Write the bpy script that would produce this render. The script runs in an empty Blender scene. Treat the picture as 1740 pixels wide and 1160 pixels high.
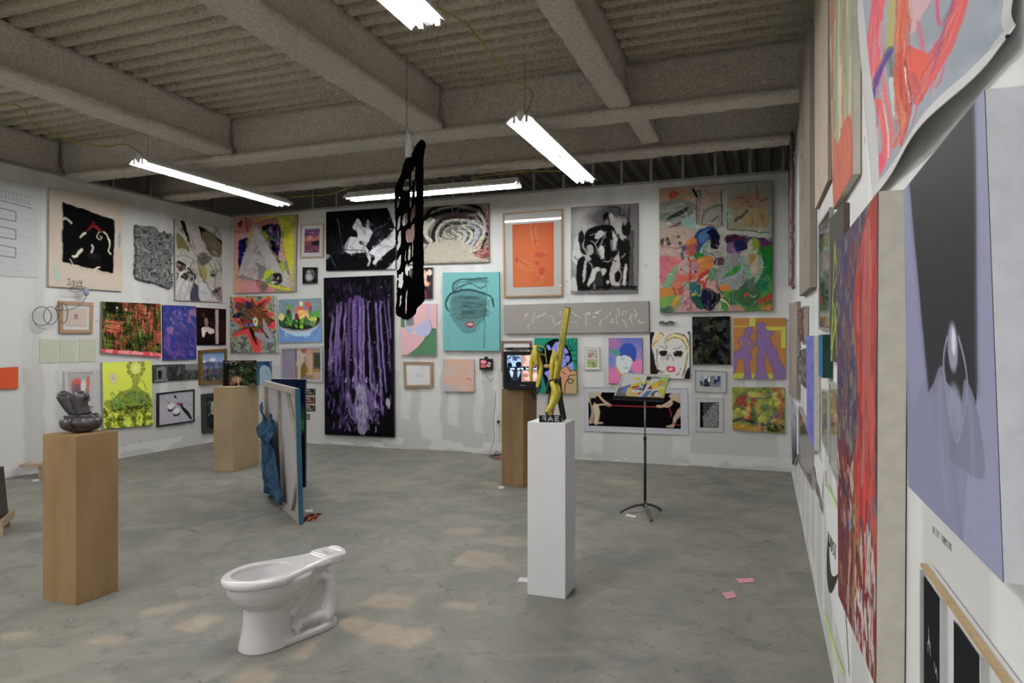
import bpy, bmesh, math, random
import numpy as np
from mathutils import Vector, Matrix
from mathutils import noise as mnoise
C = bpy.context.scene.collection
PI = math.pi
# ---------------------------------------------------------------- camera model of the photograph
EYE = 1.57; FPX = 1170.0; HX, HY = 870.0, 584.0
YAW = math.atan(430.0/FPX); CA, SA = math.cos(YAW), math.sin(YAW)
XL, XR, YB, HW = -8.30, 0.30, 9.10, 3.67      # left wall, right wall, rear wall, wall height

def ray(px, py):
    r = (px-HX)/FPX; u = (HY-py)/FPX
    return Vector((r*CA-SA, CA+r*SA, u))
def on_left(px, py, d=0.0):
    v = ray(px, py); t = (XL+d)/v.x; return Vector((XL+d, v.y*t, EYE+v.z*t))
def on_right(px, py, d=0.0):
    v = ray(px, py); t = (XR-d)/v.x; return Vector((XR-d, v.y*t, EYE+v.z*t))
def on_rear(px, py, d=0.0):
    v = ray(px, py); t = (YB-d)/v.y; return Vector((v.x*t, YB-d, EYE+v.z*t))
def on_floor(px, py, z=0.0):
    v = ray(px, py); t = (z-EYE)/v.z; return Vector((v.x*t, v.y*t, z))
def at_depth(px, py, F):
    v = ray(px, py); return Vector((v.x*F, v.y*F, EYE+v.z*F))

def lin(c):
    c = np.asarray(c, dtype=float)
    return np.where(c <= 0.04045, c/12.92, ((c+0.055)/1.055)**2.4)
GAIN = 1.0
DIAG = False
GAINS = {}
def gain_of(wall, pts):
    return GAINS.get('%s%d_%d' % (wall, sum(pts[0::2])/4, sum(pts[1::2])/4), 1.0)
def hexc(s):
    return lin([int(s[i:i+2], 16)/255 for i in (0, 2, 4)])
def rgba(s):
    return tuple(float(v) for v in hexc(s))+(1.0,)

# ---------------------------------------------------------------- materials
MATS = {}
def mat(name, col='808080', rough=0.6, metal=0.0, noise=0.0, nscale=20.0, bump=0.0, bscale=60.0, coat=0.0, spec=0.5, stretch=None, col2=None, trans=0.0):
    if name in MATS: return MATS[name]
    m = bpy.data.materials.new(name); m.use_nodes = True; MATS[name] = m
    nt = m.node_tree; N = nt.nodes; L = nt.links; b = N['Principled BSDF']
    b.inputs['Roughness'].default_value = rough; b.inputs['Metallic'].default_value = metal
    b.inputs['Coat Weight'].default_value = coat; b.inputs['Specular IOR Level'].default_value = spec
    b.inputs['Transmission Weight'].default_value = trans
    c1 = rgba(col)
    tc = N.new('ShaderNodeTexCoord'); vec = tc.outputs['Object']
    if stretch:
        mp = N.new('ShaderNodeMapping'); mp.inputs['Scale'].default_value = stretch
        L.new(vec, mp.inputs['Vector']); vec = mp.outputs['Vector']
    nz = N.new('ShaderNodeTexNoise'); nz.inputs['Scale'].default_value = nscale; nz.inputs['Detail'].default_value = 5
    L.new(vec, nz.inputs['Vector'])
    if col2: c2 = rgba(col2)
    else: c2 = tuple(max(0, v*(1-noise)) for v in c1[:3])+(1,)
    cr = N.new('ShaderNodeValToRGB'); cr.color_ramp.elements[0].position = 0.33; cr.color_ramp.elements[1].position = 0.67
    cr.color_ramp.elements[0].color = c2; cr.color_ramp.elements[1].color = c1
    L.new(nz.outputs['Fac'], cr.inputs['Fac']); L.new(cr.outputs['Color'], b.inputs['Base Color'])
    if bump:
        n2 = N.new('ShaderNodeTexNoise'); n2.inputs['Scale'].default_value = bscale; n2.inputs['Detail'].default_value = 4
        L.new(tc.outputs['Object'], n2.inputs['Vector'])
        bp = N.new('ShaderNodeBump'); bp.inputs['Strength'].default_value = bump; bp.inputs['Distance'].default_value = 0.02
        L.new(n2.outputs['Fac'], bp.inputs['Height']); L.new(bp.outputs['Normal'], b.inputs['Normal'])
    return m
def emit_mat(name, col, strength):
    if name in MATS: return MATS[name]
    m = bpy.data.materials.new(name); m.use_nodes = True; MATS[name] = m
    b = m.node_tree.nodes['Principled BSDF']
    b.inputs['Base Color'].default_value = (0.8, 0.8, 0.8, 1)
    b.inputs['Emission Color'].default_value = rgba(col); b.inputs['Emission Strength'].default_value = strength
    return m
def paint_mat(name, rough=0.65, coat=0.0, bump=0.15, emit=0.0, spec=0.05):
    """picks up the brush work laid down on the surface itself"""
    if name in MATS: return MATS[name]
    m = bpy.data.materials.new(name); m.use_nodes = True; MATS[name] = m
    nt = m.node_tree; N = nt.nodes; L = nt.links; b = N['Principled BSDF']
    b.inputs['Roughness'].default_value = rough; b.inputs['Coat Weight'].default_value = coat; b.inputs['Specular IOR Level'].default_value = spec
    a = N.new('ShaderNodeAttribute'); a.attribute_name = 'pigment'
    L.new(a.outputs['Color'], b.inputs['Base Color'])
    if emit:
        L.new(a.outputs['Color'], b.inputs['Emission Color']); b.inputs['Emission Strength'].default_value = emit
    tc = N.new('ShaderNodeTexCoord'); nz = N.new('ShaderNodeTexNoise'); nz.inputs['Scale'].default_value = 140; nz.inputs['Detail'].default_value = 3
    L.new(tc.outputs['Object'], nz.inputs['Vector'])
    bp = N.new('ShaderNodeBump'); bp.inputs['Strength'].default_value = bump; bp.inputs['Distance'].default_value = 0.003
    L.new(nz.outputs['Fac'], bp.inputs['Height']); L.new(bp.outputs['Normal'], b.inputs['Normal'])
    return m
def glass_mat(name='picture_glass', rough=0.02, tint=(1, 1, 1, 1)):
    if name in MATS: return MATS[name]
    m = bpy.data.materials.new(name); m.use_nodes = True; MATS[name] = m
    nt = m.node_tree; N = nt.nodes; L = nt.links; N.remove(N['Principled BSDF'])
    t = N.new('ShaderNodeBsdfTransparent'); t.inputs['Color'].default_value = tint
    g = N.new('ShaderNodeBsdfGlossy'); g.inputs['Roughness'].default_value = rough
    lw = N.new('ShaderNodeLayerWeight'); pw = N.new('ShaderNodeMath'); pw.operation = 'POWER'; pw.inputs[1].default_value = 5; L.new(lw.outputs['Facing'], pw.inputs[0]); lw.inputs['Blend'].default_value = 0.5
    fr = N.new('ShaderNodeMath'); fr.operation = 'MULTIPLY_ADD'; fr.inputs[1].default_value = 0.9; fr.inputs[2].default_value = 0.05; L.new(pw.outputs[0], fr.inputs[0])
    mx = N.new('ShaderNodeMixShader'); L.new(fr.outputs[0], mx.inputs[0]); L.new(t.outputs[0], mx.inputs[1]); L.new(g.outputs[0], mx.inputs[2])
    L.new(mx.outputs[0], N['Material Output'].inputs['Surface'])
    return m

# ---------------------------------------------------------------- object helpers
def tag(o, label=None, cat=None, group=None, kind=None):
    if label: o['label'] = label
    if cat: o['category'] = cat
    if group: o['group'] = group
    if kind: o['kind'] = kind
    return o
def empty(name, loc=(0, 0, 0), rotz=0.0, label=None, cat=None, group=None):
    o = bpy.data.objects.new(name, None); o.empty_display_size = 0.1; C.objects.link(o)
    o.location = loc; o.rotation_euler = (0, 0, rotz); return tag(o, label, cat, group)
def link(name, me, m=None, parent=None, loc=None, smooth=False):
    o = bpy.data.objects.new(name, me); C.objects.link(o)
    if m is not None:
        for q in (m if isinstance(m, (list, tuple)) else [m]): me.materials.append(q)
    if parent: o.parent = parent
    if loc is not None: o.location = loc
    if smooth: me.polygons.foreach_set('use_smooth', [True]*len(me.polygons))
    return o
def pymesh(name, verts, faces):
    me = bpy.data.meshes.new(name); me.from_pydata([tuple(v) for v in verts], [], faces); me.update(); return me
class MB:
    """collects shapes of one part"""
    def __init__(s): s.v = []; s.f = []
    def add(s, vs, fs):
        k = len(s.v); s.v += [tuple(v) for v in vs]; s.f += [tuple(i+k for i in f) for f in fs]; return s
    def hexa(s, p):   # 8 points: bottom 4 (ccw) then top 4
        return s.add(p, [(3, 2, 1, 0), (4, 5, 6, 7), (0, 1, 5, 4), (1, 2, 6, 5), (2, 3, 7, 6), (3, 0, 4, 7)])
    def box(s, x0, y0, z0, x1, y1, z1, M=None):
        p = [(x0, y0, z0), (x1, y0, z0), (x1, y1, z0), (x0, y1, z0), (x0, y0, z1), (x1, y0, z1), (x1, y1, z1), (x0, y1, z1)]
        if M is not None: p = [M @ Vector(q) for q in p]
        return s.hexa(p)
    def tube(s, pts, r, n=8, closed=False, caps=True):
        pts = [Vector(p) for p in pts]; m = len(pts)
        rs = r if isinstance(r, (list, tuple)) else [r]*m
        vs = []; up = None
        for i, p in enumerate(pts):
            if closed: t = pts[(i+1) % m]-pts[i-1]
            else: t = pts[min(i+1, m-1)]-pts[max(i-1, 0)]
            if t.length < 1e-9: t = Vector((0, 0, 1))
            t.normalize()
            if up is None:
                up = Vector((0, 0, 1)) if abs(t.z) < 0.9 else Vector((1, 0, 0))
            a = (up - t*up.dot(t))
            if a.length < 1e-6: a = t.orthogonal()
            a.normalize(); up = a; b = t.cross(a)
            for k in range(n):
                q = 2*PI*k/n; vs.append(p+(a*math.cos(q)+b*math.sin(q))*rs[i])
        fs = []
        for i in range(m if closed else m-1):
            j = (i+1) % m
            for k in range(n):
                fs.append((i*n+k, i*n+(k+1) % n, j*n+(k+1) % n, j*n+k))
        if not closed and caps:
            fs.append(tuple(range(n))[::-1]); fs.append(tuple((m-1)*n+k for k in range(n)))
        return s.add(vs, fs)
    def loft(s, rings, caps=True):
        n = len(rings[0]); vs = [p for r in rings for p in r]; fs = []
        for i in range(len(rings)-1):
            for k in range(n): fs.append((i*n+k, i*n+(k+1) % n, (i+1)*n+(k+1) % n, (i+1)*n+k))
        if caps: fs.append(tuple(range(n))[::-1]); fs.append(tuple((len(rings)-1)*n+k for k in range(n)))
        return s.add(vs, fs)
    def ell(s, c, r, M=None, nu=20, nv=12):
        vs = []; fs = []
        for i in range(nv+1):
            th = PI*i/nv
            for k in range(nu):
                ph = 2*PI*k/nu
                q = Vector((r[0]*math.sin(th)*math.cos(ph), r[1]*math.sin(th)*math.sin(ph), r[2]*math.cos(th)))
                if M is not None: q = M @ q
                vs.append(Vector(c)+q)
        for i in range(nv):
            for k in range(nu): fs.append((i*nu+k, (i+1)*nu+k, (i+1)*nu+(k+1) % nu, i*nu+(k+1) % nu))
        return s.add(vs, fs)
    def build(s, name, m=None, parent=None, loc=None, smooth=False, bevel=0.0, origin=None):
        vs = s.v
        if origin is not None:
            o0 = Vector(origin); vs = [tuple(Vector(v)-o0) for v in vs]; loc = o0 if loc is None else loc
        me = bpy.data.meshes.new(name); me.from_pydata(vs, [], s.f); me.update()
        bm = bmesh.new(); bm.from_mesh(me); bmesh.ops.remove_doubles(bm, verts=bm.verts, dist=1e-6); bmesh.ops.recalc_face_normals(bm, faces=bm.faces); bm.to_mesh(me); bm.free()
        o = link(name, me, m, parent, loc, smooth)
        if bevel:
            b = o.modifiers.new('bevel', 'BEVEL'); b.width = bevel; b.segments = 2; b.limit_method = 'ANGLE'
        return o
def catmull(p, n=8, closed=False):
    p = [np.array(q, dtype=float) for q in p]; m = len(p)
    if m < 3 and not closed: return p
    out = []
    for i in range(m if closed else m-1):
        if closed: a, b, c, d = p[i-1], p[i], p[(i+1) % m], p[(i+2) % m]
        else: a, b, c, d = p[max(i-1, 0)], p[i], p[i+1], p[min(i+2, m-1)]
        for k in range(n):
            t = k/n
            out.append(0.5*((2*b)+(-a+c)*t+(2*a-5*b+4*c-d)*t*t+(-a+3*b-3*c+d)*t**3))
    if not closed: out.append(p[-1])
    return out

# ---------------------------------------------------------------- the brush: pigment laid on a fine grid of the surface
def fbm(h, w, fy, fx, octv=4, seed=0):
    rng = np.random.RandomState(seed); out = np.zeros((h, w)); amp = 1.0; tot = 0
    for _ in range(octv):
        gy, gx = int(fy)+3, int(fx)+3; g = rng.rand(gy, gx)
        y = np.linspace(0, fy, h, endpoint=False); x = np.linspace(0, fx, w, endpoint=False)
        yi = y.astype(int); xi = x.astype(int); ty = y-yi; tx = x-xi
        ty = (ty*ty*(3-2*ty))[:, None]; tx = (tx*tx*(3-2*tx))[None, :]
        a = g[yi][:, xi]; b = g[yi][:, xi+1]; c = g[yi+1][:, xi]; d = g[yi+1][:, xi+1]
        out += amp*((a*(1-tx)+b*tx)*(1-ty)+(c*(1-tx)+d*tx)*ty); tot += amp; amp *= 0.5; fy *= 2; fx *= 2
    out /= tot
    return out
class Cv:
    def __init__(s, w, h, bg='ffffff', seed=1):
        s.w, s.h = int(w), int(h); s.a = np.zeros((s.h, s.w, 3))+hexc(bg); s.rng = np.random.RandomState(seed); s.seed = seed
        s.sx, s.sy = (s.w-1)/100.0, (s.h-1)/100.0
    def _mix(s, y0, y1, x0, x1, m, c):
        c = hexc(c) if isinstance(c, str) else c
        r = s.a[y0:y1, x0:x1]; r += (c-r)*m[..., None]
    def _bb(s, P, pad):
        x0 = max(0, int(P[:, 0].min()-pad)); x1 = min(s.w, int(P[:, 0].max()+pad)+2)
        y0 = max(0, int(P[:, 1].min()-pad)); y1 = min(s.h, int(P[:, 1].max()+pad)+2)
        return (x0, x1, y0, y1) if x1 > x0 and y1 > y0 else None
    def p(s, pts, c, a=1.0, soft=0.0):      # filled polygon, flat list x,y,x,y in percent
        P = np.array(pts, dtype=float).reshape(-1, 2)*[s.sx, s.sy]; bb = s._bb(P, 2)
        if bb is None: return s
        x0, x1, y0, y1 = bb; m = np.zeros((y1-y0, x1-x0)); Q = np.roll(P, -1, 0)
        for oy in (-0.25, 0.25):
            for ox in (-0.25, 0.25):
                Y, X = np.mgrid[y0:y1, x0:x1].astype(float); Y += oy; X += ox; ins = np.zeros(Y.shape, bool)
                for (ax, ay), (bx, by) in zip(P, Q):
                    if ay == by: continue
                    ins ^= ((ay > Y) != (by > Y)) & (X < (bx-ax)*(Y-ay)/(by-ay)+ax)
                m += ins*0.25
        s._mix(y0, y1, x0, x1, m*a, c); return s
    def b(s, pts, c, a=1.0):                # smooth closed blob
        P = catmull(np.array(pts, dtype=float).reshape(-1, 2), 6, True); return s.p(np.array(P).ravel(), c, a)
    def r(s, x0, y0, x1, y1, c, a=1.0): return s.p([x0, y0, x1, y0, x1, y1, x0, y1], c, a)
    def s_(s, pts, w, c, a=1.0, sm=True, taper=False, soft=0.0):   # stroke, w in percent of width
        P = np.array(pts, dtype=float).reshape(-1, 2)
        if sm and len(P) > 2: P = np.array(catmull(P, 5))
        P = P*[s.sx, s.sy]; R = max(w*s.sx*0.5, 0.35); bb = s._bb(P, R+2+soft*R)
        if bb is None: return s
        if R < 0.5: a = a*R/0.5*0.9+0.1*a
        x0, x1, y0, y1 = bb; Y, X = np.mgrid[y0:y1, x0:x1].astype(float); best = np.full(Y.shape, 1e9); n = len(P)-1
        for i in range(n):
            ax, ay = P[i]; bx, by = P[i+1]; dx, dy = bx-ax, by-ay; L2 = dx*dx+dy*dy+1e-9
            t = np.clip(((X-ax)*dx+(Y-ay)*dy)/L2, 0, 1); d = np.hypot(X-ax-t*dx, Y-ay-t*dy)
            if taper: d = d+R*abs((i+0.5)/n*2-1)**2*0.85
            best = np.minimum(best, d)
        m = np.clip((R+0.5-best)/(1+soft*R), 0, 1); s._mix(y0, y1, x0, x1, m*a, c); return s
    def e(s, cx, cy, rx, ry, c, a=1.0, soft=0.0, rot=0.0):
        ax, ay = max(rx*s.sx, 0.6), max(ry*s.sy, 0.6); R = max(ax, ay); CX, CY = cx*s.sx, cy*s.sy
        bb = s._bb(np.array([[CX, CY]]), R*(1+soft)+2)
        if bb is None: return s
        x0, x1, y0, y1 = bb; Y, X = np.mgrid[y0:y1, x0:x1].astype(float); X -= CX; Y -= CY
        if rot:
            k = math.radians(rot); X, Y = X*math.cos(k)+Y*math.sin(k), -X*math.sin(k)+Y*math.cos(k)
        d = np.hypot(X/ax, Y/ay); sf = max(soft, 1.0/min(ax, ay))
        m = np.clip((1-d)/sf+0.5, 0, 1); m = m*m*(3-2*m); s._mix(y0, y1, x0, x1, m*a, c); return s
    def o(s, cx, cy, rx, ry, w, c, a=1.0):
        return s.s_([v for k in range(25) for v in (cx+rx*math.cos(k*PI/12), cy+ry*math.sin(k*PI/12))], w, c, a, sm=False)
    def n(s, c, fx, fy, t=0.5, soft=0.08, a=1.0, box=None, octv=4):   # cloudy patches over a box
        s.seed += 7; f = fbm(s.h, s.w, fy, fx, octv, s.seed); m = np.clip((f-t)/max(soft, 1e-3)+0.5, 0, 1)*a
        if box:
            x0, y0, x1, y1 = [int(round(v)) for v in (box[0]*s.sx, box[1]*s.sy, box[2]*s.sx+1, box[3]*s.sy+1)]
            k = np.zeros_like(m); k[max(0, y0):y1, max(0, x0):x1] = 1; m = m*k
        s._mix(0, s.h, 0, s.w, m, c); return s
    def g(s, c0, c1, a=1.0, vert=True, box=(0, 0, 100, 100)):
        x0, y0, x1, y1 = [int(round(v)) for v in (box[0]*s.sx, box[1]*s.sy, box[2]*s.sx+1, box[3]*s.sy+1)]
        n = (y1-y0) if vert else (x1-x0); t = np.linspace(0, 1, n)[:, None]; col = hexc(c0)*(1-t)+hexc(c1)*t
        col = col[:, None, :] if vert else col[None, :, :]
        r = s.a[y0:y1, x0:x1]; r += (np.broadcast_to(col[:r.shape[0]] if vert else col[:, :r.shape[1]], r.shape)-r)*a; return s
    def k(s, n, cols, ln, w, ang=0.0, spread=20.0, box=(0, 0, 100, 100), a=0.8, bend=0.3, wv=0.5):   # many brush strokes
        R = s.rng; asp = s.sx/s.sy
        for _ in range(n):
            x = R.uniform(box[0], box[2]); y = R.uniform(box[1], box[3]); q = math.radians(ang+R.normal()*spread); l = ln*R.uniform(0.5, 1.3)
            dx, dy = math.cos(q)*l/2, math.sin(q)*l/2*asp; bx, by = -dy*bend*R.normal(), dx*bend*R.normal()
            s.s_([x-dx, y-dy, x+bx, y+by, x+dx, y+dy], w*R.uniform(1-wv, 1+wv), cols[R.randint(len(cols))], a)
        return s
    def sp(s, n, cols, r, box=(0, 0, 100, 100), a=1.0):
        R = s.rng; asp = s.sx/s.sy
        for _ in range(n):
            q = r*R.uniform(0.5, 1.4); s.e(R.uniform(box[0], box[2]), R.uniform(box[1], box[3]), q, q*asp, cols[R.randint(len(cols))], a)
        return s
    def grain(s, amt=0.1, fx=60, fy=60, octv=2):
        s.seed += 3; f = fbm(s.h, s.w, fy, fx, octv, s.seed)-0.5; s.a *= (1+f[..., None]*2*amt); return s
    def warp(s, amt=0.8, fr=9, seed=77):     # wobble of a hand held brush: edges stop being ruler straight
        f1 = fbm(s.h, s.w, fr*2, fr*2, 3, seed)-0.5; f2 = fbm(s.h, s.w, fr*2, fr*2, 3, seed+1)-0.5
        Y, X = np.mgrid[0:s.h, 0:s.w].astype(float); X = np.clip(X+f1*amt*s.sx*4, 0, s.w-1.001); Y = np.clip(Y+f2*amt*s.sx*4, 0, s.h-1.001)
        xi, yi = X.astype(int), Y.astype(int); tx, ty = (X-xi)[..., None], (Y-yi)[..., None]; x1 = np.minimum(xi+1, s.w-1); y1 = np.minimum(yi+1, s.h-1)
        s.a = (s.a[yi, xi]*(1-tx)+s.a[yi, x1]*tx)*(1-ty)+(s.a[y1, xi]*(1-tx)+s.a[y1, x1]*tx)*ty; return s
    def dab(s, n, ln, w, ang=45, spread=60, jit=0.12, a=0.55, box=(0, 0, 100, 100)):   # brush dabs that carry the colour lying under them
        R = s.rng; asp = s.sx/s.sy; src = s.a.copy()
        for _ in range(n):
            x = R.uniform(box[0], box[2]); y = R.uniform(box[1], box[3]); q = math.radians(ang+R.normal()*spread); l = ln*R.uniform(0.4, 1.3)
            dx, dy = math.cos(q)*l/2, math.sin(q)*l/2*asp; c = src[int(min(s.h-1, y*s.sy)), int(min(s.w-1, x*s.sx))]*(1+R.normal()*jit*2)+R.normal(size=3)*jit*0.05
            s.s_([x-dx, y-dy, x+dy*.3, y-dx*.2, x+dx, y+dy], w*R.uniform(.6, 1.4), np.clip(c, 0, 1), a)
        return s

def face_grid(q, cv, wt=None):
    """q: TL,TR,BR,BL corners; returns verts row by row; wt packs the grid finer towards chosen corners"""
    h, w = cv.h, cv.w; u = np.linspace(0, 1, w)[None, :, None]; v = np.linspace(0, 1, h)[:, None, None]
    TL, TR, BR, BL = [np.array(p)[None, None, :] for p in q]
    a, b, c, d = wt or (1, 1, 1, 1)
    return (((TL*a*(1-u)+TR*b*u)*(1-v)+(BL*d*(1-u)+BR*c*u)*v)/((a*(1-u)+b*u)*(1-v)+(d*(1-u)+c*u)*v)).reshape(-1, 3)
def near_wt(q, cen=None):
    """weights that pack the grid evenly for surfaces seen at a slant"""
    o = Vector((0, 0, 0)) if cen is None else Vector(cen)
    return tuple(1.0/max(0.2, (p.y+o.y)*CA-(p.x+o.x)*SA) for p in q)
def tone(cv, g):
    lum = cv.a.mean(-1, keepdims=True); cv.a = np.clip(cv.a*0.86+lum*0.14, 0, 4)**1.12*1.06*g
    if DIAG: cv.a[:] = 0.4
    return cv
def grid_mesh(name, V, w, h, cols=None):
    me = bpy.data.meshes.new(name); nv = w*h; nf = (w-1)*(h-1)
    me.vertices.add(nv); me.vertices.foreach_set('co', np.asarray(V, dtype=np.float32).ravel())
    i = (np.arange(h-1)[:, None]*w+np.arange(w-1)[None, :]).ravel()
    loops = np.stack([i, i+w, i+w+1, i+1], 1).astype(np.int32).ravel()
    me.loops.add(nf*4); me.polygons.add(nf)
    me.polygons.foreach_set('loop_start', np.arange(nf, dtype=np.int32)*4); me.loops.foreach_set('vertex_index', loops)
    me.update(calc_edges=True); me.polygons.foreach_set('use_smooth', np.ones(nf, dtype=bool))
    if cols is not None:
        at = me.color_attributes.new('pigment', 'FLOAT_COLOR', 'POINT')
        rgb = np.clip(np.asarray(cols).reshape(-1, 3)*GAIN, 0, 0.93); at.data.foreach_set('color', np.concatenate([rgb, np.ones((nv, 1))], 1).astype(np.float32).ravel())
    return me
def painted(name, q, cv, m, parent=None, origin=None, bulge=None, wt=None):
    V = face_grid(q, cv, wt); o0 = np.array(origin if origin is not None else np.mean([np.array(p) for p in q], 0))
    if bulge is not None: V = bulge(V, cv)
    me = grid_mesh(name, V-o0, cv.w, cv.h, cv.a); me.materials.append(m)
    o = bpy.data.objects.new(name, me); C.objects.link(o)
    if parent is not None: o.parent = parent; o.location = (0, 0, 0) if origin is not None else o0
    else: o.location = o0
    return o
def flat_card(name, x0, z0, x1, z1, cv, m, parent, y=0.0):
    """upright card in local XZ facing -Y"""
    return painted(name, [(x0, y, z1), (x1, y, z1), (x1, y, z0), (x0, y, z0)], cv, m, parent, origin=(0, 0, 0))

# ---------------------------------------------------------------- picture builders on walls
WALLN = {'L': Vector((1, 0, 0)), 'B': Vector((0, -1, 0)), 'R': Vector((-1, 0, 0))}
WALLF = {'L': on_left, 'B': on_rear, 'R': on_right}
def quad_px(wall, pts, d):
    f = WALLF[wall]; return [f(pts[2*i], pts[2*i+1], d) for i in range(4)]
def cvsize(pts, mx=230, k=1.0):
    w = (math.hypot(pts[2]-pts[0], pts[3]-pts[1])+math.hypot(pts[4]-pts[6], pts[5]-pts[7]))/2
    h = (math.hypot(pts[6]-pts[0], pts[7]-pts[1])+math.hypot(pts[4]-pts[2], pts[5]-pts[3]))/2
    return max(8, min(mx, int(w*k))), max(8, min(320, int(h*k)))
def slab(q, n, thick):
    b = [Vector(p)-n*thick for p in q]; return MB().add([*q, *b], [(0, 3, 7, 4), (1, 5, 6, 2), (0, 4, 5, 1), (3, 2, 6, 7), (4, 7, 6, 5)])
def canvas(wall, pts, thick, draw, label, cat='painting', name='painting', side='b9b4aa', m=None, bg='ffffff', k=1.15, seed=1, group=None, res=None, wp=0.7):
    """unframed stretched canvas: painted face + wrapped canvas edge"""
    n = WALLN[wall]; q = quad_px(wall, pts, thick); cen = sum(q, Vector())/4 - n*(thick-0.003)
    w, h = res or cvsize(pts, k=k); cv = Cv(w, h, bg, seed); draw(cv)
    if wp: cv.warp(wp)
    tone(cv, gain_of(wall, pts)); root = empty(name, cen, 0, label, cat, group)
    o0 = cen
    b = slab([p-o0 for p in q], n, thick-0.003); b.build('canvas_edge', mat('canvas_edge_'+side, side, 0.8, noise=0.12, nscale=30), root)
    q2 = [p+n*0.0008 for p in q]
    painted('painted_face', q2, cv, m or paint_mat('paint'), root, origin=o0, wt=near_wt(q2))
    return root
def inset(q, a, b=None):
    """shrink quad by fraction a horizontally and b vertically"""
    b = a if b is None else b
    TL, TR, BR, BL = q
    def P(u, v): return (TL*(1-u)+TR*u)*(1-v)+(BL*(1-u)+BR*u)*v
    return [P(a, b), P(1-a, b), P(1-a, 1-b), P(a, 1-b)]
def framed(wall, pts, fw, frame, draw, label, cat='framed picture', name='framed_print', depth=0.03, mat_w=0.0, mat_col='d8d8d6', glass=True, seed=1, bg='ffffff', k=1.15, mat_box=None, group=None, fnoise=0.15, res=None, frough=0.45, gm=None):
    """framed picture: frame rails, mat board, print, glass. fw in metres; mat_w metres"""
    n = WALLN[wall]; q = quad_px(wall, pts, depth); cen = sum(q, Vector())/4 - n*(depth-0.003)
    W = ((q[1]-q[0]).length+(q[2]-q[3]).length)/2; H = ((q[3]-q[0]).length+(q[2]-q[1]).length)/2
    root = empty(name, cen, 0, label, cat, group); Q = [p-cen for p in q]
    qi = inset(Q, fw/W, fw/H); D = -n*(depth-0.003); rec = -n*(depth*0.35)
    b = MB()
    for i in range(4):
        j = (i+1) % 4
        b.add([Q[i], Q[j], qi[j], qi[i], Q[i]+D, Q[j]+D, qi[j]+D, qi[i]+D], [(0, 3, 2, 1), (4, 5, 6, 7), (0, 1, 5, 4), (3, 7, 6, 2), (0, 4, 7, 3), (1, 2, 6, 5)])
    b.build('frame', mat('frame_'+frame, frame, frough, noise=fnoise, nscale=25, stretch=(1, 1, 1)), root)
    qr = [p+rec for p in qi]
    if mat_w or mat_box:
        mb = MB().add([p-n*0.002 for p in qr], [(0, 3, 2, 1)]); mb.build('mat_board', mat('matboard_'+mat_col, mat_col, 0.9), root)
        if mat_box:
            x0, y0, x1, y1 = mat_box; TL, TR, BR, BL = qr
            def P(u, v): return (TL*(1-u)+TR*u)*(1-v)+(BL*(1-u)+BR*u)*v
            qp = [P(x0, y0), P(x1, y0), P(x1, y1), P(x0, y1)]
        else: qp = inset(qr, mat_w/(W-2*fw), mat_w/(H-2*fw))
    else: qp = qr
    sc = (qp[1]-qp[0]).length/W; w, h = res or cvsize(pts, k=k); 
    if not res: w = max(8, int(w*sc)); h = max(8, int(h*(qp[3]-qp[0]).length/H))
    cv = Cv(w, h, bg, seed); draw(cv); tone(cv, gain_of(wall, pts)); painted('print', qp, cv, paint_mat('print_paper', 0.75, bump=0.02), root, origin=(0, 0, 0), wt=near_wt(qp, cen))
    if glass:
        g = MB().add([p+n*0.004 for p in qr], [(0, 3, 2, 1)]); g.build('glass', gm or glass_mat(), root)
    return root
def sheet(wall, pts, draw, label, cat='drawing', name='paper_sheet', seed=1, bg='ffffff', k=1.15, d=0.006, curl=0.0, group=None, pins=True, m=None, res=None):
    """unframed sheet pinned to the wall, with slight waves and real thickness"""
    n = WALLN[wall]; q = quad_px(wall, pts, d); cen = sum(q, Vector())/4-n*(d-0.003); w, h = res or cvsize(pts, k=k)
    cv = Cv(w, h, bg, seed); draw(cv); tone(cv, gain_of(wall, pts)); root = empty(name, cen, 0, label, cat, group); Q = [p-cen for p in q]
    def bulge(V, c):
        u = np.linspace(0, 1, c.w)[None, :]; v = np.linspace(0, 1, c.h)[:, None]
        a = (np.sin(u*PI)*np.sin(v*PI)*0.6+0.4*np.sin(u*7+v*3)**2*v)*curl
        return V+np.array(n)[None, :]*a.reshape(-1, 1)
    painted('sheet', Q, cv, m or paint_mat('print_paper', 0.75, bump=0.02), root, origin=(0, 0, 0), bulge=bulge if curl else None, wt=near_wt(Q, cen))
    MB().add([*[p-n*0.0008 for p in Q], *[p-n*(d-0.003) for p in Q]], [(0, 3, 7, 4), (1, 5, 6, 2), (0, 4, 5, 1), (3, 2, 6, 7), (4, 7, 6, 5)]).build('backing', mat('paper_back', 'dcdcda', 0.9), root)
    return root
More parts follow.
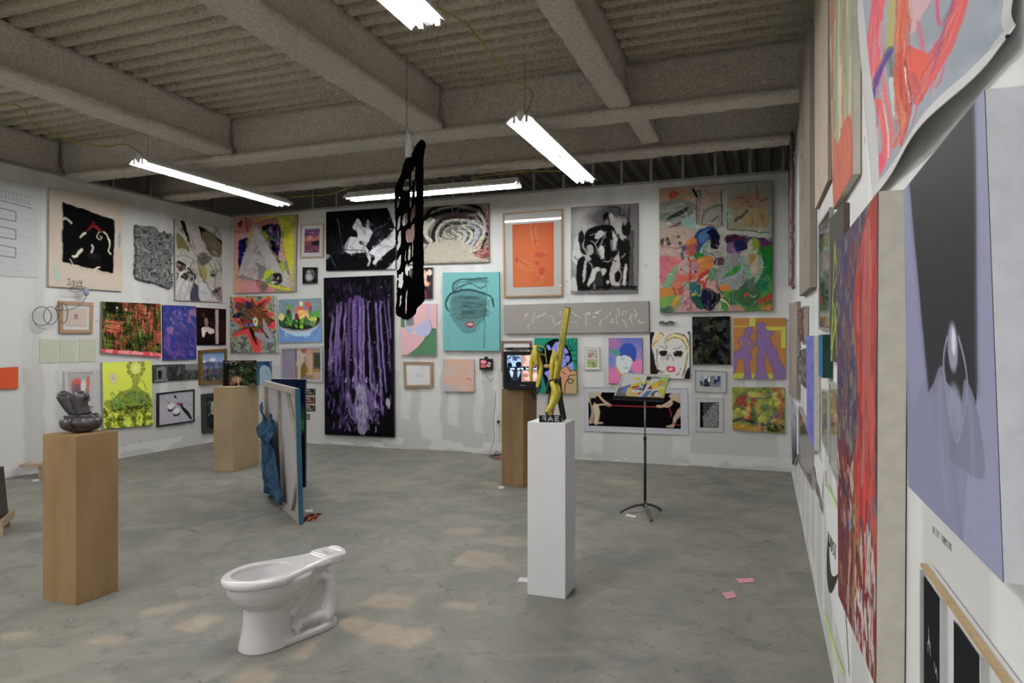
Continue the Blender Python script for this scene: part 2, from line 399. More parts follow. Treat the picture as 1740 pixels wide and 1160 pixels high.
# gain put into each picture's colours to offset lamp falloff on the walls
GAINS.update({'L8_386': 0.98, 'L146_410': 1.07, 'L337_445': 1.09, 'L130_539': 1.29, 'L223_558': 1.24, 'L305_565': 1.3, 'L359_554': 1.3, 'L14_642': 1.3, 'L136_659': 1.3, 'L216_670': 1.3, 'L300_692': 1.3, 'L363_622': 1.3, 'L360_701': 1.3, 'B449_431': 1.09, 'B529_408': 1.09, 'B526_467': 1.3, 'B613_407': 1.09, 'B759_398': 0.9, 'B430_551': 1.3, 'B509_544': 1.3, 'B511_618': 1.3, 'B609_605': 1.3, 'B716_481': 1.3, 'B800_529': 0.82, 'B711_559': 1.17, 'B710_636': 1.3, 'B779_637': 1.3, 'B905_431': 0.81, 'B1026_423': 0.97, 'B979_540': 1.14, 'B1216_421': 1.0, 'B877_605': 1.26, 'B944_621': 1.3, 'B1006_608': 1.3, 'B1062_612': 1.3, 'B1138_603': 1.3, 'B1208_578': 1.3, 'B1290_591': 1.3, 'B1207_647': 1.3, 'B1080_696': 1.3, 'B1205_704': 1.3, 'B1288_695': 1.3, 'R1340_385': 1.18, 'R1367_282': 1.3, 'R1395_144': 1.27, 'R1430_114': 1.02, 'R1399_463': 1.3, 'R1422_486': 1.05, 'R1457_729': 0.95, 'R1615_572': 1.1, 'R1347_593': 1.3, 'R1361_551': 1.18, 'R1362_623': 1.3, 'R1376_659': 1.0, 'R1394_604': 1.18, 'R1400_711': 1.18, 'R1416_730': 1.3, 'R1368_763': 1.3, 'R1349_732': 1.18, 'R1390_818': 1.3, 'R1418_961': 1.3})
# ================================================================= pictures on the left wall
def a_lines(c):
    c.grain(0.02, 6, 8)
    for k in range(9): c.s_([38+k*6, 10.5+k*0.35, 38+k*6, 19+k*0.3], 0.5, '555555')
    c.s_([0, 9, 92, 14], 0.5, '888888'); c.s_([0, 17, 92, 22], 0.6, '666666'); c.s_([0, 20, 92, 25.5], 0.9, '444444'); c.s_([0, 15, 92, 20], 0.3, '999999')
    for y in (28, 47, 66):
        c.s_([0, y, 66, y+4, 66, y+14, 0, y+12], 1.0, '3c3c3c', sm=False); c.s_([0, y+6.5, 90, y+10.5], 0.35, '9a9a9a')
    for y in (80, 86, 92): c.s_([0, y, 92, y+1.5], 0.25, 'b5b5b5')
sheet('L', [-46, 293, 64, 316, 63, 472, -46, 466], a_lines, 'large white sheet with ruled lines and three boxes, cut by the left edge', 'drawing', 'drawing_sheet', bg='c6c8c8', curl=0.012, d=0.008)
def a_black14(c):
    c.grain(0.04, 70, 90).n('c9bcaa', 3, 3, 0.55, 0.3, 0.4)
    c.p([18, 12.5, 89, 22, 87.5, 81, 18, 74], '0a0909'); c.n('24221f', 9, 7, 0.6, 0.1, 0.7, (20, 62, 86, 78))
    c.s_([17.6, 13, 17.6, 73], 0.8, '2e7a5c', 0.8); c.s_([88.3, 40, 87.5, 80], 0.8, '5b1e33', 0.8); c.r(78, 19.4, 86, 21, 'cfc9ba')
    for p, w in (([19, 30, 23, 28, 29, 33], 3), ([43, 46, 46, 43, 50, 41], 2.6), ([33, 67, 38, 66, 42, 61, 44, 59], 3.2), ([58, 53, 60, 56, 58, 60], 3), ([28, 71, 31, 73, 33, 76, 36, 77], 1.2), ([62, 80, 66, 76.5, 69, 75.5], 1.6)): c.s_(p, w, 'd9d2bd' if w != 3 else 'b9b0b4')
    c.s_([74, 37, 80, 42, 83, 50, 81, 57, 83, 60], 1.8, 'ded7be'); c.s_([74, 37, 67, 38, 65, 43, 68, 46, 72, 44, 69, 42], 1.0, 'd8d0b0')
    for k in range(9): c.s_([73, 38, 66-k*0.4, 36-k*0.6, 60-k*1.2, 27+k*1.6], 0.9, 'a31c22' if k % 2 else '7d1519')
    for k in range(14): c.s_([30+k*4.2, 75+k*0.45, 30+k*4.2+1, 79+k*0.4], 0.5, '3a3632', 0.7)
    c.e(95.5, 43, 2.2, 9, '7fa9ad', 0.9, 0.3); c.e(10, 88, 4, 7, '9dbfba', 0.8, 0.5, rot=-20); c.e(12, 79, 4, 3, 'a5c0b6', 0.6, 0.5)
    c.s_([25, 92, 27, 91, 28.5, 93, 25, 97, 30, 96.5], 0.9, '1d1b1a'); c.o(33.5, 95, 1.8, 2.2, 0.8, '1d1b1a'); c.s_([38, 92.5, 38, 97], 0.9, '1d1b1a'); c.s_([41.5, 92, 41, 95, 45, 94.5], 0.9, '1d1b1a'); c.s_([44, 91.5, 44, 97.5], 0.9, '1d1b1a'); c.s_([28, 98.5, 45, 98], 0.5, '3a3632')
canvas('L', [84, 318, 209, 342, 208, 495, 83, 486], 0.035, a_black14, 'tall beige canvas with a black square of worms and 2014 written below', bg='c3b6a6')
def a_bw_organic(c):
    c.n('a7a39a', 5, 6, 0.5, 0.2, 0.8).n('6f6d66', 6, 8, 0.62, 0.1, 0.7)
    c.n('b3a0a2', 3, 4, 0.62, 0.12, 0.6)
    c.b([12, 2, 22, 3, 26, 14, 34, 22, 30, 26, 20, 15], '141412'); c.b([50, 4, 62, 6, 100, 18, 98, 24, 75, 20, 60, 18, 55, 12], '1b1a17'); c.b([58, 12, 75, 10, 98, 22, 97, 38, 80, 40, 66, 30], '716a50')
    c.b([30, 18, 45, 10, 55, 24, 62, 36, 50, 44, 38, 36], 'b4a8a6'); c.b([2, 18, 14, 20, 26, 30, 30, 38, 18, 42, 6, 38], '7d7745'); c.b([2, 38, 20, 36, 36, 44, 42, 50, 20, 48, 3, 46], 'b7b5ad')
    c.b([48, 42, 54, 37, 66, 36, 76, 40, 84, 50, 86, 62, 82, 76, 88, 84, 76, 84, 62, 72, 52, 58, 47, 50], 'aeb09c'); c.b([48, 47, 50, 40, 62, 36, 74, 40, 78, 46, 68, 50, 62, 54, 52, 53], '6a6462')
    c.b([49, 53, 62, 55, 68, 62, 66, 72, 58, 70, 50, 60], 'a29a55'); c.e(61, 44, 1.4, 1, '141412'); c.e(80, 63, 7, 5, '8a877e'); c.e(80, 65, 5, 2, '34302d')
    c.p([60, 72, 74, 82, 60, 80], '5b403a')
    c.b([4, 52, 20, 54, 36, 62, 44, 70, 36, 78, 22, 74, 8, 78, 4, 70], '28261f'); c.k(38, ['efece4', '151413', '6d6a60', '8b3a33', 'c9c4b8'], 14, 2.2, 30, 60, (5, 54, 48, 80))
    c.b([4, 74, 20, 74, 38, 82, 34, 98, 6, 98], 'c3c1bd'); c.k(30, ['9d9b99', 'd9d8d5'], 24, 1.6, 110, 15, (6, 76, 36, 98), 0.7)
    c.b([36, 80, 46, 78, 52, 86, 54, 99, 32, 99], '4b4a5c'); c.b([50, 80, 66, 76, 82, 84, 90, 99, 54, 99], 'c0bfc3'); c.p([76, 88, 92, 80, 99, 84, 99, 99, 90, 99], '8f8180'); c.p([78, 86, 94, 80, 97, 82, 84, 90], '4a4541')
    for P in ([20, 4, 26, 16, 38, 24, 42, 34], [54, 2, 58, 20, 72, 32, 80, 44], [30, 24, 36, 34, 48, 44], [47, 48, 52, 64, 66, 78, 80, 96], [84, 48, 88, 60, 84, 78, 90, 90], [3, 46, 22, 44, 40, 50], [62, 16, 74, 30, 96, 34], [86, 44, 96, 52, 99, 64], [86, 56, 96, 60], [66, 74, 82, 92], [84, 82, 98, 96], [52, 60, 60, 74], [74, 50, 82, 60]): c.s_(P, 1.1, '1c1a18', 0.9)
    c.k(40, ['1c1a18', '45423c'], 16, 0.8, 60, 50, a=0.7); c.k(20, ['d7d4cb'], 12, 1.2, 60, 50, a=0.6)
    c.dab(260, 9, 1.4, 60, 50, .1)
canvas('L', [297, 371, 377, 387, 378, 513, 298, 510], 0.035, a_bw_organic, 'tall black, white and ochre painting of tangled organic forms beside the room corner', bg='b9b6ae', side='8d8a84')
def a_block(c):
    c.grain(0.03, 20, 20)
    for r in range(5):
        for k in range(4 if r else 3): c.r(42+k*4.6+(2 if not r else 0), 33+r*5.6, 45.8+k*4.6+(2 if not r else 0), 37.6+r*5.6, ['5b4470', '6a4a84', 'a03f4b', '4b4480', '8e5a60'][(r*3+k*2) % 5])
framed('L', [101, 511, 159, 514, 158, 566, 102, 566], 0.045, 'a8896a', a_block, 'small light wood frame with a tiny purple block print, under the wire sculpture', mat_box=(0.1, 0.12, 0.88, 0.86), mat_w=0.05, bg='b9ab9b', mat_col='cfcfcc')
def a_plaid(c):
    c.grain(0.1); c.n('2a3a16', 9, 7, 0.45, 0.2, 0.9).n('b4513c', 5, 5, 0.56, 0.1, 0.85).n('5d7a2b', 8, 5, 0.58, 0.08, 0.8).n('07110a', 6, 6, 0.6, 0.1, 0.9)
    c.k(190, ['12180c', '3e5a22', '7d9a40', 'c4543f', '16200f', '7a2a20', '24381a', 'a5b85a'], 16, 1.1, 90, 3, a=0.72, bend=0.02)
    c.k(120, ['12180c', '0c0f09', '7a3a24', 'd0674c', '2c4218', '1a1a10'], 14, 1.2, 0, 3, a=0.65, bend=0.02)
    c.k(60, ['c95a48', 'd87a5c', 'b33f35'], 9, 1.2, 90, 4, (56, 4, 99, 60), 0.75, 0.02); c.k(26, ['c95a48', 'd87a5c'], 14, 1.4, 0, 4, (4, 38, 34, 58), 0.7, 0.02)
    c.k(150, ['0c120a', '1d2c12', '0e160c', '36481c', '56702c'], 12, 1.3, 90, 3, a=0.7, bend=0.02).k(70, ['0c120a', '141a0e'], 10, 1.2, 0, 3, a=0.7, bend=0.02); c.n('0a0f0a', 4, 3, 0.5, 0.1, 0.85, (6, 2, 34, 22)); c.r(0, 92.5, 100, 100, 'd88a90'); c.n('c8323f', 14, 5, 0.5, 0.1, 0.9, (0, 92.5, 100, 100)); c.e(25, 10.5, 1.4, 1.6, 'd5dbe0'); c.e(40, 13, 1.3, 1.6, 'd5dbe0'); c.s_([0, 99.5, 100, 99.5], 0.8, 'b0274a')
canvas('L', [174, 512, 273, 516, 274, 607, 173, 599], 0.04, a_plaid, 'wide plaid painting in dark green and brick red with pink lower edge', bg='3c4a22', side='948c80')
def a_blue(c):
    c.g('4d4a86', '3d3674').n('2b3a88', 4, 6, 0.5, 0.08, 0.9)
    c.n('8d6b94', 5, 7, 0.62, 0.05, 0.9, (0, 0, 100, 55)); c.n('6b4a94', 6, 8, 0.55, 0.06, 0.85, (0, 50, 100, 100))
    c.k(60, ['22307e', '8a6a9a', '2b3a88', '6d4f98'], 22, 2.6, 55, 22, a=0.75, bend=0.25); c.k(30, ['1d2a6c', '5a3d8a'], 30, 2.2, 25, 15, (0, 55, 100, 100), 0.8); c.sp(30, ['a98ab0', '8d7aa8'], 1.4, (8, 5, 70, 40))
canvas('L', [277, 518, 333, 520, 334, 610, 278, 612], 0.03, a_blue, 'upright deep blue and violet painting with rippled brush marks', bg='34408a', side='2e3550')
def a_dark_room(c):
    c.n('2a1416', 3, 3, 0.55, 0.2, 0.8); c.r(62, 3, 74, 97, '8f7f78'); c.r(67, 3, 72, 97, 'b5a49a'); c.r(78, 30, 98, 92, '32181a'); c.r(74, 3, 77, 97, '24191a')
    c.b([24, 34, 30, 26, 38, 34, 36, 48, 28, 50], '8c6a62'); c.b([14, 58, 22, 52, 40, 54, 44, 62, 30, 64, 22, 78, 17, 76], 'd8c8c4'); c.b([36, 58, 54, 56, 58, 66, 42, 70], 'cdbfb8'); c.e(34, 56, 14, 5, 'c8b4b0', 0.8, 0.5); c.s_([46, 40, 54, 46], 2, '5a4038'); c.s_([10, 14, 12, 50], 2, '3a2427'); c.e(20, 20, 3, 7, '48403c', 0.9, 0.5)
canvas('L', [335, 522, 384, 525, 384, 586, 336, 586], 0.025, a_dark_room, 'small dark painting of a dim interior with a pale curtain beside the corner', bg='150f12', side='121012')
def note(seed, pink):
    def f(c):
        c.grain(0.03, 8, 8)
        for k in range(17): c.s_([8, 6+k*5.4, 92-(k*37 % 30), 6.6+k*5.4], 1.1, 'a9aa92', 0.55)
        if pink: c.n('c9ae98', 4, 8, 0.6, 0.1, 0.4)
    return f
for i, (P, w) in enumerate((([67, 575, 98, 577, 97, 616, 68, 616], 'leftmost of the three pale green notepad pages below the wire loops'), ([102, 576, 131, 577, 131, 615, 102, 615], 'middle one of the three pale green notepad pages below the wire loops'), ([135, 575, 163, 576, 162, 614, 135, 614], 'rightmost of the three pale green notepad pages, next to the plaid painting'))):
    sheet('L', P, note(i, i == 2), w, 'notepad page', 'notepad_page', bg='c2c7b2', group='pale green handwritten pages on the left wall', curl=0.004)
canvas('L', [-2, 625, 31, 623, 31, 660, -2, 661], 0.03, lambda c: c.grain(0.03, 30, 30), 'small plain orange canvas cut by the left edge of the photo', wp=0.15, bg='bf5024', side='7a3418')
def a_orange_fog(c):
    c.g('a9a6a6', 'b5adad').e(38, 48, 26, 30, '7b6f78', 0.95, 0.4).e(36, 34, 24, 20, 'cf5a3a', 0.85, 0.5).e(40, 56, 20, 24, '6c5c66', 0.9, 0.5).e(66, 46, 12, 26, 'd8d2d6', 0.9, 0.6).e(86, 30, 7, 22, 'cf5638', 0.9, 0.5).e(84, 62, 9, 20, 'a56a72', 0.8, 0.6).e(62, 74, 30, 14, '9a7c88', 0.8, 0.5); c.r(60, 84, 100, 100, '6e6a66', 0.9)
framed('L', [110, 630, 163, 627, 161, 689, 111, 692], 0.035, 'cfcdcd', a_orange_fog, 'white framed print of blurred grey and orange shapes behind the dark torso sculpture', mat_w=0.02, bg='9c9494')
def a_yellow(c):
    c.grain(0.02, 5, 5); c.e(22, 24, 10, 9, 'd0b860', 0.6, 0.3); c.e(21, 24, 7, 7, 'cccbb4', 0.85, 0.25)
    for k in range(10): q = k*PI/5; c.s_([21, 24, 21+7*math.cos(q), 24+6.4*math.sin(q)], 0.7, '8d8b66')
    for k in range(10):
        q = k*PI/5+0.2; c.e(68+15*math.cos(q), 10+13*math.sin(q), 5.2, 4.8, '8d9430', 0.95, 0.25); c.o(68+15.5*math.cos(q), 10+13.3*math.sin(q), 5.6, 5.1, 0.8, 'e3ea7c')
    c.e(68, 10, 10, 8.6, 'c7cc58', 0.9, 0.3)
    for k in range(16): q = k*PI/8; c.s_([68, 10, 68+10*math.cos(q), 10+9*math.sin(q)], 0.6, 'e6ec90')
    c.b([60, 25, 76, 24, 74, 34, 62, 38], 'a5ad38'); c.s_([64, 26, 62, 36, 52, 44], 1, '4d5a1c'); c.s_([74, 25, 84, 34, 88, 46], 1, '4d5a1c'); c.s_([70, 26, 67, 44], 1.3, '57641e')
    c.b([20, 56, 34, 46, 52, 42, 66, 36, 80, 44, 96, 54, 97, 72, 70, 78, 30, 78, 3, 66, 4, 58], '7e8c2c', 0.85)
    c.k(130, ['1f5a45', '2e6f58', '3f7f4a', '55651c', '26431d', '8fae44', '163528', '5f9c6e'], 7, 1.0, 60, 70, (16, 46, 94, 72), 0.85, 0.6)
    for cx, cy, rr in ((36, 60, 13), (84, 60, 9), (60, 52, 8)):
        for k in range(9): q = k*PI/4.5; c.s_([cx, cy, cx+rr*math.cos(q), cy+rr*0.9*math.sin(q)], 0.9, '6fae6a' if k % 2 else '1f5f50')
        c.o(cx, cy, rr, rr*0.85, 0.8, '2d4f1e')
    c.n('5f6a16', 16, 16, 0.48, 0.08, 0.9, (0, 72, 100, 100)).n('2b350c', 14, 14, 0.58, 0.06, 0.85, (0, 68, 100, 100)).k(120, ['b9c83c', '3e4a12', '7a861f', 'd2dc4e'], 5, 1.1, 20, 60, (0, 74, 100, 100), 0.8); c.k(8, ['9a4a34', 'b06b50'], 8, 0.8, 90, 15, (6, 58, 18, 74), 0.6)
    c.dab(160, 4, .8, 30, 60, .12, .4, (0, 45, 100, 100))
canvas('L', [174, 616, 257, 613, 260, 722, 176, 729], 0.04, a_yellow, 'acid yellow painting of tangled green flowers, next to the torso sculpture', bg='ccd646', side='a8a6a6')
def sm1(c): c.n('3a3a3a', 5, 5, 0.5, 0.2, 0.7); c.r(22, 12, 88, 80, '8b8c8e', 0.8); c.r(30, 34, 60, 78, '2b2b2c', 0.9); c.b([36, 38, 46, 30, 52, 46, 48, 76, 38, 76], '171717'); c.r(8, 84, 95, 96, '9c9c9a', 0.7); c.k(12, ['c8c8c8', '222222'], 12, 2, 90, 40)
def sm2(c): c.g('3e4144', '2c2d30'); c.n('565a5e', 4, 4, 0.58, 0.1, 0.6); c.s_([58, 70, 78, 8], 2, '9a9a9a'); c.s_([50, 60, 66, 10], 1.4, '77787a'); [c.s_([54+k*3.4, 60-k*9, 66+k*2.6, 62-k*9], 1.6, '9a9a9a') for k in range(5)]; c.r(0, 74, 100, 100, '3a3b3d')
def sm3(c): c.g('8b8b8a', '7a7a79'); c.r(0, 42, 100, 100, '606160'); c.n('2f3030', 12, 8, 0.52, 0.1, 0.8, (0, 44, 100, 96)); c.s_([0, 42, 30, 34, 60, 42, 100, 38], 4, '3a3b3c')
for P, f, l in (([260.5, 620, 285.5, 619, 285.5, 648, 260.5, 650], sm1, 'small black and white photo with a hut, left of three in a row'), ([287.5, 619, 312.5, 618.5, 312.5, 646, 287.5, 647], sm2, 'small dark photo with a ladder, middle of three in a row'), ([314.5, 618.5, 337, 617.5, 337, 644.5, 314.5, 645.5], sm3, 'small grey photo of a field and fence, right of three in a row')):
    canvas('L', P, 0.02, f, l, 'photograph', 'mounted_photo', bg='555657', side='121212', m=paint_mat('print_paper', 0.75, bump=0.02), group='three small black and white photos on the left wall')
def a_beach(c):
    c.grain(0.03, 60, 60); c.s_([12, 14, 60, 66, 62, 98], 0.6, '6e6a74'); c.s_([48, 10, 60, 30, 90, 44, 99, 52], 0.7, '54505a'); c.b([44, 8, 50, 10, 52, 18, 47, 18], '1c1820')
    for x, y in ((36, 48), (52, 66)): c.e(x, y-6, 10, 9, 'd7d3cf'); c.b([x-10, y+3, x, y+7, x+11, y+1, x+6, y+11, x-6, y+12], '241a1c'); c.e(x-7, y-16, 2, 2.5, '3a2c30')
    c.s_([30, 34, 36, 40], 1, '4f8a56'); c.b([52, 34, 60, 36, 64, 42, 57, 44], 'a3243e'); c.b([62, 38, 70, 40, 72, 50, 84, 64, 92, 78, 97, 94, 92, 96, 84, 82, 74, 68, 66, 54], '0d0c11')
framed('L', [269, 668, 331, 661, 331, 716, 269, 725], 0.02, '121014', a_beach, 'black framed print of two half moon shapes and a long arm shadow', depth=0.045, bg='aca9b4', frough=0.3)
def a_gold(c):
    c.g('6e8ab8', '8aa0c4', box=(0, 0, 100, 34)); c.e(48, 27, 14, 8, 'd9d3d4', 0.95, 0.4); c.e(10, 30, 8, 5, 'cfcdd4', 0.8, 0.5); c.b([0, 38, 30, 32, 70, 34, 100, 40, 100, 60, 0, 58], '4f5878')
    c.n('7c84a0', 8, 6, 0.5, 0.1, 0.7, (0, 34, 100, 60)); c.n('31442c', 9, 6, 0.5, 0.1, 0.9, (0, 58, 100, 100)); c.k(60, ['6c7a3c', 'a5483c', 'b9a24a', '2b3a2c', '6d76a8', '1c2420'], 7, 2, 60, 60, (2, 52, 98, 98), 0.85); c.k(18, ['8f3a34', '703028'], 6, 2.4, 90, 20, (15, 56, 80, 76), 0.9)
    c.s_([12, 96, 14, 82, 22, 94, 24, 82], 1.8, '101417'); c.o(34, 90, 4, 6, 1.8, '101417'); c.s_([46, 84, 46, 96], 1.8, '101417'); c.s_([58, 84, 66, 96, 70, 82, 78, 96], 1.8, '101417')
framed('L', [340, 595, 386, 592, 387, 650, 341, 654], 0.05, '80602c', a_gold, 'gold framed landscape with blue sky above a crowd, near the corner', depth=0.05, glass=False, bg='4f5878', frough=0.35, fnoise=0.5)
def a_portrait(c):
    c.n('2b3a36', 5, 6, 0.5, 0.15, 0.9).n('7f6f5e', 4, 6, 0.6, 0.1, 0.8); c.b([46, 18, 66, 16, 70, 40, 60, 62, 46, 50], '9a9a90'); c.b([30, 60, 60, 56, 76, 70, 74, 98, 30, 98], '16201f'); c.k(24, ['c9c3b4', '10181a', '4c6a62', '8a5f4c'], 14, 3, 90, 25, (18, 10, 90, 95), 0.8)
framed('L', [345, 670, 376, 666, 376, 733, 346, 736], 0.06, '3a342e', a_portrait, 'dark framed portrait hidden partly behind the cardboard brown plinths', depth=0.05, glass=False, bg='22302e', fnoise=0.6)

# ================================================================= pictures on the rear wall
def a_triangle(c):
    c.n('b98a80', 3, 3, 0.55, 0.15, 0.6); c.r(0, 0, 8, 100, 'd3a08f', 0.6); c.r(0, 60, 14, 100, 'd0a26e', 0.5)
    c.r(66, 0, 99, 100, '8f8a6c'); c.p([38, 3, 66, 0, 96, 2, 97, 96, 84, 99, 40, 88, 22, 30], 'c4bf16'); c.p([66, 5, 78, 3, 96, 20, 95, 4, 78, 0], 'aaa646'); c.n('8c8a30', 5, 5, 0.6, 0.1, 0.7, (72, 2, 98, 30)); c.p([96, 20, 100, 18, 100, 100, 93, 99, 96, 60], 'a69a86')
    c.p([33, 8, 70, 1.5, 76, 30, 93, 94, 50, 88, 30, 60], '9c8780'); c.p([42, 10, 70, 3, 72, 14, 50, 20], 'a8777c'); c.n('b2666a', 6, 6, 0.55, 0.1, 0.6, (36, 4, 72, 16))
    c.b([46, 14, 72, 12, 76, 32, 76, 50, 84, 60, 74, 62, 60, 42, 50, 24], '0f0d16'); c.b([52, 14, 70, 14, 70, 26, 58, 28], '1b1d6c'); c.k(70, ['0c0b12', '1f1f7c', '4c2a30', '86766a', 'b46a78', '0d0c12', '4f7f2c', '7a3fa0'], 10, 2.4, 60, 60, (52, 14, 78, 64), 0.85); c.e(59, 18, 1.6, 4, 'b983a8'); c.e(51, 25, 3, 6, '7f9a1c', 0.9, 0.3, rot=-25)
    c.p([76, 24, 82, 54, 80, 60, 74, 48], 'b98e8a'); c.p([74, 46, 86, 58, 78, 64, 72, 56], 'c0968a'); c.b([76, 60, 86, 64, 80, 78, 74, 72], '9cb51a'); c.p([86, 68, 92, 84, 78, 78], 'b9b6b4'); c.b([82, 84, 92, 84, 90, 96, 80, 90], 'b3a08e'); c.p([80, 62, 86, 60, 92, 82, 84, 74], '8a8884')
    c.p([8, 31, 24, 26, 22, 42, 12, 66, 8, 72], '14186e'); c.p([14, 30, 24, 26, 22, 44, 17, 46], '0e0e1e')
    c.p([36, 9, 95, 98, 60, 90, 5, 76.5], 'b3aeac'); c.n('9a9794', 7, 7, 0.55, 0.12, 0.5, (20, 30, 60, 70)); 
    c.k(34, ['8a5f62', 'c08a8e', '4a3a3c', '96706e'], 7, 1.2, 50, 40, (16, 60, 46, 82), 0.7); c.k(10, ['2f2c2c'], 6, 0.7, 0, 25, (22, 38, 46, 60), 0.8)
    c.b([40, 70, 48, 64, 54, 72, 48, 82, 42, 80], '7b7f80'); c.b([50, 74, 60, 70, 66, 76, 62, 84, 50, 84], 'b9c41c'); c.b([52, 82, 66, 78, 64, 88, 54, 88], '6f9a4c'); c.b([62, 78, 76, 76, 78, 88, 66, 90], '30201c'); c.k(22, ['101014', '5c2a24', 'c8c4c0', '1d2450'], 5, 1.5, 70, 50, (62, 76, 76, 90), 0.9)
    c.p([5, 76.5, 60, 88, 60, 91, 4, 78.5], '8c8886'); c.p([51, 88, 94, 96, 92, 99, 80, 98, 52, 91], 'c9c51c')
    c.b([36, 84, 46, 84, 52, 98, 42, 99], '8b4a4c', 0.6); c.e(50, 93, 6, 5, '5c5a5c', 0.8, 0.5); c.s_([2, 18, 18, 20], 0.9, '4a2c2c'); c.b([7, 8, 13, 4, 15, 10, 11, 14], '6e2a24'); c.s_([20, 2, 22, 18], 3.5, '5a4a4c', 0.7); c.b([22, 4, 30, 6, 26, 16, 20, 16], 'b4544c', 0.7); c.r(8, 22, 24, 27, 'b9a8a2', 0.8)
    for P in ([36, 9, 95, 98], [36, 9, 5, 76.5, 60, 89, 92, 96], [38, 9, 70, 3, 76, 26, 94, 96]): c.s_(P, 0.6, '3b3836', sm=False)
    c.dab(380, 8, 1.6, 60, 60, .12, .45)
canvas('B', [396, 370, 504, 364, 502, 495, 397, 498], 0.04, a_triangle, 'pink and yellow painting with a large grey triangle, highest in the corner', bg='c98a90', side='8a8078')
def a_sunset(c):
    c.g('34307c', '9c5a7c', box=(0, 0, 100, 35)); c.g('9c5a7c', 'd08a50', box=(0, 35, 100, 52)); c.g('8a4a54', '5a3a60', box=(0, 52, 100, 100)); c.n('c07a7c', 3, 12, 0.55, 0.08, 0.8, (0, 5, 100, 50)).n('e0a86c', 3, 12, 0.6, 0.06, 0.8, (0, 32, 100, 52)).n('2c2a6c', 3, 10, 0.58, 0.08, 0.8, (0, 0, 100, 30)); c.k(60, ['b8616c', '3d2a5c', 'd08a70', '5c3a74'], 16, 2, 0, 8, (0, 56, 100, 100), 0.8); c.b([45, 60, 60, 52, 95, 50, 98, 66, 60, 70], '24182c'); c.k(10, ['24182c'], 10, 1, -30, 30, (50, 42, 95, 62))
framed('B', [510, 381, 550, 379, 549, 437, 509, 438], 0.025, 'b3a088', a_sunset, 'small framed sunset over the sea with a wide white mat', mat_w=0.055, mat_col='c8c6ca', bg='8a4a6c')
def a_blob(c): c.e(50, 50, 38, 44, '6f6f70', 0.95, 0.35, rot=20).e(44, 62, 26, 24, 'a9a9aa', 0.9, 0.5).e(36, 22, 10, 8, 'b9b9ba', 0.8, 0.4).e(72, 44, 10, 26, '4b4b4c', 0.8, 0.4); c.k(14, ['2a2a2c', 'c5c5c6'], 20, 2, 60, 40, (20, 15, 80, 88), 0.6)
framed('B', [514, 454, 538, 454, 538, 481, 514, 482], 0.018, '0d0c0d', a_blob, 'tiny black framed picture of a pale cloudy stone', depth=0.035, bg='0c0c0d', frough=0.3)
def a_smoker(c):
    c.n('15161c', 4, 4, 0.5, 0.3, 0.8); c.k(30, ['050507', '1d1f28'], 30, 4, 70, 20, a=0.6)
    c.b([88, 0, 100, 0, 100, 32, 94, 18], 'c6c6cb'); c.p([88, 0, 100, 0, 100, 20, 92, 10], 'cfcfd3')
    c.b([40, 25, 45, 15, 50, 22, 53, 30, 60, 30, 65, 38, 62, 52, 58, 58, 50, 53, 45, 46, 44, 36, 39, 30], 'c9c9cc'); c.b([58, 20, 61, 17, 62, 26, 58, 30], 'a9a9ae'); c.b([56, 30, 66, 36, 64, 46, 58, 40], 'c9c9cc'); c.s_([48, 28, 54, 36, 57, 42], 1.1, '15151a'); c.s_([45, 24, 50, 32], 0.7, '15151a'); c.b([43, 36, 46, 42, 46, 50, 50, 54, 42, 52, 38, 44], '0a0a0d')
    c.b([25, 66, 34, 46, 46, 46, 50, 54, 56, 60, 56, 70, 36, 72], 'c9c9cd'); c.s_([33, 48, 29, 60, 24, 70], 3, '7b7c84', 0.8); c.s_([53, 52, 57, 66, 62, 80], 4.6, 'b9b9c0'); c.s_([52, 54, 55, 68, 60, 82], 1.2, '1c1d24'); c.s_([62, 80, 62, 88, 60, 93], 3, 'c5c5ca'); c.b([47, 53, 52, 52, 54, 58, 49, 58], '0a0a0d')
    c.b([62, 72, 74, 60, 88, 48, 100, 34, 100, 60, 88, 72, 76, 84, 70, 92, 67, 88, 70, 78], 'cbcbd0'); c.k(14, ['e0e0e3', '8f9098', 'a9a9b0'], 16, 1.6, -35, 10, (74, 50, 98, 70), 0.6)
    c.b([64, 50, 76, 42, 96, 34, 84, 50, 72, 60, 62, 64], '1b1c22', 0.9); c.k(12, ['4c4e58', '0a0a0d'], 14, 1.5, -25, 15, (66, 22, 84, 44), 0.7); c.b([86, 76, 96, 66, 100, 64, 100, 92, 90, 99, 70, 99, 76, 90], '0c0c10'); c.p([88, 99, 100, 84, 100, 100, 86, 100], 'c9c9cd')
    c.s_([17, 14, 22, 50, 28, 82, 30, 99], 3, '343a48', 0.8, soft=0.5); c.s_([17, 12, 20, 40], 0.8, '6a7080', 0.8); c.s_([6, 74, 10, 86, 16, 98], 2, '4a505c', 0.7); c.s_([10, 70, 30, 66, 52, 68], 1.6, '23252f'); c.b([0, 72, 5, 74, 2, 80, 0, 80], '8a8c92'); c.s_([47, 77, 54, 78], 1.4, '6d6f78'); c.b([22, 72, 36, 74, 58, 72, 56, 92, 36, 99, 14, 99], '0d0e12', 0.8)
    c.dab(240, 12, 1.6, 60, 40, .1, .4)
canvas('B', [554, 360, 673, 352, 672, 457, 554, 460], 0.035, a_smoker, 'wide black and white painting of a leaning face and pale arm', bg='0a0a0e', side='2a2a2e')
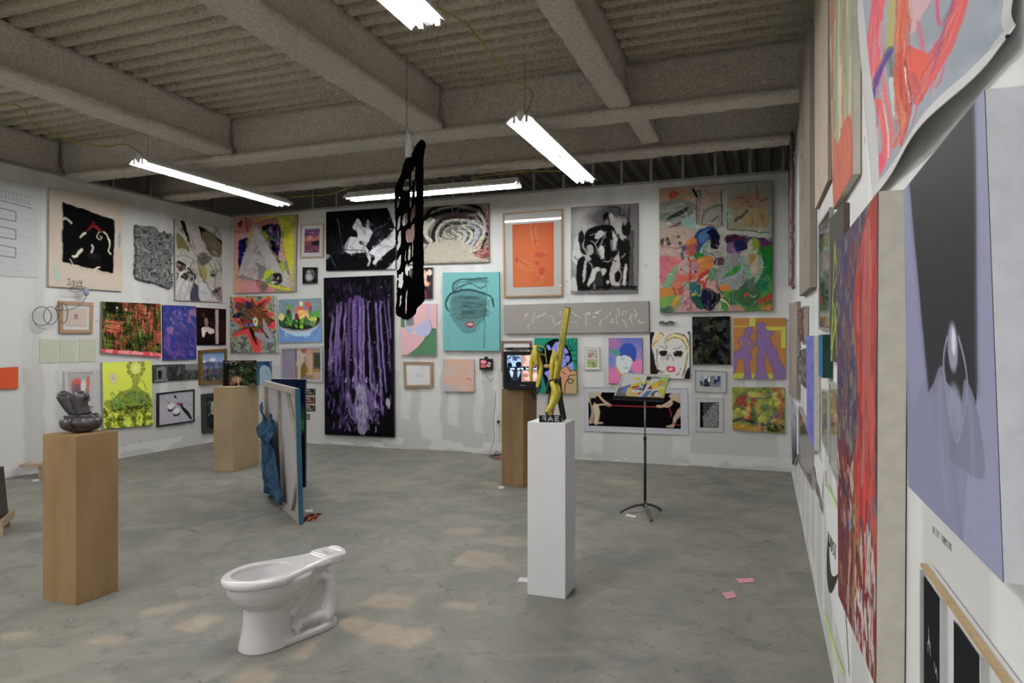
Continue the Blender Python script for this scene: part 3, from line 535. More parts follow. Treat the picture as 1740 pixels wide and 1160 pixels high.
def a_tunnel(c):
    c.grain(0.02, 6, 6); c.b([0, -6, 100, -6, 104, 104, 84, 100, 92, 70, 92, 40, 84, 18, 60, 8, 36, 8, 22, 22, 16, 46, 14, 60, 4, 60, 0, 30], '9a7f78')
    for k in range(9):
        t = k/9; cx = 56+10*t; rx = 40-32*t; top = 3+43*t; c.s_([cx-rx, 62-8*t, cx-rx*0.98, 40+5*t, cx-rx*0.6, top+6*(1-t), cx, top, cx+rx*0.7, top+5*(1-t), cx+rx, 40+5*t, cx+rx*0.8, 76-14*t], 7*(1-t)+1.8, ['17161a', 'c9c5b6', '2b282b', '8f8a88', '141316', 'c4c0b2', '3a3740', 'a9a59a', '4a4850'][k], 0.95)
        c.s_([cx-rx+2.5, 60-8*t, cx-rx*0.9, 40+5*t, cx-rx*0.55, top+8*(1-t), cx, top+3*(1-t)], 0.8, '17161a')
    for k in range(7):
        x = 94-k*7; c.s_([x-12+k, 30+k*3.5, x-2, 38+k*3, x, 54+k, x-8, 72-k*1.2, x-14+k, 82-k*3], 4.5-k*0.4, ['c9c8c4', 'b3b7c4', 'cfccba', 'c0c0c4', 'cfcdbe', 'b9b6ae', 'c9c6ba'][k]); c.s_([x-10+k, 30+k*3.5, x+0.5, 38+k*3, x+2.4, 54+k, x-6, 74-k*1.2], 0.9, '1d1b22')
    c.b([38, 6, 84, 4, 90, 14, 60, 20, 40, 18], '141215', 0.75); c.s_([36, 22, 60, 18, 84, 24], 3, '5a3a3c', 0.8); c.s_([20, 62, 14, 48, 18, 26, 34, 14, 60, 8], 4, '1a181c'); c.s_([32, 62, 25, 50, 26, 36, 34, 24], 5, 'cdcabb'); c.s_([36, 62, 30, 52, 30, 38, 38, 26], 0.9, '17161a'); c.s_([31, 65, 36, 60], 0.9, '17161a')
    c.b([16, 68, 36, 62, 48, 50, 58, 58, 62, 64, 72, 66, 80, 78, 86, 92, 100, 96, 100, 104, 0, 104, 4, 70], 'b9b4a2'); c.s_([78, 80, 86, 72, 92, 58], 4, 'd3d2a0'); c.b([80, 84, 90, 78, 100, 70, 100, 90, 88, 90], '8e4a46'); c.k(20, ['c9b4aa', '6f3230', 'a5605a'], 12, 1, -35, 25, (82, 60, 100, 94), 0.8); c.k(16, ['b9a49c', '5c3f3f'], 14, 1, 70, 20, (90, 10, 100, 60), 0.7)
    c.k(16, ['3a3a44', '5c5c66'], 14, 0.6, 15, 12, (44, 46, 66, 58), 0.7); c.s_([0, 70, 10, 72, 20, 70], 0.8, '4a3034'); c.r(0, 98, 100, 100, '6c675c', 0.6)
    c.dab(240, 10, 1.2, 40, 50, .08, .4)
canvas('B', [688, 354, 830, 345, 831, 445, 688, 449], 0.04, a_tunnel, 'wide cream painting of curved ribs like a tunnel, right of the hanging black lattice', bg='b9b4a2', side='777166')
def a_star(c):
    c.n('4a4c46', 26, 28, 0.5, 0.04, 0.85, octv=2).n('7fa08a', 4, 4, 0.6, 0.15, 0.4)
    S = [6, 66, 20, 60, 26, 55, 8, 42, 2, 36, 22, 42, 10, 18, 8, 4, 26, 3, 44, 8, 48, 0, 56, 14, 84, 2, 88, 8, 74, 24, 96, 34, 84, 38, 98, 46, 94, 58, 78, 56, 66, 66, 64, 82, 62, 98, 50, 99, 44, 82, 36, 66, 22, 68, 4, 72]
    P = np.array(S).reshape(-1, 2); ctr = np.array([48, 44])
    for k, col in ((1.12, 'a3a646'), (1.06, 'c9503a'), (1.0, 'cc3248')): c.p((ctr+(P-ctr)*k).ravel(), col, 0.9)
    c.sp(120, ['7a1430', 'e0505a', 'd8763c'], 0.9, (5, 5, 95, 95), 0.6)
    B = [16, 62, 30, 54, 10, 44, 26, 44, 14, 22, 14, 10, 34, 12, 44, 22, 46, 2, 60, 20, 82, 7, 72, 22, 66, 26, 84, 28, 80, 34, 96, 44, 86, 50, 92, 54, 76, 52, 62, 60, 58, 70, 56, 90, 46, 74, 40, 58, 26, 60]
    c.p(B, '6b4426'); c.k(46, ['8f6434', '4a2a18', 'a57a44', '6f3a22', '9a5a30'], 16, 1.5, 30, 60, (24, 14, 84, 60), 0.8)
    c.p([59, 17, 82, 6, 66, 17, 60, 21], '120c0c'); c.p([40, 58, 47, 72, 57, 90, 50, 64, 44, 56], '150e0e'); c.p([66, 26, 84, 26, 78, 29], '150e0e'); c.p([82, 38, 97, 44, 92, 46], '150e0e'); c.b([18, 36, 26, 42, 28, 46, 22, 42], '150e0e')
    c.e(40, 16, 8, 8, '33303c', rot=-35); c.e(16, 34, 12, 5, '2c2834', rot=-12); c.e(16, 17, 5, 5, '55455a'); c.sp(60, ['8b86a0', '15121a'], 0.9, (6, 6, 46, 40), 0.8)
    c.s_([22, 22, 36, 34, 50, 44], 6, '34463e'); c.s_([24, 24, 48, 42], 1.5, '6a8a74'); c.s_([50, 44, 64, 56, 76, 68], 3.5, '2f3f38'); c.b([50, 40, 56, 38, 60, 44, 58, 52, 52, 52], 'c9c8a4'); c.e(55, 45, 1.6, 2.2, '2b2420'); c.b([56, 52, 62, 52, 60, 57, 55, 56], '2e7a50')
    c.e(35, 51, 3.4, 2.4, '4f6ac4'); c.e(46, 51, 3.8, 2.4, '4f6ac4'); c.e(5, 51, 5, 2.8, '3f6ab0'); c.e(40, 45, 10, 2.4, '9a2c28'); c.s_([0, 44, 16, 44, 24, 52], 2, 'b53a30')
    c.b([70, 41, 73, 40, 80, 54, 88, 68, 92, 82, 80, 82, 60, 76, 52, 68, 53, 63, 60, 64, 72, 68, 79, 73, 74, 62, 71, 52], '8f8f98'); c.b([74, 68, 82, 73, 80, 75, 74, 71], '33333a'); c.s_([54, 70, 62, 78, 80, 83, 92, 82.5], 0.7, '22222a')
    c.s_([99.2, 0, 99.2, 100], 1.4, 'c9c6c2')
    c.dab(260, 6, 1.3, 40, 60, .14, .4)
canvas('B', [391, 504, 468, 502, 472, 599, 392, 599], 0.04, a_star, 'red edged brown starfish painting on a dotted ground, in the corner', bg='8f948a', side='b9b9b7')
def a_cactus(c):
    c.n('7f93a0', 20, 20, 0.5, 0.1, 0.5); c.b([0, 60, 20, 74, 50, 80, 80, 76, 100, 60, 100, 102, 0, 102], '5f86b8'); c.n('6f96c8', 8, 8, 0.5, 0.1, 0.5, (0, 70, 100, 100))
    c.b([2, 62, 14, 68, 40, 73, 66, 73, 92, 62, 96, 60, 88, 70, 78, 76, 70, 86, 40, 86, 20, 78, 8, 70], '9dbccf'); c.p([14, 76, 18, 77, 18, 86, 16, 86], '9dbccf'); c.p([60, 80, 66, 80, 64, 91, 61, 91], '9dbccf'); c.s_([1, 62, 20, 71, 50, 75, 80, 71, 98, 57], 1.6, 'b9653c'); c.b([0, 44, 20, 40, 60, 42, 94, 44, 96, 56, 80, 68, 50, 72, 20, 68, 2, 60], '23331f')
    for x, y, rx, ry, col in ((8, 54, 7, 10, '2f5a3c'), (24, 34, 6, 14, '2e6a2c'), (24, 18, 6, 6, '6aa02c'), (30, 48, 5, 13, '35783a'), (40, 52, 6, 12, '2c5a44'), (56, 48, 4, 14, '6f9a2c'), (36, 40, 4, 8, 'a9a9b0'), (45, 40, 7, 9, '7a3230'), (52, 24, 6, 8, 'c95c3c'), (42, 26, 6, 8, 'b8746c'), (54, 12, 4.5, 6, 'd6cf9c'), (70, 14, 7, 7, 'c9503c'), (62, 32, 8, 8, 'd98a50'), (54, 36, 7, 8, 'd8a04c'), (70, 34, 6, 7, 'b98a8c'), (76, 34, 5, 8, '55942c'), (88, 38, 3.4, 10, '4c9a34'), (94, 36, 3, 9, '4c9a34'), (80, 54, 10, 10, '5f8a5c'), (66, 54, 5, 9, '4a6f58'), (7, 40, 7, 8, 'cfc46a'), (20, 54, 4, 10, '3c6a4c'), (24, 28, 4, 5, '5c2c24'), (64, 24, 3, 4, '8a6f9c'), (76, 24, 4, 6, '8a3a3c')): c.e(x, y, rx, ry, col, 1, 0.15)
    c.s_([22, 42, 27, 60, 32, 46], 3, '74a92f'); c.s_([52, 44, 53, 66, 60, 46], 3, '79ad30'); c.e(54, 64, 4, 5, '86c030'); c.k(40, ['e0c86c', 'd9b04c', 'e8d890', 'd87a4c'], 5, 2, 60, 60, (48, 28, 70, 46), 0.9); c.sp(24, ['d6d24a', 'c9c83c'], 1.8, (72, 44, 88, 54)); c.sp(20, ['8fbf3c', '1d3a20'], 1.6, (16, 40, 90, 66)); c.s_([84, 50, 92, 30], 2, '57a53a')
    c.dab(200, 5, 1.6, 60, 60, .1, .4)
canvas('B', [473, 509, 544, 506, 546, 580, 474, 582], 0.035, a_cactus, 'painting of a blue bowl planted with bright flowering cactuses', bg='71878f', side='c2c4c4')
def a_bather(c):
    c.g('7d7688', '857a84', vert=False); c.r(0, 0, 34, 100, '8a8296'); c.r(34, 0, 37, 96, '5c4e54'); c.r(60, 0, 100, 60, '9a8a80'); c.r(80, 14, 100, 66, '524640'); c.r(84, 20, 97, 60, '3a332f'); c.r(72, 66, 100, 98, '9a7c40'); c.r(80, 76, 100, 98, 'a58c8a'); c.r(62, 20, 78, 86, 'b9a48c', 0.8)
    c.b([40, 0, 62, -4, 72, 0, 64, 14, 58, 30, 56, 50, 50, 66, 48, 98, 38, 98, 36, 60, 38, 30], 'b3a49c'); c.b([50, 0, 72, 0, 66, 10, 56, 16, 50, 10], '94614a'); c.b([64, 2, 76, 0, 80, 8, 74, 20, 66, 28, 70, 50, 74, 78, 70, 80, 62, 40, 60, 28], 'b98e78'); c.b([48, 64, 56, 44, 64, 60, 66, 78, 54, 98, 48, 96], '7d5f2c'); c.e(67, 82, 6, 5, 'b98a70'); c.r(37, 58, 40, 96, '7a6a48')
framed('B', [476, 590, 547, 587, 548, 649, 476, 646], 0.035, 'b6b6bb', a_bather, 'white framed photo of a standing nude figure beside a mirror', mat_w=0.0, bg='857a84')
def a_purple(c):
    R = c.rng; c.n('241a30', 10, 12, 0.6, 0.15, 0.5)
    c.k(70, ['3a2a4c', '241a30', '4a3a5c'], 10, 0.9, 90, 4, (15, 2, 98, 18), 0.7, 0.02)
    for (x0, x1, xb, y0, y1, w, col, a) in ((20, 16, 8, 17, 66, 4, '5c4070', .75), (25, 20, 14, 16, 72, 3, '6a4c84', .9), (32, 28, 24, 17, 60, 4, '553a6c', .8), (38, 36, 35, 14, 55, 6, '5a3a74', .85), (45, 45, 45, 15, 92, 6, '665084', .95), (52, 53, 54, 14, 96, 7, '705a8e', .95), (57, 57, 57, 14, 70, 3, '59407a', .9), (48, 48, 48, 14, 50, 12, '553572', .8), (64, 66, 70, 16, 84, 2, '554068', .8), (76, 80, 84, 17, 86, 3, '6f5a90', .85), (82, 85, 90, 16, 72, 3.4, '5f4a80', .8), (88, 92, 96, 14, 60, 2.5, '43305a', .8), (94, 95, 97, 12, 40, 2, '3c2a50', .8), (22, 25, 22, 40, 95, 4, '6a5088', .8), (13, 10, 8, 20, 60, 2.4, '3f2e54', .8), (33, 34, 32, 36, 84, 4, '5f4880', .8), (68, 72, 76, 44, 92, 4.5, '6f5a94', .9)):
        c.s_([x0, y0, x1, (y0+y1)/2, xb, y1], w, col, a, soft=0.5)
        for _ in range(5): q = R.uniform(-w, w)*0.6; c.s_([x0+q, y0+R.uniform(0, 8), x1+q, (y0+y1)/2, xb+q, y1-R.uniform(0, 8)], 0.7, ['8a72ac', '2c1c40', '9a86bc'][R.randint(3)], 0.6)
    for x, w_ in ((17, 2.4), (28, 3), (34.5, 1.6), (40, 3), (49, 1.4), (55, 1.6), (60.5, 5), (67, 3), (72, 4), (79.5, 2.4), (87, 3)): c.s_([x, 17, x+(x-50)*.12, 50, x+(x-50)*.22, 84], w_, '0b0910', 0.85, soft=0.4)
    c.k(170, ['0b0910', '0e0b14', '4a3860', '7d6b98'], 9, 0.8, 91, 3, (6, 16, 96, 80), 0.6, 0.02)
    for x in (28, 40, 49, 60, 72): c.s_([x, 16, x+(x-50)*0.1, 50, x+(x-50)*0.2, 88], 2, '0d0a14', 0.75, soft=0.5)
    c.b([36, 74, 48, 66, 60, 68, 72, 76, 78, 84, 66, 88, 58, 97, 46, 92, 32, 84], '6f5a8c', 0.8); c.b([46, 70, 56, 68, 62, 78, 62, 96, 50, 98, 46, 86], '8b84a0', 0.85); c.k(150, ['9d90ba', '4a3466', '7c64a0', 'a9a2c0', '2c1c3c', '120c1a'], 8, 1.1, 90, 14, (30, 64, 84, 96), 0.7, 0.1)
    c.b([38, 72, 44, 70, 44, 78, 40, 80], '17101f'); c.b([8, 66, 14, 60, 18, 68, 12, 74], '0d0a14', 0.8); c.k(60, ['0a0810', '5c4680'], 10, 1.6, 90, 8, (4, 60, 34, 96), 0.6); c.e(92, 79, 3, 3, '9f9cb4', 0.8, 0.4); c.k(40, ['08070c'], 9, 2, 90, 6, (60, 84, 99, 99), 0.7); c.k(30, ['08070c'], 9, 2, 90, 6, (2, 84, 40, 99), 0.7)
    c.sp(70, ['c5bcd6', '8f7fb0'], 0.45, (10, 5, 95, 70), 0.8)
    c.dab(500, 7, 1, 90, 8, .2, .5)
canvas('B', [550, 472, 667, 467, 669, 743, 552, 738], 0.05, a_purple, 'very tall dark painting of dripping purple streaks on black', bg='0b090e', side='1a151f', k=1.1)
def a_petals(c):
    c.n('4a3c3e', 6, 6, 0.5, 0.2, 0.7); c.b([50, 14, 66, 8, 76, 22, 72, 40, 80, 50, 60, 54, 44, 46, 40, 26], 'cfa796'); c.b([70, 18, 86, 6, 98, 16, 90, 26, 80, 24], 'd8b4aa'); c.b([58, 44, 70, 40, 84, 52, 72, 60, 60, 58], 'd2a68c'); c.b([46, 76, 62, 70, 76, 84, 72, 100, 44, 100], '7c3054'); c.b([10, 20, 40, 10, 44, 40, 20, 50], 'c59a8c'); c.k(14, ['8a7a72', '241c1e'], 14, 2, 80, 40, a=0.6)
    c.dab(80, 14, 4, 60, 60, .1, .5)
canvas('B', [697, 456, 735, 454, 735, 507, 697, 508], 0.03, a_petals, 'small dark painting with peach petals, half hidden behind the hanging black lattice', bg='352c2e', side='8f8a86')
def a_turq(c):
    c.grain(0.015, 5, 5)
    for x in (8, 10, 13, 17, 20, 24, 27, 34, 40, 44, 52, 54, 58, 62, 66, 70, 73, 75): c.s_([x, 60, x+0.3, 80+(x*7 % 19)], 0.6, '4d8d8f', 0.6)
    c.b([14, 34, 22, 26, 40, 22, 64, 24, 76, 30, 78, 44, 74, 60, 62, 68, 56, 76, 38, 78, 26, 70, 16, 60, 12, 48], '5f9092', 0.8); c.b([16, 36, 34, 30, 74, 34, 76, 56, 60, 60, 34, 62, 18, 54], '5b7f80', 0.75)
    c.r(34, 38, 74, 44, '3f5f5f', 0.55); c.r(34, 50, 70, 54, '3d5c5c', 0.5); c.r(36, 34, 72, 37, '6d9ea0', 0.6); c.r(34, 45, 70, 48, '6fa5a6', 0.5)
    c.k(60, ['39595a', '78b0b0', '4a6e6e', '2f4b4c'], 30, 1.2, 0, 5, (22, 30, 70, 62), 0.5, 0.05); c.r(12, 40, 32, 58, '6d9d9c', 0.4)
    c.s_([8, 48, 5, 40, 10, 30, 24, 24, 44, 22, 64, 25, 80, 29, 88, 34, 90, 44], 4, '27393a', 0.85, taper=True); c.s_([10, 50, 6, 40, 14, 28, 30, 24], 2.5, '1e2c2d', 0.7); c.s_([86, 31, 89, 40, 90, 46], 3, '1c2829', 0.8, taper=True); c.s_([18, 24, 20, 14, 32, 9, 52, 9, 78, 7], 3, '2d4444', 0.85); c.s_([22, 22, 26, 14, 40, 12, 60, 10, 80, 10], 2.2, '41605f', 0.75); c.s_([30, 20, 44, 14, 62, 12, 80, 13], 4, '5b8583', 0.7); c.s_([18, 24, 30, 18, 50, 15, 66, 20, 76, 17], 2.2, '2f4747', 0.8); c.s_([76, 10, 78, 22, 76, 40], 2.4, '5c8787', 0.6); c.s_([78, 32, 74, 60, 72, 98], 1.3, '3a5e60', 0.8); c.s_([82, 36, 80, 56], 1, '3a5e60', 0.7); c.s_([72, 58, 62, 66, 66, 72, 54, 76], 1.5, '5f8f90', 0.8)
    c.b([40, 66, 44, 63, 48, 64, 52, 63, 56, 66, 52, 70, 46, 71], 'a33a4c'); c.b([42, 66, 48, 65, 54, 66, 48, 68.5], 'd9c6c2')
    c.dab(120, 12, 1.2, 20, 40, .05, .3, (14, 10, 84, 76))
canvas('B', [752, 463, 848, 462, 849, 596, 753, 595], 0.045, a_turq, 'turquoise painting of a smeared grey head with red lips', bg='78bfc0', side='5d9fa2')
def a_bra(c):
    c.p([0, 0, 84, 0, 80, 50, 66, 56, 60, 70, 40, 88, 16, 99, 0, 99], 'cfa5aa'); c.b([60, 0, 80, 0, 78, 40, 72, 50, 60, 46], 'cfa5aa')
    c.p([82, 0, 100, 0, 100, 48, 88, 46, 80, 34], 'cfa5aa'); c.p([88, 47, 100, 48, 100, 100, 18, 100, 44, 86, 62, 72, 74, 56], '527f5e'); c.s_([90, 47, 80, 60, 66, 72, 46, 86, 18, 99], 1.2, '4a3a3c'); c.s_([82, 30, 88, 46, 100, 49], 1.2, '4a3a3c'); c.p([0, 28, 12, 28, 12, 46, 0, 46], '527f5e'); c.p([12, 30, 36, 28, 36, 42, 12, 46], 'a3a3aa')
    c.b([13, 46, 26, 42, 33, 50, 34, 58, 28, 58, 18, 54], 'a9abcc'); c.b([44, 44, 60, 36, 76, 32, 86, 46, 80, 58, 66, 63, 48, 62, 42, 54], 'a9abcc'); c.s_([80, 0, 77, 18, 76, 34], 5, 'a9abcc'); c.s_([33, 56, 43, 57], 3, 'c9c5d6')
canvas('B', [680, 516, 741, 516, 742, 604, 682, 603], 0.035, a_bra, 'flat pink and green painting of a torso in a pale blue bra', wp=0.15, bg='cfa5aa', side='bdbab8')
def a_text(c): c.grain(0.01, 5, 5); [c.s_([x, y, x+2.4, y+(k % 3-1)], 1.2, '8a8a8c', 0.8) for k, (x, y) in enumerate([(40+i*3.6, 46+j*5) for j in range(4) for i in range(8)])]
framed('B', [685, 614, 735, 615, 735, 658, 687, 659], 0.04, '9c8066', a_text, 'light wood frame around white paper with a tiny scribble of text', mat_w=0, bg='cccccc')
def a_skin(c): c.g('b3a8a4', 'bfa396').n('c49a84', 3, 3, 0.5, 0.25, 0.8).n('9fa0a8', 2, 2, 0.62, 0.15, 0.6); c.p([0, 70, 60, 100, 0, 100], 'a5a6ae', 0.8); c.e(84, 62, 10, 3, 'a86f54', 0.7, 0.6, rot=15); c.grain(0.04, 40, 40)
canvas('B', [753, 610, 805, 610, 806, 665, 754, 665], 0.03, a_skin, 'small square painting of bare pinkish skin under the turquoise head', bg='bb9f92', side='b0aeb0')
def a_orange(c):
    c.g('d2603c', 'd8743c').e(30, 40, 60, 40, 'de7f3e', 0.5, 0.9); 
    for P in ([46, 2, 48, 20, 54, 30, 64, 34], [54, 4, 55, 16, 62, 26], [44, 6, 46, 24, 50, 34, 52, 36], [58, 4, 57, 10, 60, 18], [8, 58, 24, 66, 44, 68, 56, 66], [6, 62, 24, 70, 46, 74, 60, 70], [14, 52, 30, 60, 46, 64], [62, 46, 74, 48, 82, 42], [60, 72, 62, 80, 70, 84], [70, 84, 72, 94], [66, 90, 60, 98], [78, 76, 74, 86]): c.s_(P, 1.1, 'e3ab8c', 0.9)
    for x, y, rx, ry in ((50, 6, 4, 3), (54, 29, 3.5, 3), (66, 50, 12, 5), (10, 56, 4, 5), (60, 62, 6, 3), (70, 76, 8, 6)): c.e(x, y, rx, ry, 'c83c34', 0.6, 0.7)
    for P in ([4, 58, 14, 54, 22, 60, 38, 68], [46, 62, 56, 60, 62, 66, 52, 68], [54, 52, 66, 48, 78, 52, 70, 56], [62, 74, 70, 70, 78, 76, 70, 82, 62, 78]): c.s_(P, 1.1, 'ae3a30', 0.9)
    for k in range(8): c.s_([0, 84+k*2, 40, 76+k*3], 0.5, 'de9468', 0.4)
framed('B', [854, 362, 956, 354, 956, 503, 856, 505], 0.022, '9c7c54', a_orange, 'large framed orange print of hands with a lamp streak on its glass', mat_box=(0.14, 0.13, 0.87, 0.9), mat_w=0.1, mat_col='b4b3ae', bg='d8703c', depth=0.035)
def a_figures(c):
    c.g('7f7d7c', '8a8886').e(28, 18, 30, 16, 'b3b0ae', 0.8, 0.8).e(60, 14, 36, 12, '4a4846', 0.85, 0.8).e(20, 50, 20, 30, 'b5b3b1', 0.7, 0.8).e(70, 30, 14, 14, 'bdbbb8', 0.7, 0.8); c.r(90, 0, 100, 94, '6f6c6a', 0.6); c.r(84, 30, 94, 96, '2c2a29', 0.7)
    c.b([48, 12, 54, 8, 60, 14, 58, 22, 50, 22], '0e0d0d'); c.b([57, 10, 64, 12, 66, 20, 60, 26, 58, 18], 'a5a3a0'); c.b([50, 18, 56, 17, 55, 24, 51, 23], '75716e')
    c.b([22, 30, 34, 24, 50, 22, 62, 24, 70, 34, 78, 44, 72, 52, 66, 60, 64, 72, 52, 78, 38, 70, 28, 58, 20, 46], '121111')
    c.b([56, 24, 60, 30, 62, 46, 58, 58, 50, 60, 48, 44], '0a0a0a'); c.b([44, 28, 50, 32, 44, 38, 36, 38, 38, 32], 'c3c1be', 0.9); c.b([62, 30, 70, 40, 68, 50, 64, 52], 'c0bebb', 0.9); c.b([42, 50, 48, 46, 50, 58, 46, 62], 'c8c6c3', 0.9); c.b([24, 46, 32, 46, 34, 54, 26, 56], 'b0aeab', 0.8)
    c.b([2, 60, 6, 40, 10, 34, 16, 50, 14, 60, 8, 66], 'c9c7c4', 0.85); c.b([12, 30, 16, 28, 20, 34, 18, 46, 24, 56, 16, 54, 12, 42], '222020'); c.b([10, 62, 20, 58, 24, 68, 20, 80, 18, 94, 8, 96, 8, 78], '1a1918'); c.b([20, 64, 24, 66, 22, 80, 18, 88], 'b8b5b2')
    c.b([24, 64, 36, 62, 46, 70, 40, 84, 26, 98, 16, 98, 22, 82], '141312'); c.b([34, 72, 44, 72, 36, 84, 26, 92, 26, 86], 'c5c3c0', 0.9); c.b([44, 62, 62, 60, 70, 66, 62, 76, 52, 82, 46, 80], '0e0d0d'); c.b([44, 74, 52, 72, 52, 78, 44, 82], 'bab8b5'); c.e(53, 88, 9, 9, '0a0a0a'); c.e(55, 88, 2.4, 2, 'b5b3b0', 1, 0.6); c.b([38, 78, 46, 76, 48, 92, 36, 94], '353331')
    c.b([64, 62, 74, 58, 76, 66, 68, 78, 72, 92, 62, 92, 58, 82], 'b5aeaa', 0.85); c.b([66, 78, 74, 76, 74, 88, 66, 86], '100f0f'); c.b([74, 46, 84, 40, 88, 54, 88, 70, 86, 92, 76, 94, 74, 78], '161514'); c.b([80, 70, 84, 70, 82, 90, 78, 92], 'c0bdb9'); c.b([76, 24, 84, 16, 90, 26, 86, 36, 78, 34], '1b1a19'); c.b([78, 18, 82, 16, 84, 22, 80, 24], '8a8784')
    for P in ([72, 34, 66, 52, 56, 56], [26, 28, 44, 26, 58, 24], [84, 34, 88, 50, 86, 66], [88, 2, 86, 16, 90, 26], [56, 3, 72, 4, 72, 12, 80, 12], [76, 50, 64, 60], [40, 64, 56, 62, 68, 64], [6, 58, 14, 66]): c.s_(P, 1.6, '0d0c0c', 0.9)
    for P in ([28, 34, 38, 32, 44, 36, 36, 44], [30, 40, 38, 46, 42, 56], [52, 30, 48, 40, 44, 46], [64, 34, 68, 44], [76, 60, 82, 56], [22, 60, 32, 70, 30, 80], [60, 40, 62, 52], [48, 64, 58, 64, 62, 60], [70, 70, 76, 80, 72, 88]): c.s_(P, 1.0, 'bcbab7', 0.85)
    c.r(0, 92, 100, 98, '121110', 0.9); c.b([0, 84, 6, 82, 10, 98, 0, 99], 'c5c3c0', 0.9); c.r(0, 97, 100, 100, '6c6a68', 0.8)
    c.dab(260, 7, 1.5, 75, 40, .14, .4)
canvas('B', [970, 352, 1084, 345, 1083, 497, 970, 498], 0.035, a_figures, 'black and white painting of a crowd of muscular figures, right of the orange print', bg='858381', side='a5a39f')
def a_scratch(c):
    c.grain(0.04, 110, 40); c.s_([2, 36, 7, 39, 9, 50, 13, 64], 0.4, 'b98f70'); c.s_([4, 36, 10, 44], 0.3, 'b98f70')
    for i, P in enumerate(([14, 50, 15, 40, 16, 36], [14, 40, 16, 30], [20, 46, 21, 30, 22, 26], [23, 44, 28, 34, 28, 32], [19, 70, 20, 56, 22, 52], [17, 84, 17, 70], [29, 42, 33, 46], [35, 66, 34, 50], [35, 72, 38, 66], [40, 24, 39, 36, 41, 42], [40, 58, 38, 70], [47, 30, 50, 40, 52, 42, 52, 48], [46, 60, 50, 68], [56, 74, 57, 44, 59, 34, 56, 36], [61, 50, 64, 46], [62, 34, 66, 30, 68, 20], [64, 28, 65, 38], [66, 78, 67, 66, 68, 56], [70, 56, 73, 38, 74, 28], [73, 66, 75, 64, 75, 54], [77, 72, 78, 44], [79, 22, 80, 36, 80, 46], [82, 46, 83, 34, 85, 36], [82, 60, 84, 76, 86, 82], [87, 60, 88, 40, 90, 50], [88, 58, 89, 74], [91, 54, 91, 38, 90, 28], [93, 60, 94, 70, 97, 68])): c.s_(P, 0.3, 'd6d5d1')
canvas('B', [856, 518, 1102, 511, 1103, 564, 857, 567], 0.04, a_scratch, 'long low grey linen canvas with scattered thin white scratches', bg='8f8b86', side='6f6c68', k=1.3, res=(320, 74))
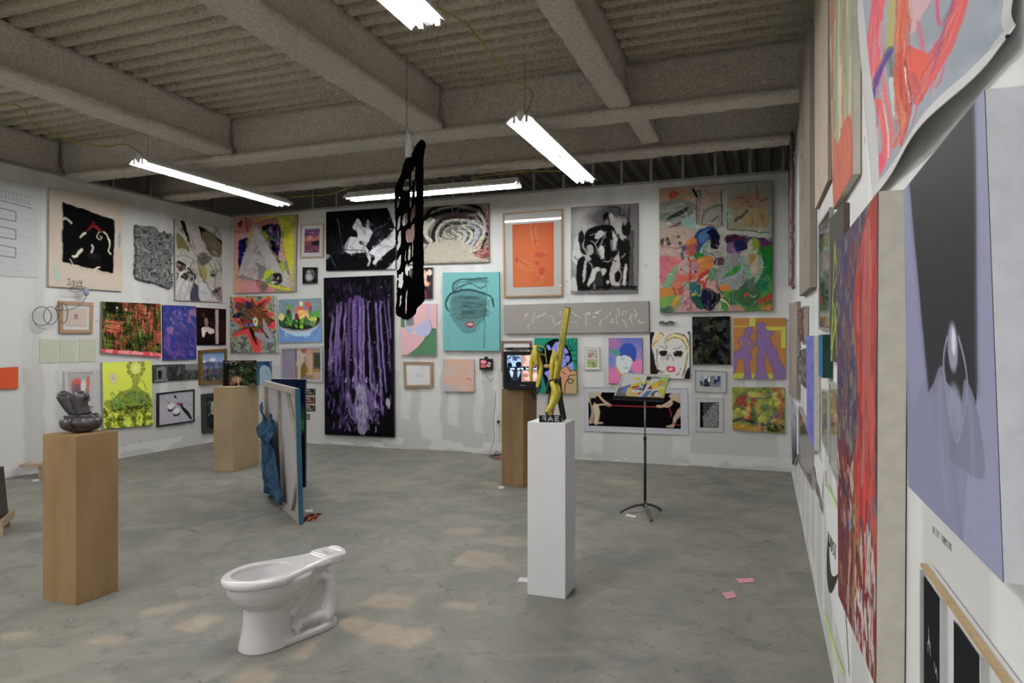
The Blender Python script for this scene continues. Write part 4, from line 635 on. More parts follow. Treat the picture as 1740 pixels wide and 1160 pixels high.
def a_big(c):
    c.g('a8a294', '9a9a8c').n('b59a90', 4, 4, 0.5, 0.2, 0.6).n('7fa096', 4, 4, 0.6, 0.15, 0.5)
    c.b([0, 2, 30, 1, 30, 10, 12, 14, 0, 14], 'b08a72'); c.e(12, 6, 5, 3, 'b8443c', 0.9, 0.4, rot=-15); c.s_([16, 10, 28, 6, 30, 3], 2.5, '929a48', 0.8); c.b([0, 12, 20, 10, 32, 16, 20, 26, 0, 26], '777c72', 0.9); c.k(40, ['8d9288', '4c5850', 'a9aa9c'], 16, 0.7, -8, 12, (0, 12, 30, 30), 0.7); c.s_([8, 24, 16, 22, 26, 16], 3.2, '12201e', 0.9, taper=True); c.e(8, 25, 3, 1.4, '1f5648', 0.8, 0.4)
    c.s_([4, 33, 14, 31, 20, 27], 2, '5c2a2a', 0.8, taper=True); c.e(26, 30, 7, 6, '86aaa4', 0.85, 0.3); c.b([0, 34, 22, 32, 30, 40, 24, 48, 0, 44], 'b09a90'); c.b([0, 44, 22, 48, 24, 56, 0, 56], 'b59c94'); c.sp(8, ['3f6a48', '2a2f24'], 1.4, (2, 40, 20, 46)); c.s_([0, 45, 10, 48, 22, 49], 1.2, 'a5564c', 0.8)
    # window bars
    c.r(33, 6, 55, 32, 'a59384', 0.9); c.b([36, 28, 42, 20, 54, 16, 54, 30, 44, 31], '9b9488'); c.s_([38, 29, 42, 20, 54, 17], 2, '4f6464', 0.7); c.s_([46, 29, 52, 25], 1.2, '3a2f3c', 0.8); c.r(62, 8, 97, 36, '9c8e70', 0.9); c.g('86a294', 'a4796c', 0.6, True, (60, 2, 98, 20)); c.e(76, 14, 12, 5, 'a8705c', 0.6, 0.6); c.e(84, 28, 12, 7, 'a5905a', 0.7, 0.6); c.s_([70, 12, 78, 12, 79, 18, 84, 20], 1.2, '56706a', 0.8); c.s_([68, 29, 78, 23], 3, '33463f', 0.8, taper=True); c.s_([86, 2, 87, 14], 1.4, '8a3a54', 0.7); c.s_([90, 16, 96, 14], 1.2, '7c2c34', 0.8); c.k(14, ['5c5a34', 'a5623c'], 4, 0.6, 80, 30, (80, 26, 94, 34), 0.8)
    c.r(54.5, 3, 60, 50, 'a3a69c', 0.95); c.s_([33, 4, 33, 33], 1, '3a5048'); c.s_([36, 6, 35, 30, 56, 34], 0.7, '45564c', sm=False); c.s_([55, 5, 55, 33], 0.9, '3f2426'); c.p([32, 31, 60, 35, 100, 41, 100, 46, 60, 39, 32, 34], 'b0afa8'); c.s_([60, 35.5, 98, 40.5], 1.1, '2f6a50'); c.s_([60, 22, 60, 36], 0.9, '48786a'); c.s_([97, 5, 97, 40], 1.2, '6f948a', 0.8); c.e(63, 25, 3, 6, '86a690', 0.8, 0.4); c.s_([30, 3, 33, 8], 2.4, '141414'); c.s_([35, 4, 37, 8], 2, '2c6a50', 0.8)
    # bending blue figure
    c.b([28, 46, 34, 36, 46, 33, 52, 36, 50, 44, 40, 48, 36, 56, 30, 52], '2a4878'); c.b([34, 40, 42, 35, 46, 38, 38, 46], '4a6c9c'); c.b([42, 38, 50, 35, 54, 42, 52, 50, 46, 50, 46, 42], '15152c'); c.s_([44, 45, 38, 54, 46, 60, 54, 64], 4, '8fa898'); c.s_([45, 44, 39, 54, 47, 60, 55, 65], 0.7, '2e4c48'); c.s_([40, 54, 54, 56], 1, '4e8058', 0.7)
    c.b([60, 40, 78, 42, 100, 48, 100, 56, 86, 54, 62, 48], '4c2038'); c.n('6a3a6a', 20, 20, 0.5, 0.05, 0.6, (84, 44, 100, 54)); c.b([60, 48, 70, 46, 72, 56, 62, 58], '7c5c80')
    # greens
    c.b([86, 54, 100, 52, 100, 80, 90, 84, 86, 70], '1d7a2a'); c.b([54, 78, 72, 72, 86, 74, 100, 80, 100, 100, 58, 100], '4f8a3c'); c.b([84, 68, 94, 68, 97, 80, 92, 86, 84, 80], '1f7a50'); c.b([66, 80, 82, 76, 90, 84, 84, 98, 70, 94], '3f6048', 0.85)
    c.b([30, 52, 38, 54, 40, 60, 32, 58], '2f7a38'); c.b([0, 56, 10, 56, 18, 58, 20, 74, 2, 78], 'c46a74'); c.b([4, 76, 14, 62, 18, 64, 10, 78, 4, 90], '74a480'); c.b([16, 60, 26, 58, 36, 60, 34, 72, 22, 76, 16, 72], 'c2624c'); c.b([32, 60, 44, 56, 48, 62, 40, 72, 32, 70], 'c07a34'); c.b([36, 70, 46, 68, 44, 80, 38, 84, 34, 78], 'ac3226')
    # figure left
    c.b([24, 46, 30, 42, 34, 46, 32, 54, 26, 56, 22, 52], 'ab5a48'); c.b([24, 44, 30, 41, 33, 45, 26, 47], 'cc7a34'); c.s_([22, 48, 20, 56, 22, 64], 3, '38406c', 0.9); c.s_([33, 48, 34, 52], 2, '3c4470', 0.8); c.b([16, 62, 24, 58, 26, 68, 18, 70], 'b79a98'); c.b([28, 60, 34, 62, 34, 70, 28, 68], 'a5808c'); c.e(19, 66, 1.2, 1.4, '5c3440'); c.e(32, 68, 1.2, 1.2, '4a3c5c'); c.s_([26, 56, 27, 70, 26, 80], 1.4, '8f3030', 0.8)
    c.e(16, 81, 5.5, 6.5, 'b4543c'); c.e(16, 78, 5, 3, 'c07860', 0.8, 0.4); c.b([0, 82, 8, 80, 12, 84, 4, 92, 0, 92], 'bf7c34'); c.b([0, 90, 14, 86, 20, 92, 14, 100, 0, 100], '6f9c50'); c.b([12, 90, 16, 88, 14, 96, 9, 98], 'c08a34'); c.e(7, 98, 6, 3, '4a5c60', 0.9, 0.4)
    c.b([18, 92, 24, 82, 36, 84, 42, 94, 40, 101, 16, 101], 'b4868a'); c.o(25, 95, 4, 4, 0.6, '5c3a40'); c.o(25, 95, 2, 2, 0.5, '5c3a40'); c.k(30, ['6a3c44', 'd0a4a4', '7a4c54'], 6, 0.6, 60, 60, (18, 84, 42, 99), 0.7); c.b([27, 80, 34, 78, 40, 84, 42, 94, 36, 98, 28, 90], '1f5a4c'); c.b([26, 78, 34, 76, 34, 84, 28, 86], '2a6a6c'); c.e(30, 86, 2, 1, 'c0a02c')
    # grey seated figure
    c.b([50, 68, 52, 60, 60, 56, 70, 56, 76, 62, 78, 74, 70, 82, 60, 84, 52, 84, 48, 76], '8a8f8a'); c.b([60, 70, 70, 64, 72, 66, 70, 70, 58, 75], '3f9434'); c.s_([56, 76, 70, 71, 74, 62, 74, 58], 2.4, '9a96b4', 0.9); c.b([52, 80, 60, 79, 62, 84, 52, 84], 'c47c34'); c.s_([50, 68, 51, 84], 1.4, '7c6450'); c.b([48, 60, 56, 57, 58, 62, 50, 64], '5c3c50'); c.b([66, 46, 74, 46, 76, 52, 68, 54], '182858'); c.b([42, 76, 50, 74, 50, 84, 56, 88, 50, 94, 44, 88], 'b8928a'); c.b([38, 84, 46, 82, 52, 90, 46, 99, 38, 96], '241c3c'); c.b([46, 90, 52, 86, 54, 90, 48, 97], '0f0c14'); c.s_([54, 91, 60, 94, 62, 98], 1.8, 'c9b4a4'); c.s_([44, 71, 38, 75], 2, 'c4b8b4'); c.b([44, 68, 50, 66, 50, 74, 44, 76], '5c8a70')
    # right woman
    c.b([78, 48, 84, 44, 88, 50, 86, 58, 80, 58], 'a8b496'); c.b([82, 44, 88, 46, 88, 54, 84, 52], '8f9c30'); c.s_([77, 46, 82, 43, 88, 46, 90, 54], 1.3, '3c5c6c', 0.8); c.b([78, 62, 86, 56, 92, 60, 92, 70, 86, 78, 80, 76, 76, 68], '86a08c'); c.b([82, 60, 88, 60, 87, 70, 82, 74, 80, 66], 'bba490'); c.b([80, 56, 86, 58, 80, 64], 'ab8434'); c.s_([74, 58, 75, 68, 84, 76], 2.2, '7aa48c', 0.9); c.e(84, 53, 1, 0.6, '8a2430'); c.s_([92, 58, 94, 66, 90, 74], 0.7, '28444c', 0.8)
    c.s_([63, 86, 64, 98], 1.6, '2c3c64'); c.s_([66, 86, 66, 94], 1, '2c3c64'); c.p([86, 92, 100, 86, 100, 92, 86, 97], 'a54a28'); c.e(77, 88, 2, 1.6, 'b0482c'); c.b([90, 97, 100, 95, 100, 101, 92, 101], 'b87c34'); c.s_([52, 82, 64, 97, 76, 100], 0.8, '1d3020'); c.b([62, 96, 70, 96, 76, 101, 62, 101], 'b48480'); c.b([78, 78, 84, 74, 84, 84, 79, 86], '5f6a60')
    c.k(70, ['2a3c34', '6f3c3c', 'c5c0b4', '3a4c70', 'b0a48c', '6a8c5c'], 7, 0.6, 50, 70, (2, 50, 98, 98), 0.55); c.r(0, 0, 100, 0.8, '4a6a60', 0.7); c.s_([99.5, 0, 99.5, 100], 0.8, '2f5a4c', 0.7)
    c.dab(700, 5, 0.9, 60, 60, .16, .45).k(60, ['1c2a2c', '5c2c34', '2c3c60', 'd0c8b8', '2c6a44'], 8, 0.6, 60, 60, (2, 42, 98, 98), .5, bend=1.2)
canvas('B', [1120, 320, 1312, 306, 1312, 527, 1121, 531], 0.05, a_big, 'biggest multicoloured painting, crowded with nudes on green, high near the right corner', bg='a09a8c', side='3c5a44', k=1.2)
def a_underframe(c): c.g('cdcdcb', 'bcbcbb'); c.r(8, 20, 92, 70, '8f8680'); c.r(30, 26, 60, 70, '6a5c54')
framed('B', [852, 579, 903, 579, 903, 632, 852, 632], 0.03, '6f5648', a_underframe, 'brown framed picture mostly hidden behind the television', mat_w=0.0, bg='c5c5c4')
def a_green(c):
    c.b([14, 36, 24, 14, 42, 3, 58, 3, 78, 16, 89, 34, 84, 48, 70, 58, 50, 64, 16, 66, 14, 50], '090a14'); c.b([28, 14, 34, 13, 40, 20, 34, 22], '7f86d0'); c.b([42, 18, 52, 7, 62, 12, 62, 26, 52, 30, 44, 26], '7f86d0'); c.b([66, 14, 76, 20, 80, 26, 74, 28, 66, 22], '7f86d0'); c.b([58, 30, 70, 26, 72, 34, 62, 37], '7f86d0'); c.b([52, 40, 68, 36, 76, 46, 64, 54, 54, 52], '7f86d0'); c.b([76, 32, 84, 34, 80, 44, 72, 38], '7f86d0'); c.b([78, 50, 90, 44, 92, 60, 84, 56], '7f86d0'); c.b([24, 64, 38, 60, 38, 80, 26, 84], '7f86d0')
    c.b([52, 66, 76, 50, 84, 58, 96, 58, 104, 64, 104, 104, 66, 104, 56, 80], 'bd8a66'); c.b([76, 74, 96, 66, 104, 70, 104, 104, 74, 104], 'a89468'); c.s_([76, 51, 82, 55, 84, 60, 92, 57, 100, 62], 1.8, '0c0c10'); c.s_([56, 62, 54, 70, 58, 74], 1.6, '0c0c10'); c.s_([66, 60, 74, 66], 1.6, '0c0c10'); c.s_([98, 66, 82, 68, 80, 78, 86, 82, 92, 76, 80, 74, 72, 86, 72, 101], 2.2, '0c0c10'); c.b([48, 74, 54, 80, 68, 100, 60, 101, 52, 86], 'a02430')
    for P in ([74, 3, 78, 14, 86, 18], [82, 3, 82, 12, 88, 20, 84, 24], [98, 8, 90, 20, 84, 22], [90, 3, 88, 14], [100, 20, 88, 24], [92, 30, 96, 32], [86, 40, 98, 42, 98, 46]): c.s_(P, 1.8, '06180f')
    c.b([40, 60, 54, 58, 60, 84, 66, 104, 46, 104, 42, 80], '0d1014'); c.b([0, 64, 16, 66, 24, 84, 40, 98, 30, 104, 0, 104], '12806a'); c.s_([20, 66, 30, 88, 44, 98], 3, '070a10'); c.b([20, 66, 30, 70, 40, 90, 30, 94], '10141c')
canvas('B', [908, 574, 980, 574, 980, 669, 908, 667], 0.035, a_green, 'green cartoon painting of a head in a blue panelled cap behind the banana sculpture', wp=0.15, bg='12806a', side='12604c')
def a_two(c): c.r(14, 9, 88, 47, 'b4ae9e'); c.n('8a4a5c', 6, 8, 0.5, 0.1, 0.8, (14, 28, 88, 47)); c.r(14, 53, 88, 92, 'a3b078'); c.n('6f7a3c', 5, 6, 0.52, 0.1, 0.8, (14, 68, 88, 92))
framed('B', [993, 589, 1019, 590, 1019, 628, 993, 628], 0.006, 'b9bab8', a_two, 'small clear clip frame holding one pink and one green picture', bg='cfcfcc', depth=0.02)
def a_cap(c):
    c.n('5c68a8', 3, 3, 0.5, 0.15, 0.9).n('7a6fa8', 4, 4, 0.6, 0.15, 0.6); c.e(10, 84, 26, 30, 'd06a9c', 0.9, 0.6); c.e(86, 62, 22, 16, 'd070a0', 0.9, 0.6); c.e(14, 12, 22, 12, 'b06a92', 0.7, 0.7); c.e(10, 54, 14, 14, '5a7ab8', 0.8, 0.7)
    c.b([22, 50, 30, 36, 52, 34, 70, 44, 66, 62, 54, 78, 40, 80, 26, 68], 'c3c8c6'); c.b([34, 40, 32, 26, 44, 14, 66, 12, 82, 24, 82, 42, 76, 52, 64, 42, 50, 38], '2a4a9c'); c.s_([56, 13, 60, 26, 58, 38], 0.9, '1d3878'); c.s_([72, 16, 76, 34], 0.7, '1d3878'); c.b([4, 24, 14, 24, 32, 30, 34, 38, 22, 38, 10, 34], '4a8a7c'); c.b([20, 56, 26, 66, 38, 78, 48, 82, 36, 86, 24, 74], 'c08a6c')
    c.e(42, 46, 5, 2.6, '7c9ab0', 0.8, 0.4); c.s_([60, 51, 72, 50], 1, '7c8c96'); c.e(52, 66, 7, 1.8, '8fb0ac'); c.s_([46, 66, 58, 66], 0.7, '4f7a78'); c.s_([50, 54, 52, 60], 0.8, 'a3aaa8'); c.e(80, 90, 16, 10, 'a03a7c', 0.6, 0.6)
canvas('B', [1034, 574, 1091, 574, 1092, 652, 1034, 651], 0.03, a_cap, 'pastel portrait in a bright blue cap worn sideways', bg='8a7cae', side='9d6c8c')
def a_blonde(c):
    c.b([0, 0, 12, 0, 8, 14, 4, 30, 10, 50, 14, 72, 22, 86, 0, 90], '2b211d'); c.b([8, 20, 18, 4, 30, 0, 36, 8, 24, 18, 14, 30, 4, 34], 'cdb98a'); c.b([40, 20, 56, 4, 76, 4, 94, 16, 99, 40, 94, 70, 84, 92, 78, 98, 90, 66, 92, 40, 80, 20, 60, 14, 46, 22], 'cfc090'); c.p([94, 0, 101, 0, 101, 10], '2b211d'); c.b([86, 96, 96, 78, 102, 80, 102, 102, 88, 102], '1e1614')
    for P in ([24, 3, 32, 3, 34, 8], [38, 26, 42, 14, 56, 5, 74, 4, 90, 10, 97, 24], [44, 20, 58, 13, 74, 14, 86, 22, 94, 38], [66, 3, 84, 8, 96, 18, 99, 30], [86, 92, 92, 66, 96, 44], [80, 96, 88, 78, 94, 58], [4, 30, 18, 20], [16, 36, 18, 48, 16, 60, 20, 76], [24, 30, 34, 34, 42, 37, 44, 32, 40, 28], [60, 37, 72, 35, 82, 31], [43, 60, 44, 52, 52, 46], [52, 48, 56, 56, 60, 62], [46, 56, 50, 50], [36, 84, 28, 86, 20, 80], [66, 90, 67, 94], [72, 86, 71, 92], [18, 38, 20, 50], [76, 78, 78, 82]): c.s_(P, 1.6, '17130f')
    c.b([24, 42, 32, 40, 44, 42, 42, 50, 34, 52, 26, 50], '2c201e'); c.b([60, 44, 70, 40, 82, 42, 82, 50, 74, 54, 62, 52], '2c201e')
    for x in (29, 33, 37, 65, 70, 80, 43): c.s_([x, 50, x, 58+(x % 5)], 0.9, '2a2422')
    c.b([40, 78, 48, 73, 54, 74, 60, 73, 64, 80, 60, 86, 50, 87, 44, 84], 'c73a50'); c.b([46, 80, 54, 77, 58, 80, 52, 83], 'c9b9b6'); c.s_([44, 82, 52, 84, 60, 82], 0.9, '3a1c20'); c.s_([10, 74, 20, 82, 30, 88], 1.6, '17130f')
    c.dab(80, 10, 2, 60, 60, .04, .4)
canvas('B', [1104, 564, 1171, 563, 1172, 643, 1105, 643], 0.03, a_blonde, 'painting of a white faced blonde with black weeping eyes', bg='c6c3bf', side='8f8c88')
def a_camo(c): c.n('2c2e22', 5, 6, 0.52, 0.03, 0.9).n('3c3d38', 4, 5, 0.56, 0.05, 0.9).n('4c4b36', 6, 7, 0.62, 0.03, 0.8).n('15161c', 5, 5, 0.6, 0.05, 0.9).n('30303c', 7, 8, 0.64, 0.03, 0.8)
canvas('B', [1176, 538, 1240, 537, 1241, 619, 1177, 619], 0.035, a_camo, 'black painting with murky olive patches', bg='070809', side='0c0c0d')
def a_sil(c):
    c.grain(0.02, 60, 60); Y = 'b3b23c'; c.r(30, 0, 42, 14, Y); c.r(0, 13, 30, 15, Y); c.r(60, 14.5, 101, 20.5, Y); c.r(91, 21, 101, 49, Y); c.r(0, 91, 101, 101, Y)
    A = [22, 20, 26, 15, 34, 15, 37, 20, 34, 26, 30, 29, 34, 36, 40, 43, 38, 48, 33, 52, 34, 60, 36, 66, 30, 74, 33, 88, 34, 101, 20, 101, 22, 86, 20, 70, 18, 66, 8, 70, 4, 88, -2, 92, -2, 66, 4, 56, 14, 50, 15, 46, 9, 40, 12, 34, 20, 28]
    Bp = [46, 18, 44, 10, 52, 7, 60, 9, 63, 18, 70, 21, 76, 22, 76, 26, 70, 32, 74, 42, 84, 54, 88, 68, 102, 88, 102, 101, 78, 101, 76, 86, 68, 70, 64, 56, 62, 62, 60, 80, 64, 90, 66, 101, 40, 101, 46, 84, 44, 66, 48, 54, 47, 48, 42, 44, 44, 34, 43, 24]
    for P in (A, Bp): c.b(P, '7d6494'); Q = np.array(catmull(np.array(P, float).reshape(-1, 2), 6, True)); c.s_(np.vstack([Q, Q[:1]]).ravel(), 0.7, '38243c', sm=False)
    c.b([15, 34, 18, 40, 17, 46, 13, 40], 'a5733c'); c.b([30, 36, 34, 42, 32, 48, 30, 42], 'a5733c'); c.b([47, 24, 49, 28, 48, 32, 46, 28], 'a5733c'); c.e(65, 29, 2.4, 2.2, 'b0607c', 1, 0.4); c.s_([61, 52, 64, 56, 62, 60], 0.9, '38243c'); c.s_([48, 20, 47, 34], 0.7, '38243c'); c.b([62, 56, 64, 57, 65, 66, 62, 66], 'a5733c')
canvas('B', [1246, 540, 1335, 540, 1335, 644, 1246, 643], 0.03, a_sil, 'painting of two flat violet silhouettes on ochre and yellow', wp=0.15, bg='a5733c', side='a3a29c')
def a_windowphoto(c):
    c.g('8d97a5', '7c8490').r(0, 0, 24, 60, '9aa5b0', 0.8); c.p([24, 0, 32, 0, 30, 50, 22, 56], 'd0d8de'); c.p([44, 0, 56, 0, 46, 60, 40, 50], 'd5dce2'); c.r(48, 0, 76, 50, '76787e'); c.r(80, 0, 100, 60, '25447c'); c.r(76, 0, 82, 58, 'b9c4cc'); c.b([0, 60, 30, 56, 100, 58, 100, 100, 0, 100], '6f7484'); c.k(26, ['9aa0ac', '3a3f4c', 'c0c5ce'], 14, 2, -10, 20, (0, 56, 100, 98), 0.7)
    c.b([22, 40, 28, 26, 34, 32, 36, 50, 46, 74, 46, 98, 20, 98, 22, 70], '16181e'); c.b([70, 40, 78, 30, 84, 40, 80, 60, 72, 72, 68, 58], '1a1c24'); c.b([0, 50, 4, 46, 12, 70, 12, 90, 4, 80], '2a3030'); c.s_([24, 70, 44, 76], 1, 'b05a7c')
framed('B', [1180, 628, 1234, 630, 1234, 667, 1180, 665], 0.008, 'b0b2b2', a_windowphoto, 'small pinned photo of dark figures beside bright windows', mat_w=0.06, mat_col='bdc0c0', bg='8a929e', depth=0.02, res=(54, 36))
def a_rope(c):
    c.r(0, 0, 100, 100, '0b0708'); S = 'b59c84'
    c.s_([4, 4, 8, 40, 10, 60, 8, 88], 5, S); c.s_([10, 0, 4, 4, 2, 20], 9, 'a9a48c'); c.s_([3, 20, 5, 60, 2, 90], 4, 'a08c74'); c.s_([10, 3, 16, 24, 24, 38], 2.6, S); c.b([3, 18, 10, 20, 12, 34, 7, 44, 3, 34], '15100e'); c.s_([8, 34, 9, 60, 8, 92], 4, 'b8a488'); c.b([5, 40, 10, 36, 12, 56, 10, 84, 12, 92, 6, 94, 7, 70], 'b8ac90'); c.s_([10, 38, 17, 36, 22, 40], 1.8, 'b8ac90'); c.e(9, 30, 2, 5, '1c1210'); c.e(13, 91, 3, 3, S); c.e(2, 90, 4, 3, 'a08c74')
    c.s_([18, 38, 50, 39.5, 78, 40], 0.9, 'a82840'); c.s_([78, 40, 86, 38, 88, 46, 90, 58, 89, 66], 0.8, 'b03048'); c.b([92, 0, 102, 2, 102, 26, 96, 24, 88, 10], 'a99c88'); c.s_([95, 8, 88, 26, 80, 38], 2.8, S); c.s_([91, 28, 88, 36, 84, 38], 2.2, S); c.e(77, 38, 3.4, 4, S); c.p([102, 34, 97, 46, 92, 70, 91, 88, 84, 94, 84, 97, 92, 98, 96, 74, 102, 60], 'b09c88'); c.s_([92, 84, 97, 90, 101, 88], 1.2, '8c2438')
framed('B', [991, 657, 1168, 659, 1170, 739, 992, 732], 0.006, 'bfc0c6', a_rope, 'wide photo of nudes pulling a red cord on black, behind the music stand', mat_box=(0.045, 0.11, 0.935, 0.88), mat_w=0.05, mat_col='c3c4cb', bg='0b0708', depth=0.012, glass=False, res=(176, 68))
def a_bwtext(c):
    for r in range(17):
        for k in range(9): c.rng; x = 20+k*9+c.rng.uniform(-2, 2); c.s_([x-3, 4+r*5.7+c.rng.uniform(-1, 1), x+2, 4+r*5.7+c.rng.uniform(-1, 1), x+4, 5.5+r*5.7], 2.2, 'c9ccce', 0.9 if k > 8-r*0.7-2 else 0.25)
framed('B', [1182, 676, 1229, 676, 1229, 734, 1182, 733], 0.004, 'b6b7b5', a_bwtext, 'small black print filled with rows of white specks on white paper', mat_w=0.05, mat_col='bebfbd', bg='0a0b0c', depth=0.01, glass=False, res=(46, 58))
def a_abs(c):
    c.n('7a8a3c', 5, 5, 0.5, 0.15, 0.9).n('b5b04c', 5, 6, 0.58, 0.1, 0.8).n('3f5a3c', 5, 5, 0.62, 0.08, 0.8); c.e(26, 32, 20, 14, '8f2c38', 0.9, 0.3); c.b([26, 24, 34, 20, 36, 34, 28, 40], '7a8440'); c.b([28, 44, 34, 42, 34, 70, 22, 72, 26, 56], 'b58a4c'); c.e(32, 70, 6, 6, 'b8402c', 0.8, 0.5); c.s_([78, 4, 88, 6, 94, 30, 92, 60, 84, 76], 6, 'b03a2c', 0.8); c.s_([62, 24, 76, 12, 86, 6], 2.5, '7c6480', 0.9); c.s_([46, 24, 58, 24], 3, '4c5078', 0.9); c.e(64, 46, 10, 8, '4c6450', 0.9, 0.5); c.s_([66, 78, 78, 66, 88, 54], 4, '6c5c8c', 0.9); c.s_([0, 80, 14, 74, 34, 78, 60, 84, 80, 82, 100, 88], 5, '20243c', 0.9); c.r(0, 86, 60, 100, 'a5762c', 0.8); c.e(80, 92, 16, 8, '14201c', 0.9, 0.5); c.s_([30, 2, 28, 20], 3, '9a5a6a', 0.8)
    c.k(130, ['c0b850', '6f8038', 'b04a34', '2c4434', '8a9c4c', 'd0b45c', '54305c'], 8, 1.7, 70, 60, a=0.6); c.s_([56, 84, 58, 99], 4, '54407c', 0.8)
    c.dab(300, 8, 2, 60, 60, .14, .5)
canvas('B', [1244, 658, 1333, 658, 1333, 736, 1245, 730], 0.03, a_abs, 'loose red, green and yellow abstract, lowest near the right corner', bg='8f9440', side='5c5a34')
# column of small photo prints near the corner
def tiny(k):
    def f(c): c.n(['2c2420', '6a3a30', '3c342c', '504a44'][k], 3, 3, 0.5, 0.2, 0.8); c.k(9, ['c9c5bd', '1a1614', ['8f8a86', 'a54a3a', '7c6a5a', '6c6864'][k]], 34, 8, 40, 50, a=0.8)
    return f
for k, (y0, y1, l) in enumerate(((660, 671.5, 'tiny dark photo print, topmost of the column beside the purple streaks'), (674, 686, 'tiny reddish photo print, second in the column beside the purple streaks'), (688, 699, 'tiny brown photo print, third in the column beside the purple streaks'), (703, 713, 'tiny grey photo print, lowest in the column beside the purple streaks'))):
    x0, x1 = (521, 536) if k < 3 else (519, 527); sheet('B', [x0, y0, x1, y0, x1, y1, x0, y1], tiny(k), l, 'photograph', 'photo_print', bg=['403834', '6a4038', '5c5046', '86878c'][k], group='column of tiny photo prints')

# ================================================================= pictures on the right wall
def a_sliver(c): c.g('4c5850', '8a9088').n('2c3430', 4, 8, 0.55, 0.1, 0.8); c.r(66, 0, 100, 100, 'a9a8a6')
canvas('R', [1336, 292, 1345, 278, 1345, 488, 1335.5, 485], 0.03, a_sliver, 'narrow green and grey picture seen edge on, farthest along the right wall', side='a3a2a0', res=(20, 110), bg='6a746e')
def a_linen(c): c.grain(0.03, 30, 90); c.s_([30, 24, 42, 50, 50, 62], 1.6, '4a453f', 0.7); c.s_([34, 8, 36, 22], 1.6, '3a3733', 0.7); c.k(40, ['4a453f'], 16, 2, 60, 40, (22, 28, 52, 64), 0.6); c.s_([30, 86, 70, 78], 1.6, '3a3733', 0.8); c.s_([52, 74, 50, 90], 1.6, '3a3733', 0.8)
canvas('R', [1358, 96, 1376, 42, 1376.5, 488, 1358.5, 503], 0.04, a_linen, 'tall raw linen canvas with faint charcoal marks, high on the right wall', side='8a8176', res=(40, 300), bg='877f75')
def a_pale(c): c.grain(0.03, 10, 60); c.n('a89a88', 4, 10, 0.55, 0.15, 0.6); c.k(60, ['9a8a78', 'c0b4a4', '8c6a60', 'a5a090'], 20, 2, 90, 4, a=0.5)
canvas('R', [1384, 6, 1407, -90, 1407, 306, 1385, 356], 0.02, a_pale, 'tall bleached beige canvas beside the streaky orange one', side='8a7a6c', res=(40, 300), bg='aea292')
def a_streak(c):
    c.k(40, ['8f9a80', 'b8b894', 'c8c4a4', 'c0624c', '75806a'], 40, 5, 90, 3, a=0.7, bend=0.05)
    for P, w, col in (([8, 0, 10, 40, 6, 72, 10, 100], 8, 'c06a52'), ([30, 0, 26, 30, 30, 70], 10, '9aa084'), ([52, 0, 40, 24, 38, 50, 44, 72], 9, 'c9c49c'), ([60, 30, 54, 60, 50, 86], 7, 'c4603f'), ([70, 0, 64, 30, 70, 62], 9, '8d9a7c'), ([86, 0, 84, 50, 88, 76], 10, 'a3a98c'), ([38, 36, 34, 60, 40, 78], 5, 'c9c8bc'), ([92, 58, 84, 74, 82, 96], 8, 'c9c4a0')): c.s_(P, w, col, 0.85, soft=0.5)
    c.b([8, 70, 30, 76, 60, 74, 92, 80, 98, 104, 8, 104], 'c05a44', 0.85); c.k(30, ['b8402c', 'd07a5c', 'a83424'], 18, 2.4, 90, 6, (12, 74, 92, 100), 0.7)
    c.dab(200, 20, 3, 90, 6, .06, .4)
canvas('R', [1409, 6, 1449, -200, 1449, 296, 1416, 356], 0.027, a_streak, 'streaky orange and sage green canvas high on the right wall', side='cfc8bc', res=(80, 320), bg='a3a286')
def a_greyphoto(c): c.g('6a6764', '5a5856').n('8f8c88', 6, 10, 0.55, 0.1, 0.8).n('33322f', 6, 10, 0.6, 0.08, 0.8); c.b([40, 16, 90, 10, 98, 40, 60, 48, 40, 34], '9a9894', 0.8); c.r(20, 66, 98, 76, '3c3f34', 0.9); c.k(30, ['b0ada8', '2c2b29'], 16, 2, 70, 30, (10, 40, 95, 98), 0.6)
framed('R', [1390, 382, 1409, 352, 1409, 562, 1391, 559], 0.012, '8f8d8a', a_greyphoto, 'grey photograph in a thin frame, seen edge on between linen and neon canvases', depth=0.02, bg='5c5a57', res=(50, 200))
def a_neon(c):
    N = 'a3b83c'
    for P in ([36, 20, 20, 60, 8, 92], [36, 20, 64, 62], [40, 30, 70, 56], [30, 50, 60, 40], [8, 92, 60, 68], [14, 76, 70, 52], [6, 99, 40, 70, 50, 96], [24, 60, 60, 80], [20, 56, 12, 99]): c.s_(P, 4, N, sm=False)
    c.grain(0.04, 20, 60)
canvas('R', [1410, 372, 1434, 344, 1434, 617, 1411, 614], 0.02, a_neon, 'charcoal grey canvas with neon yellow lines behind the red painting', wp=0.15, side='5c4a40', res=(60, 240), bg='53524d')
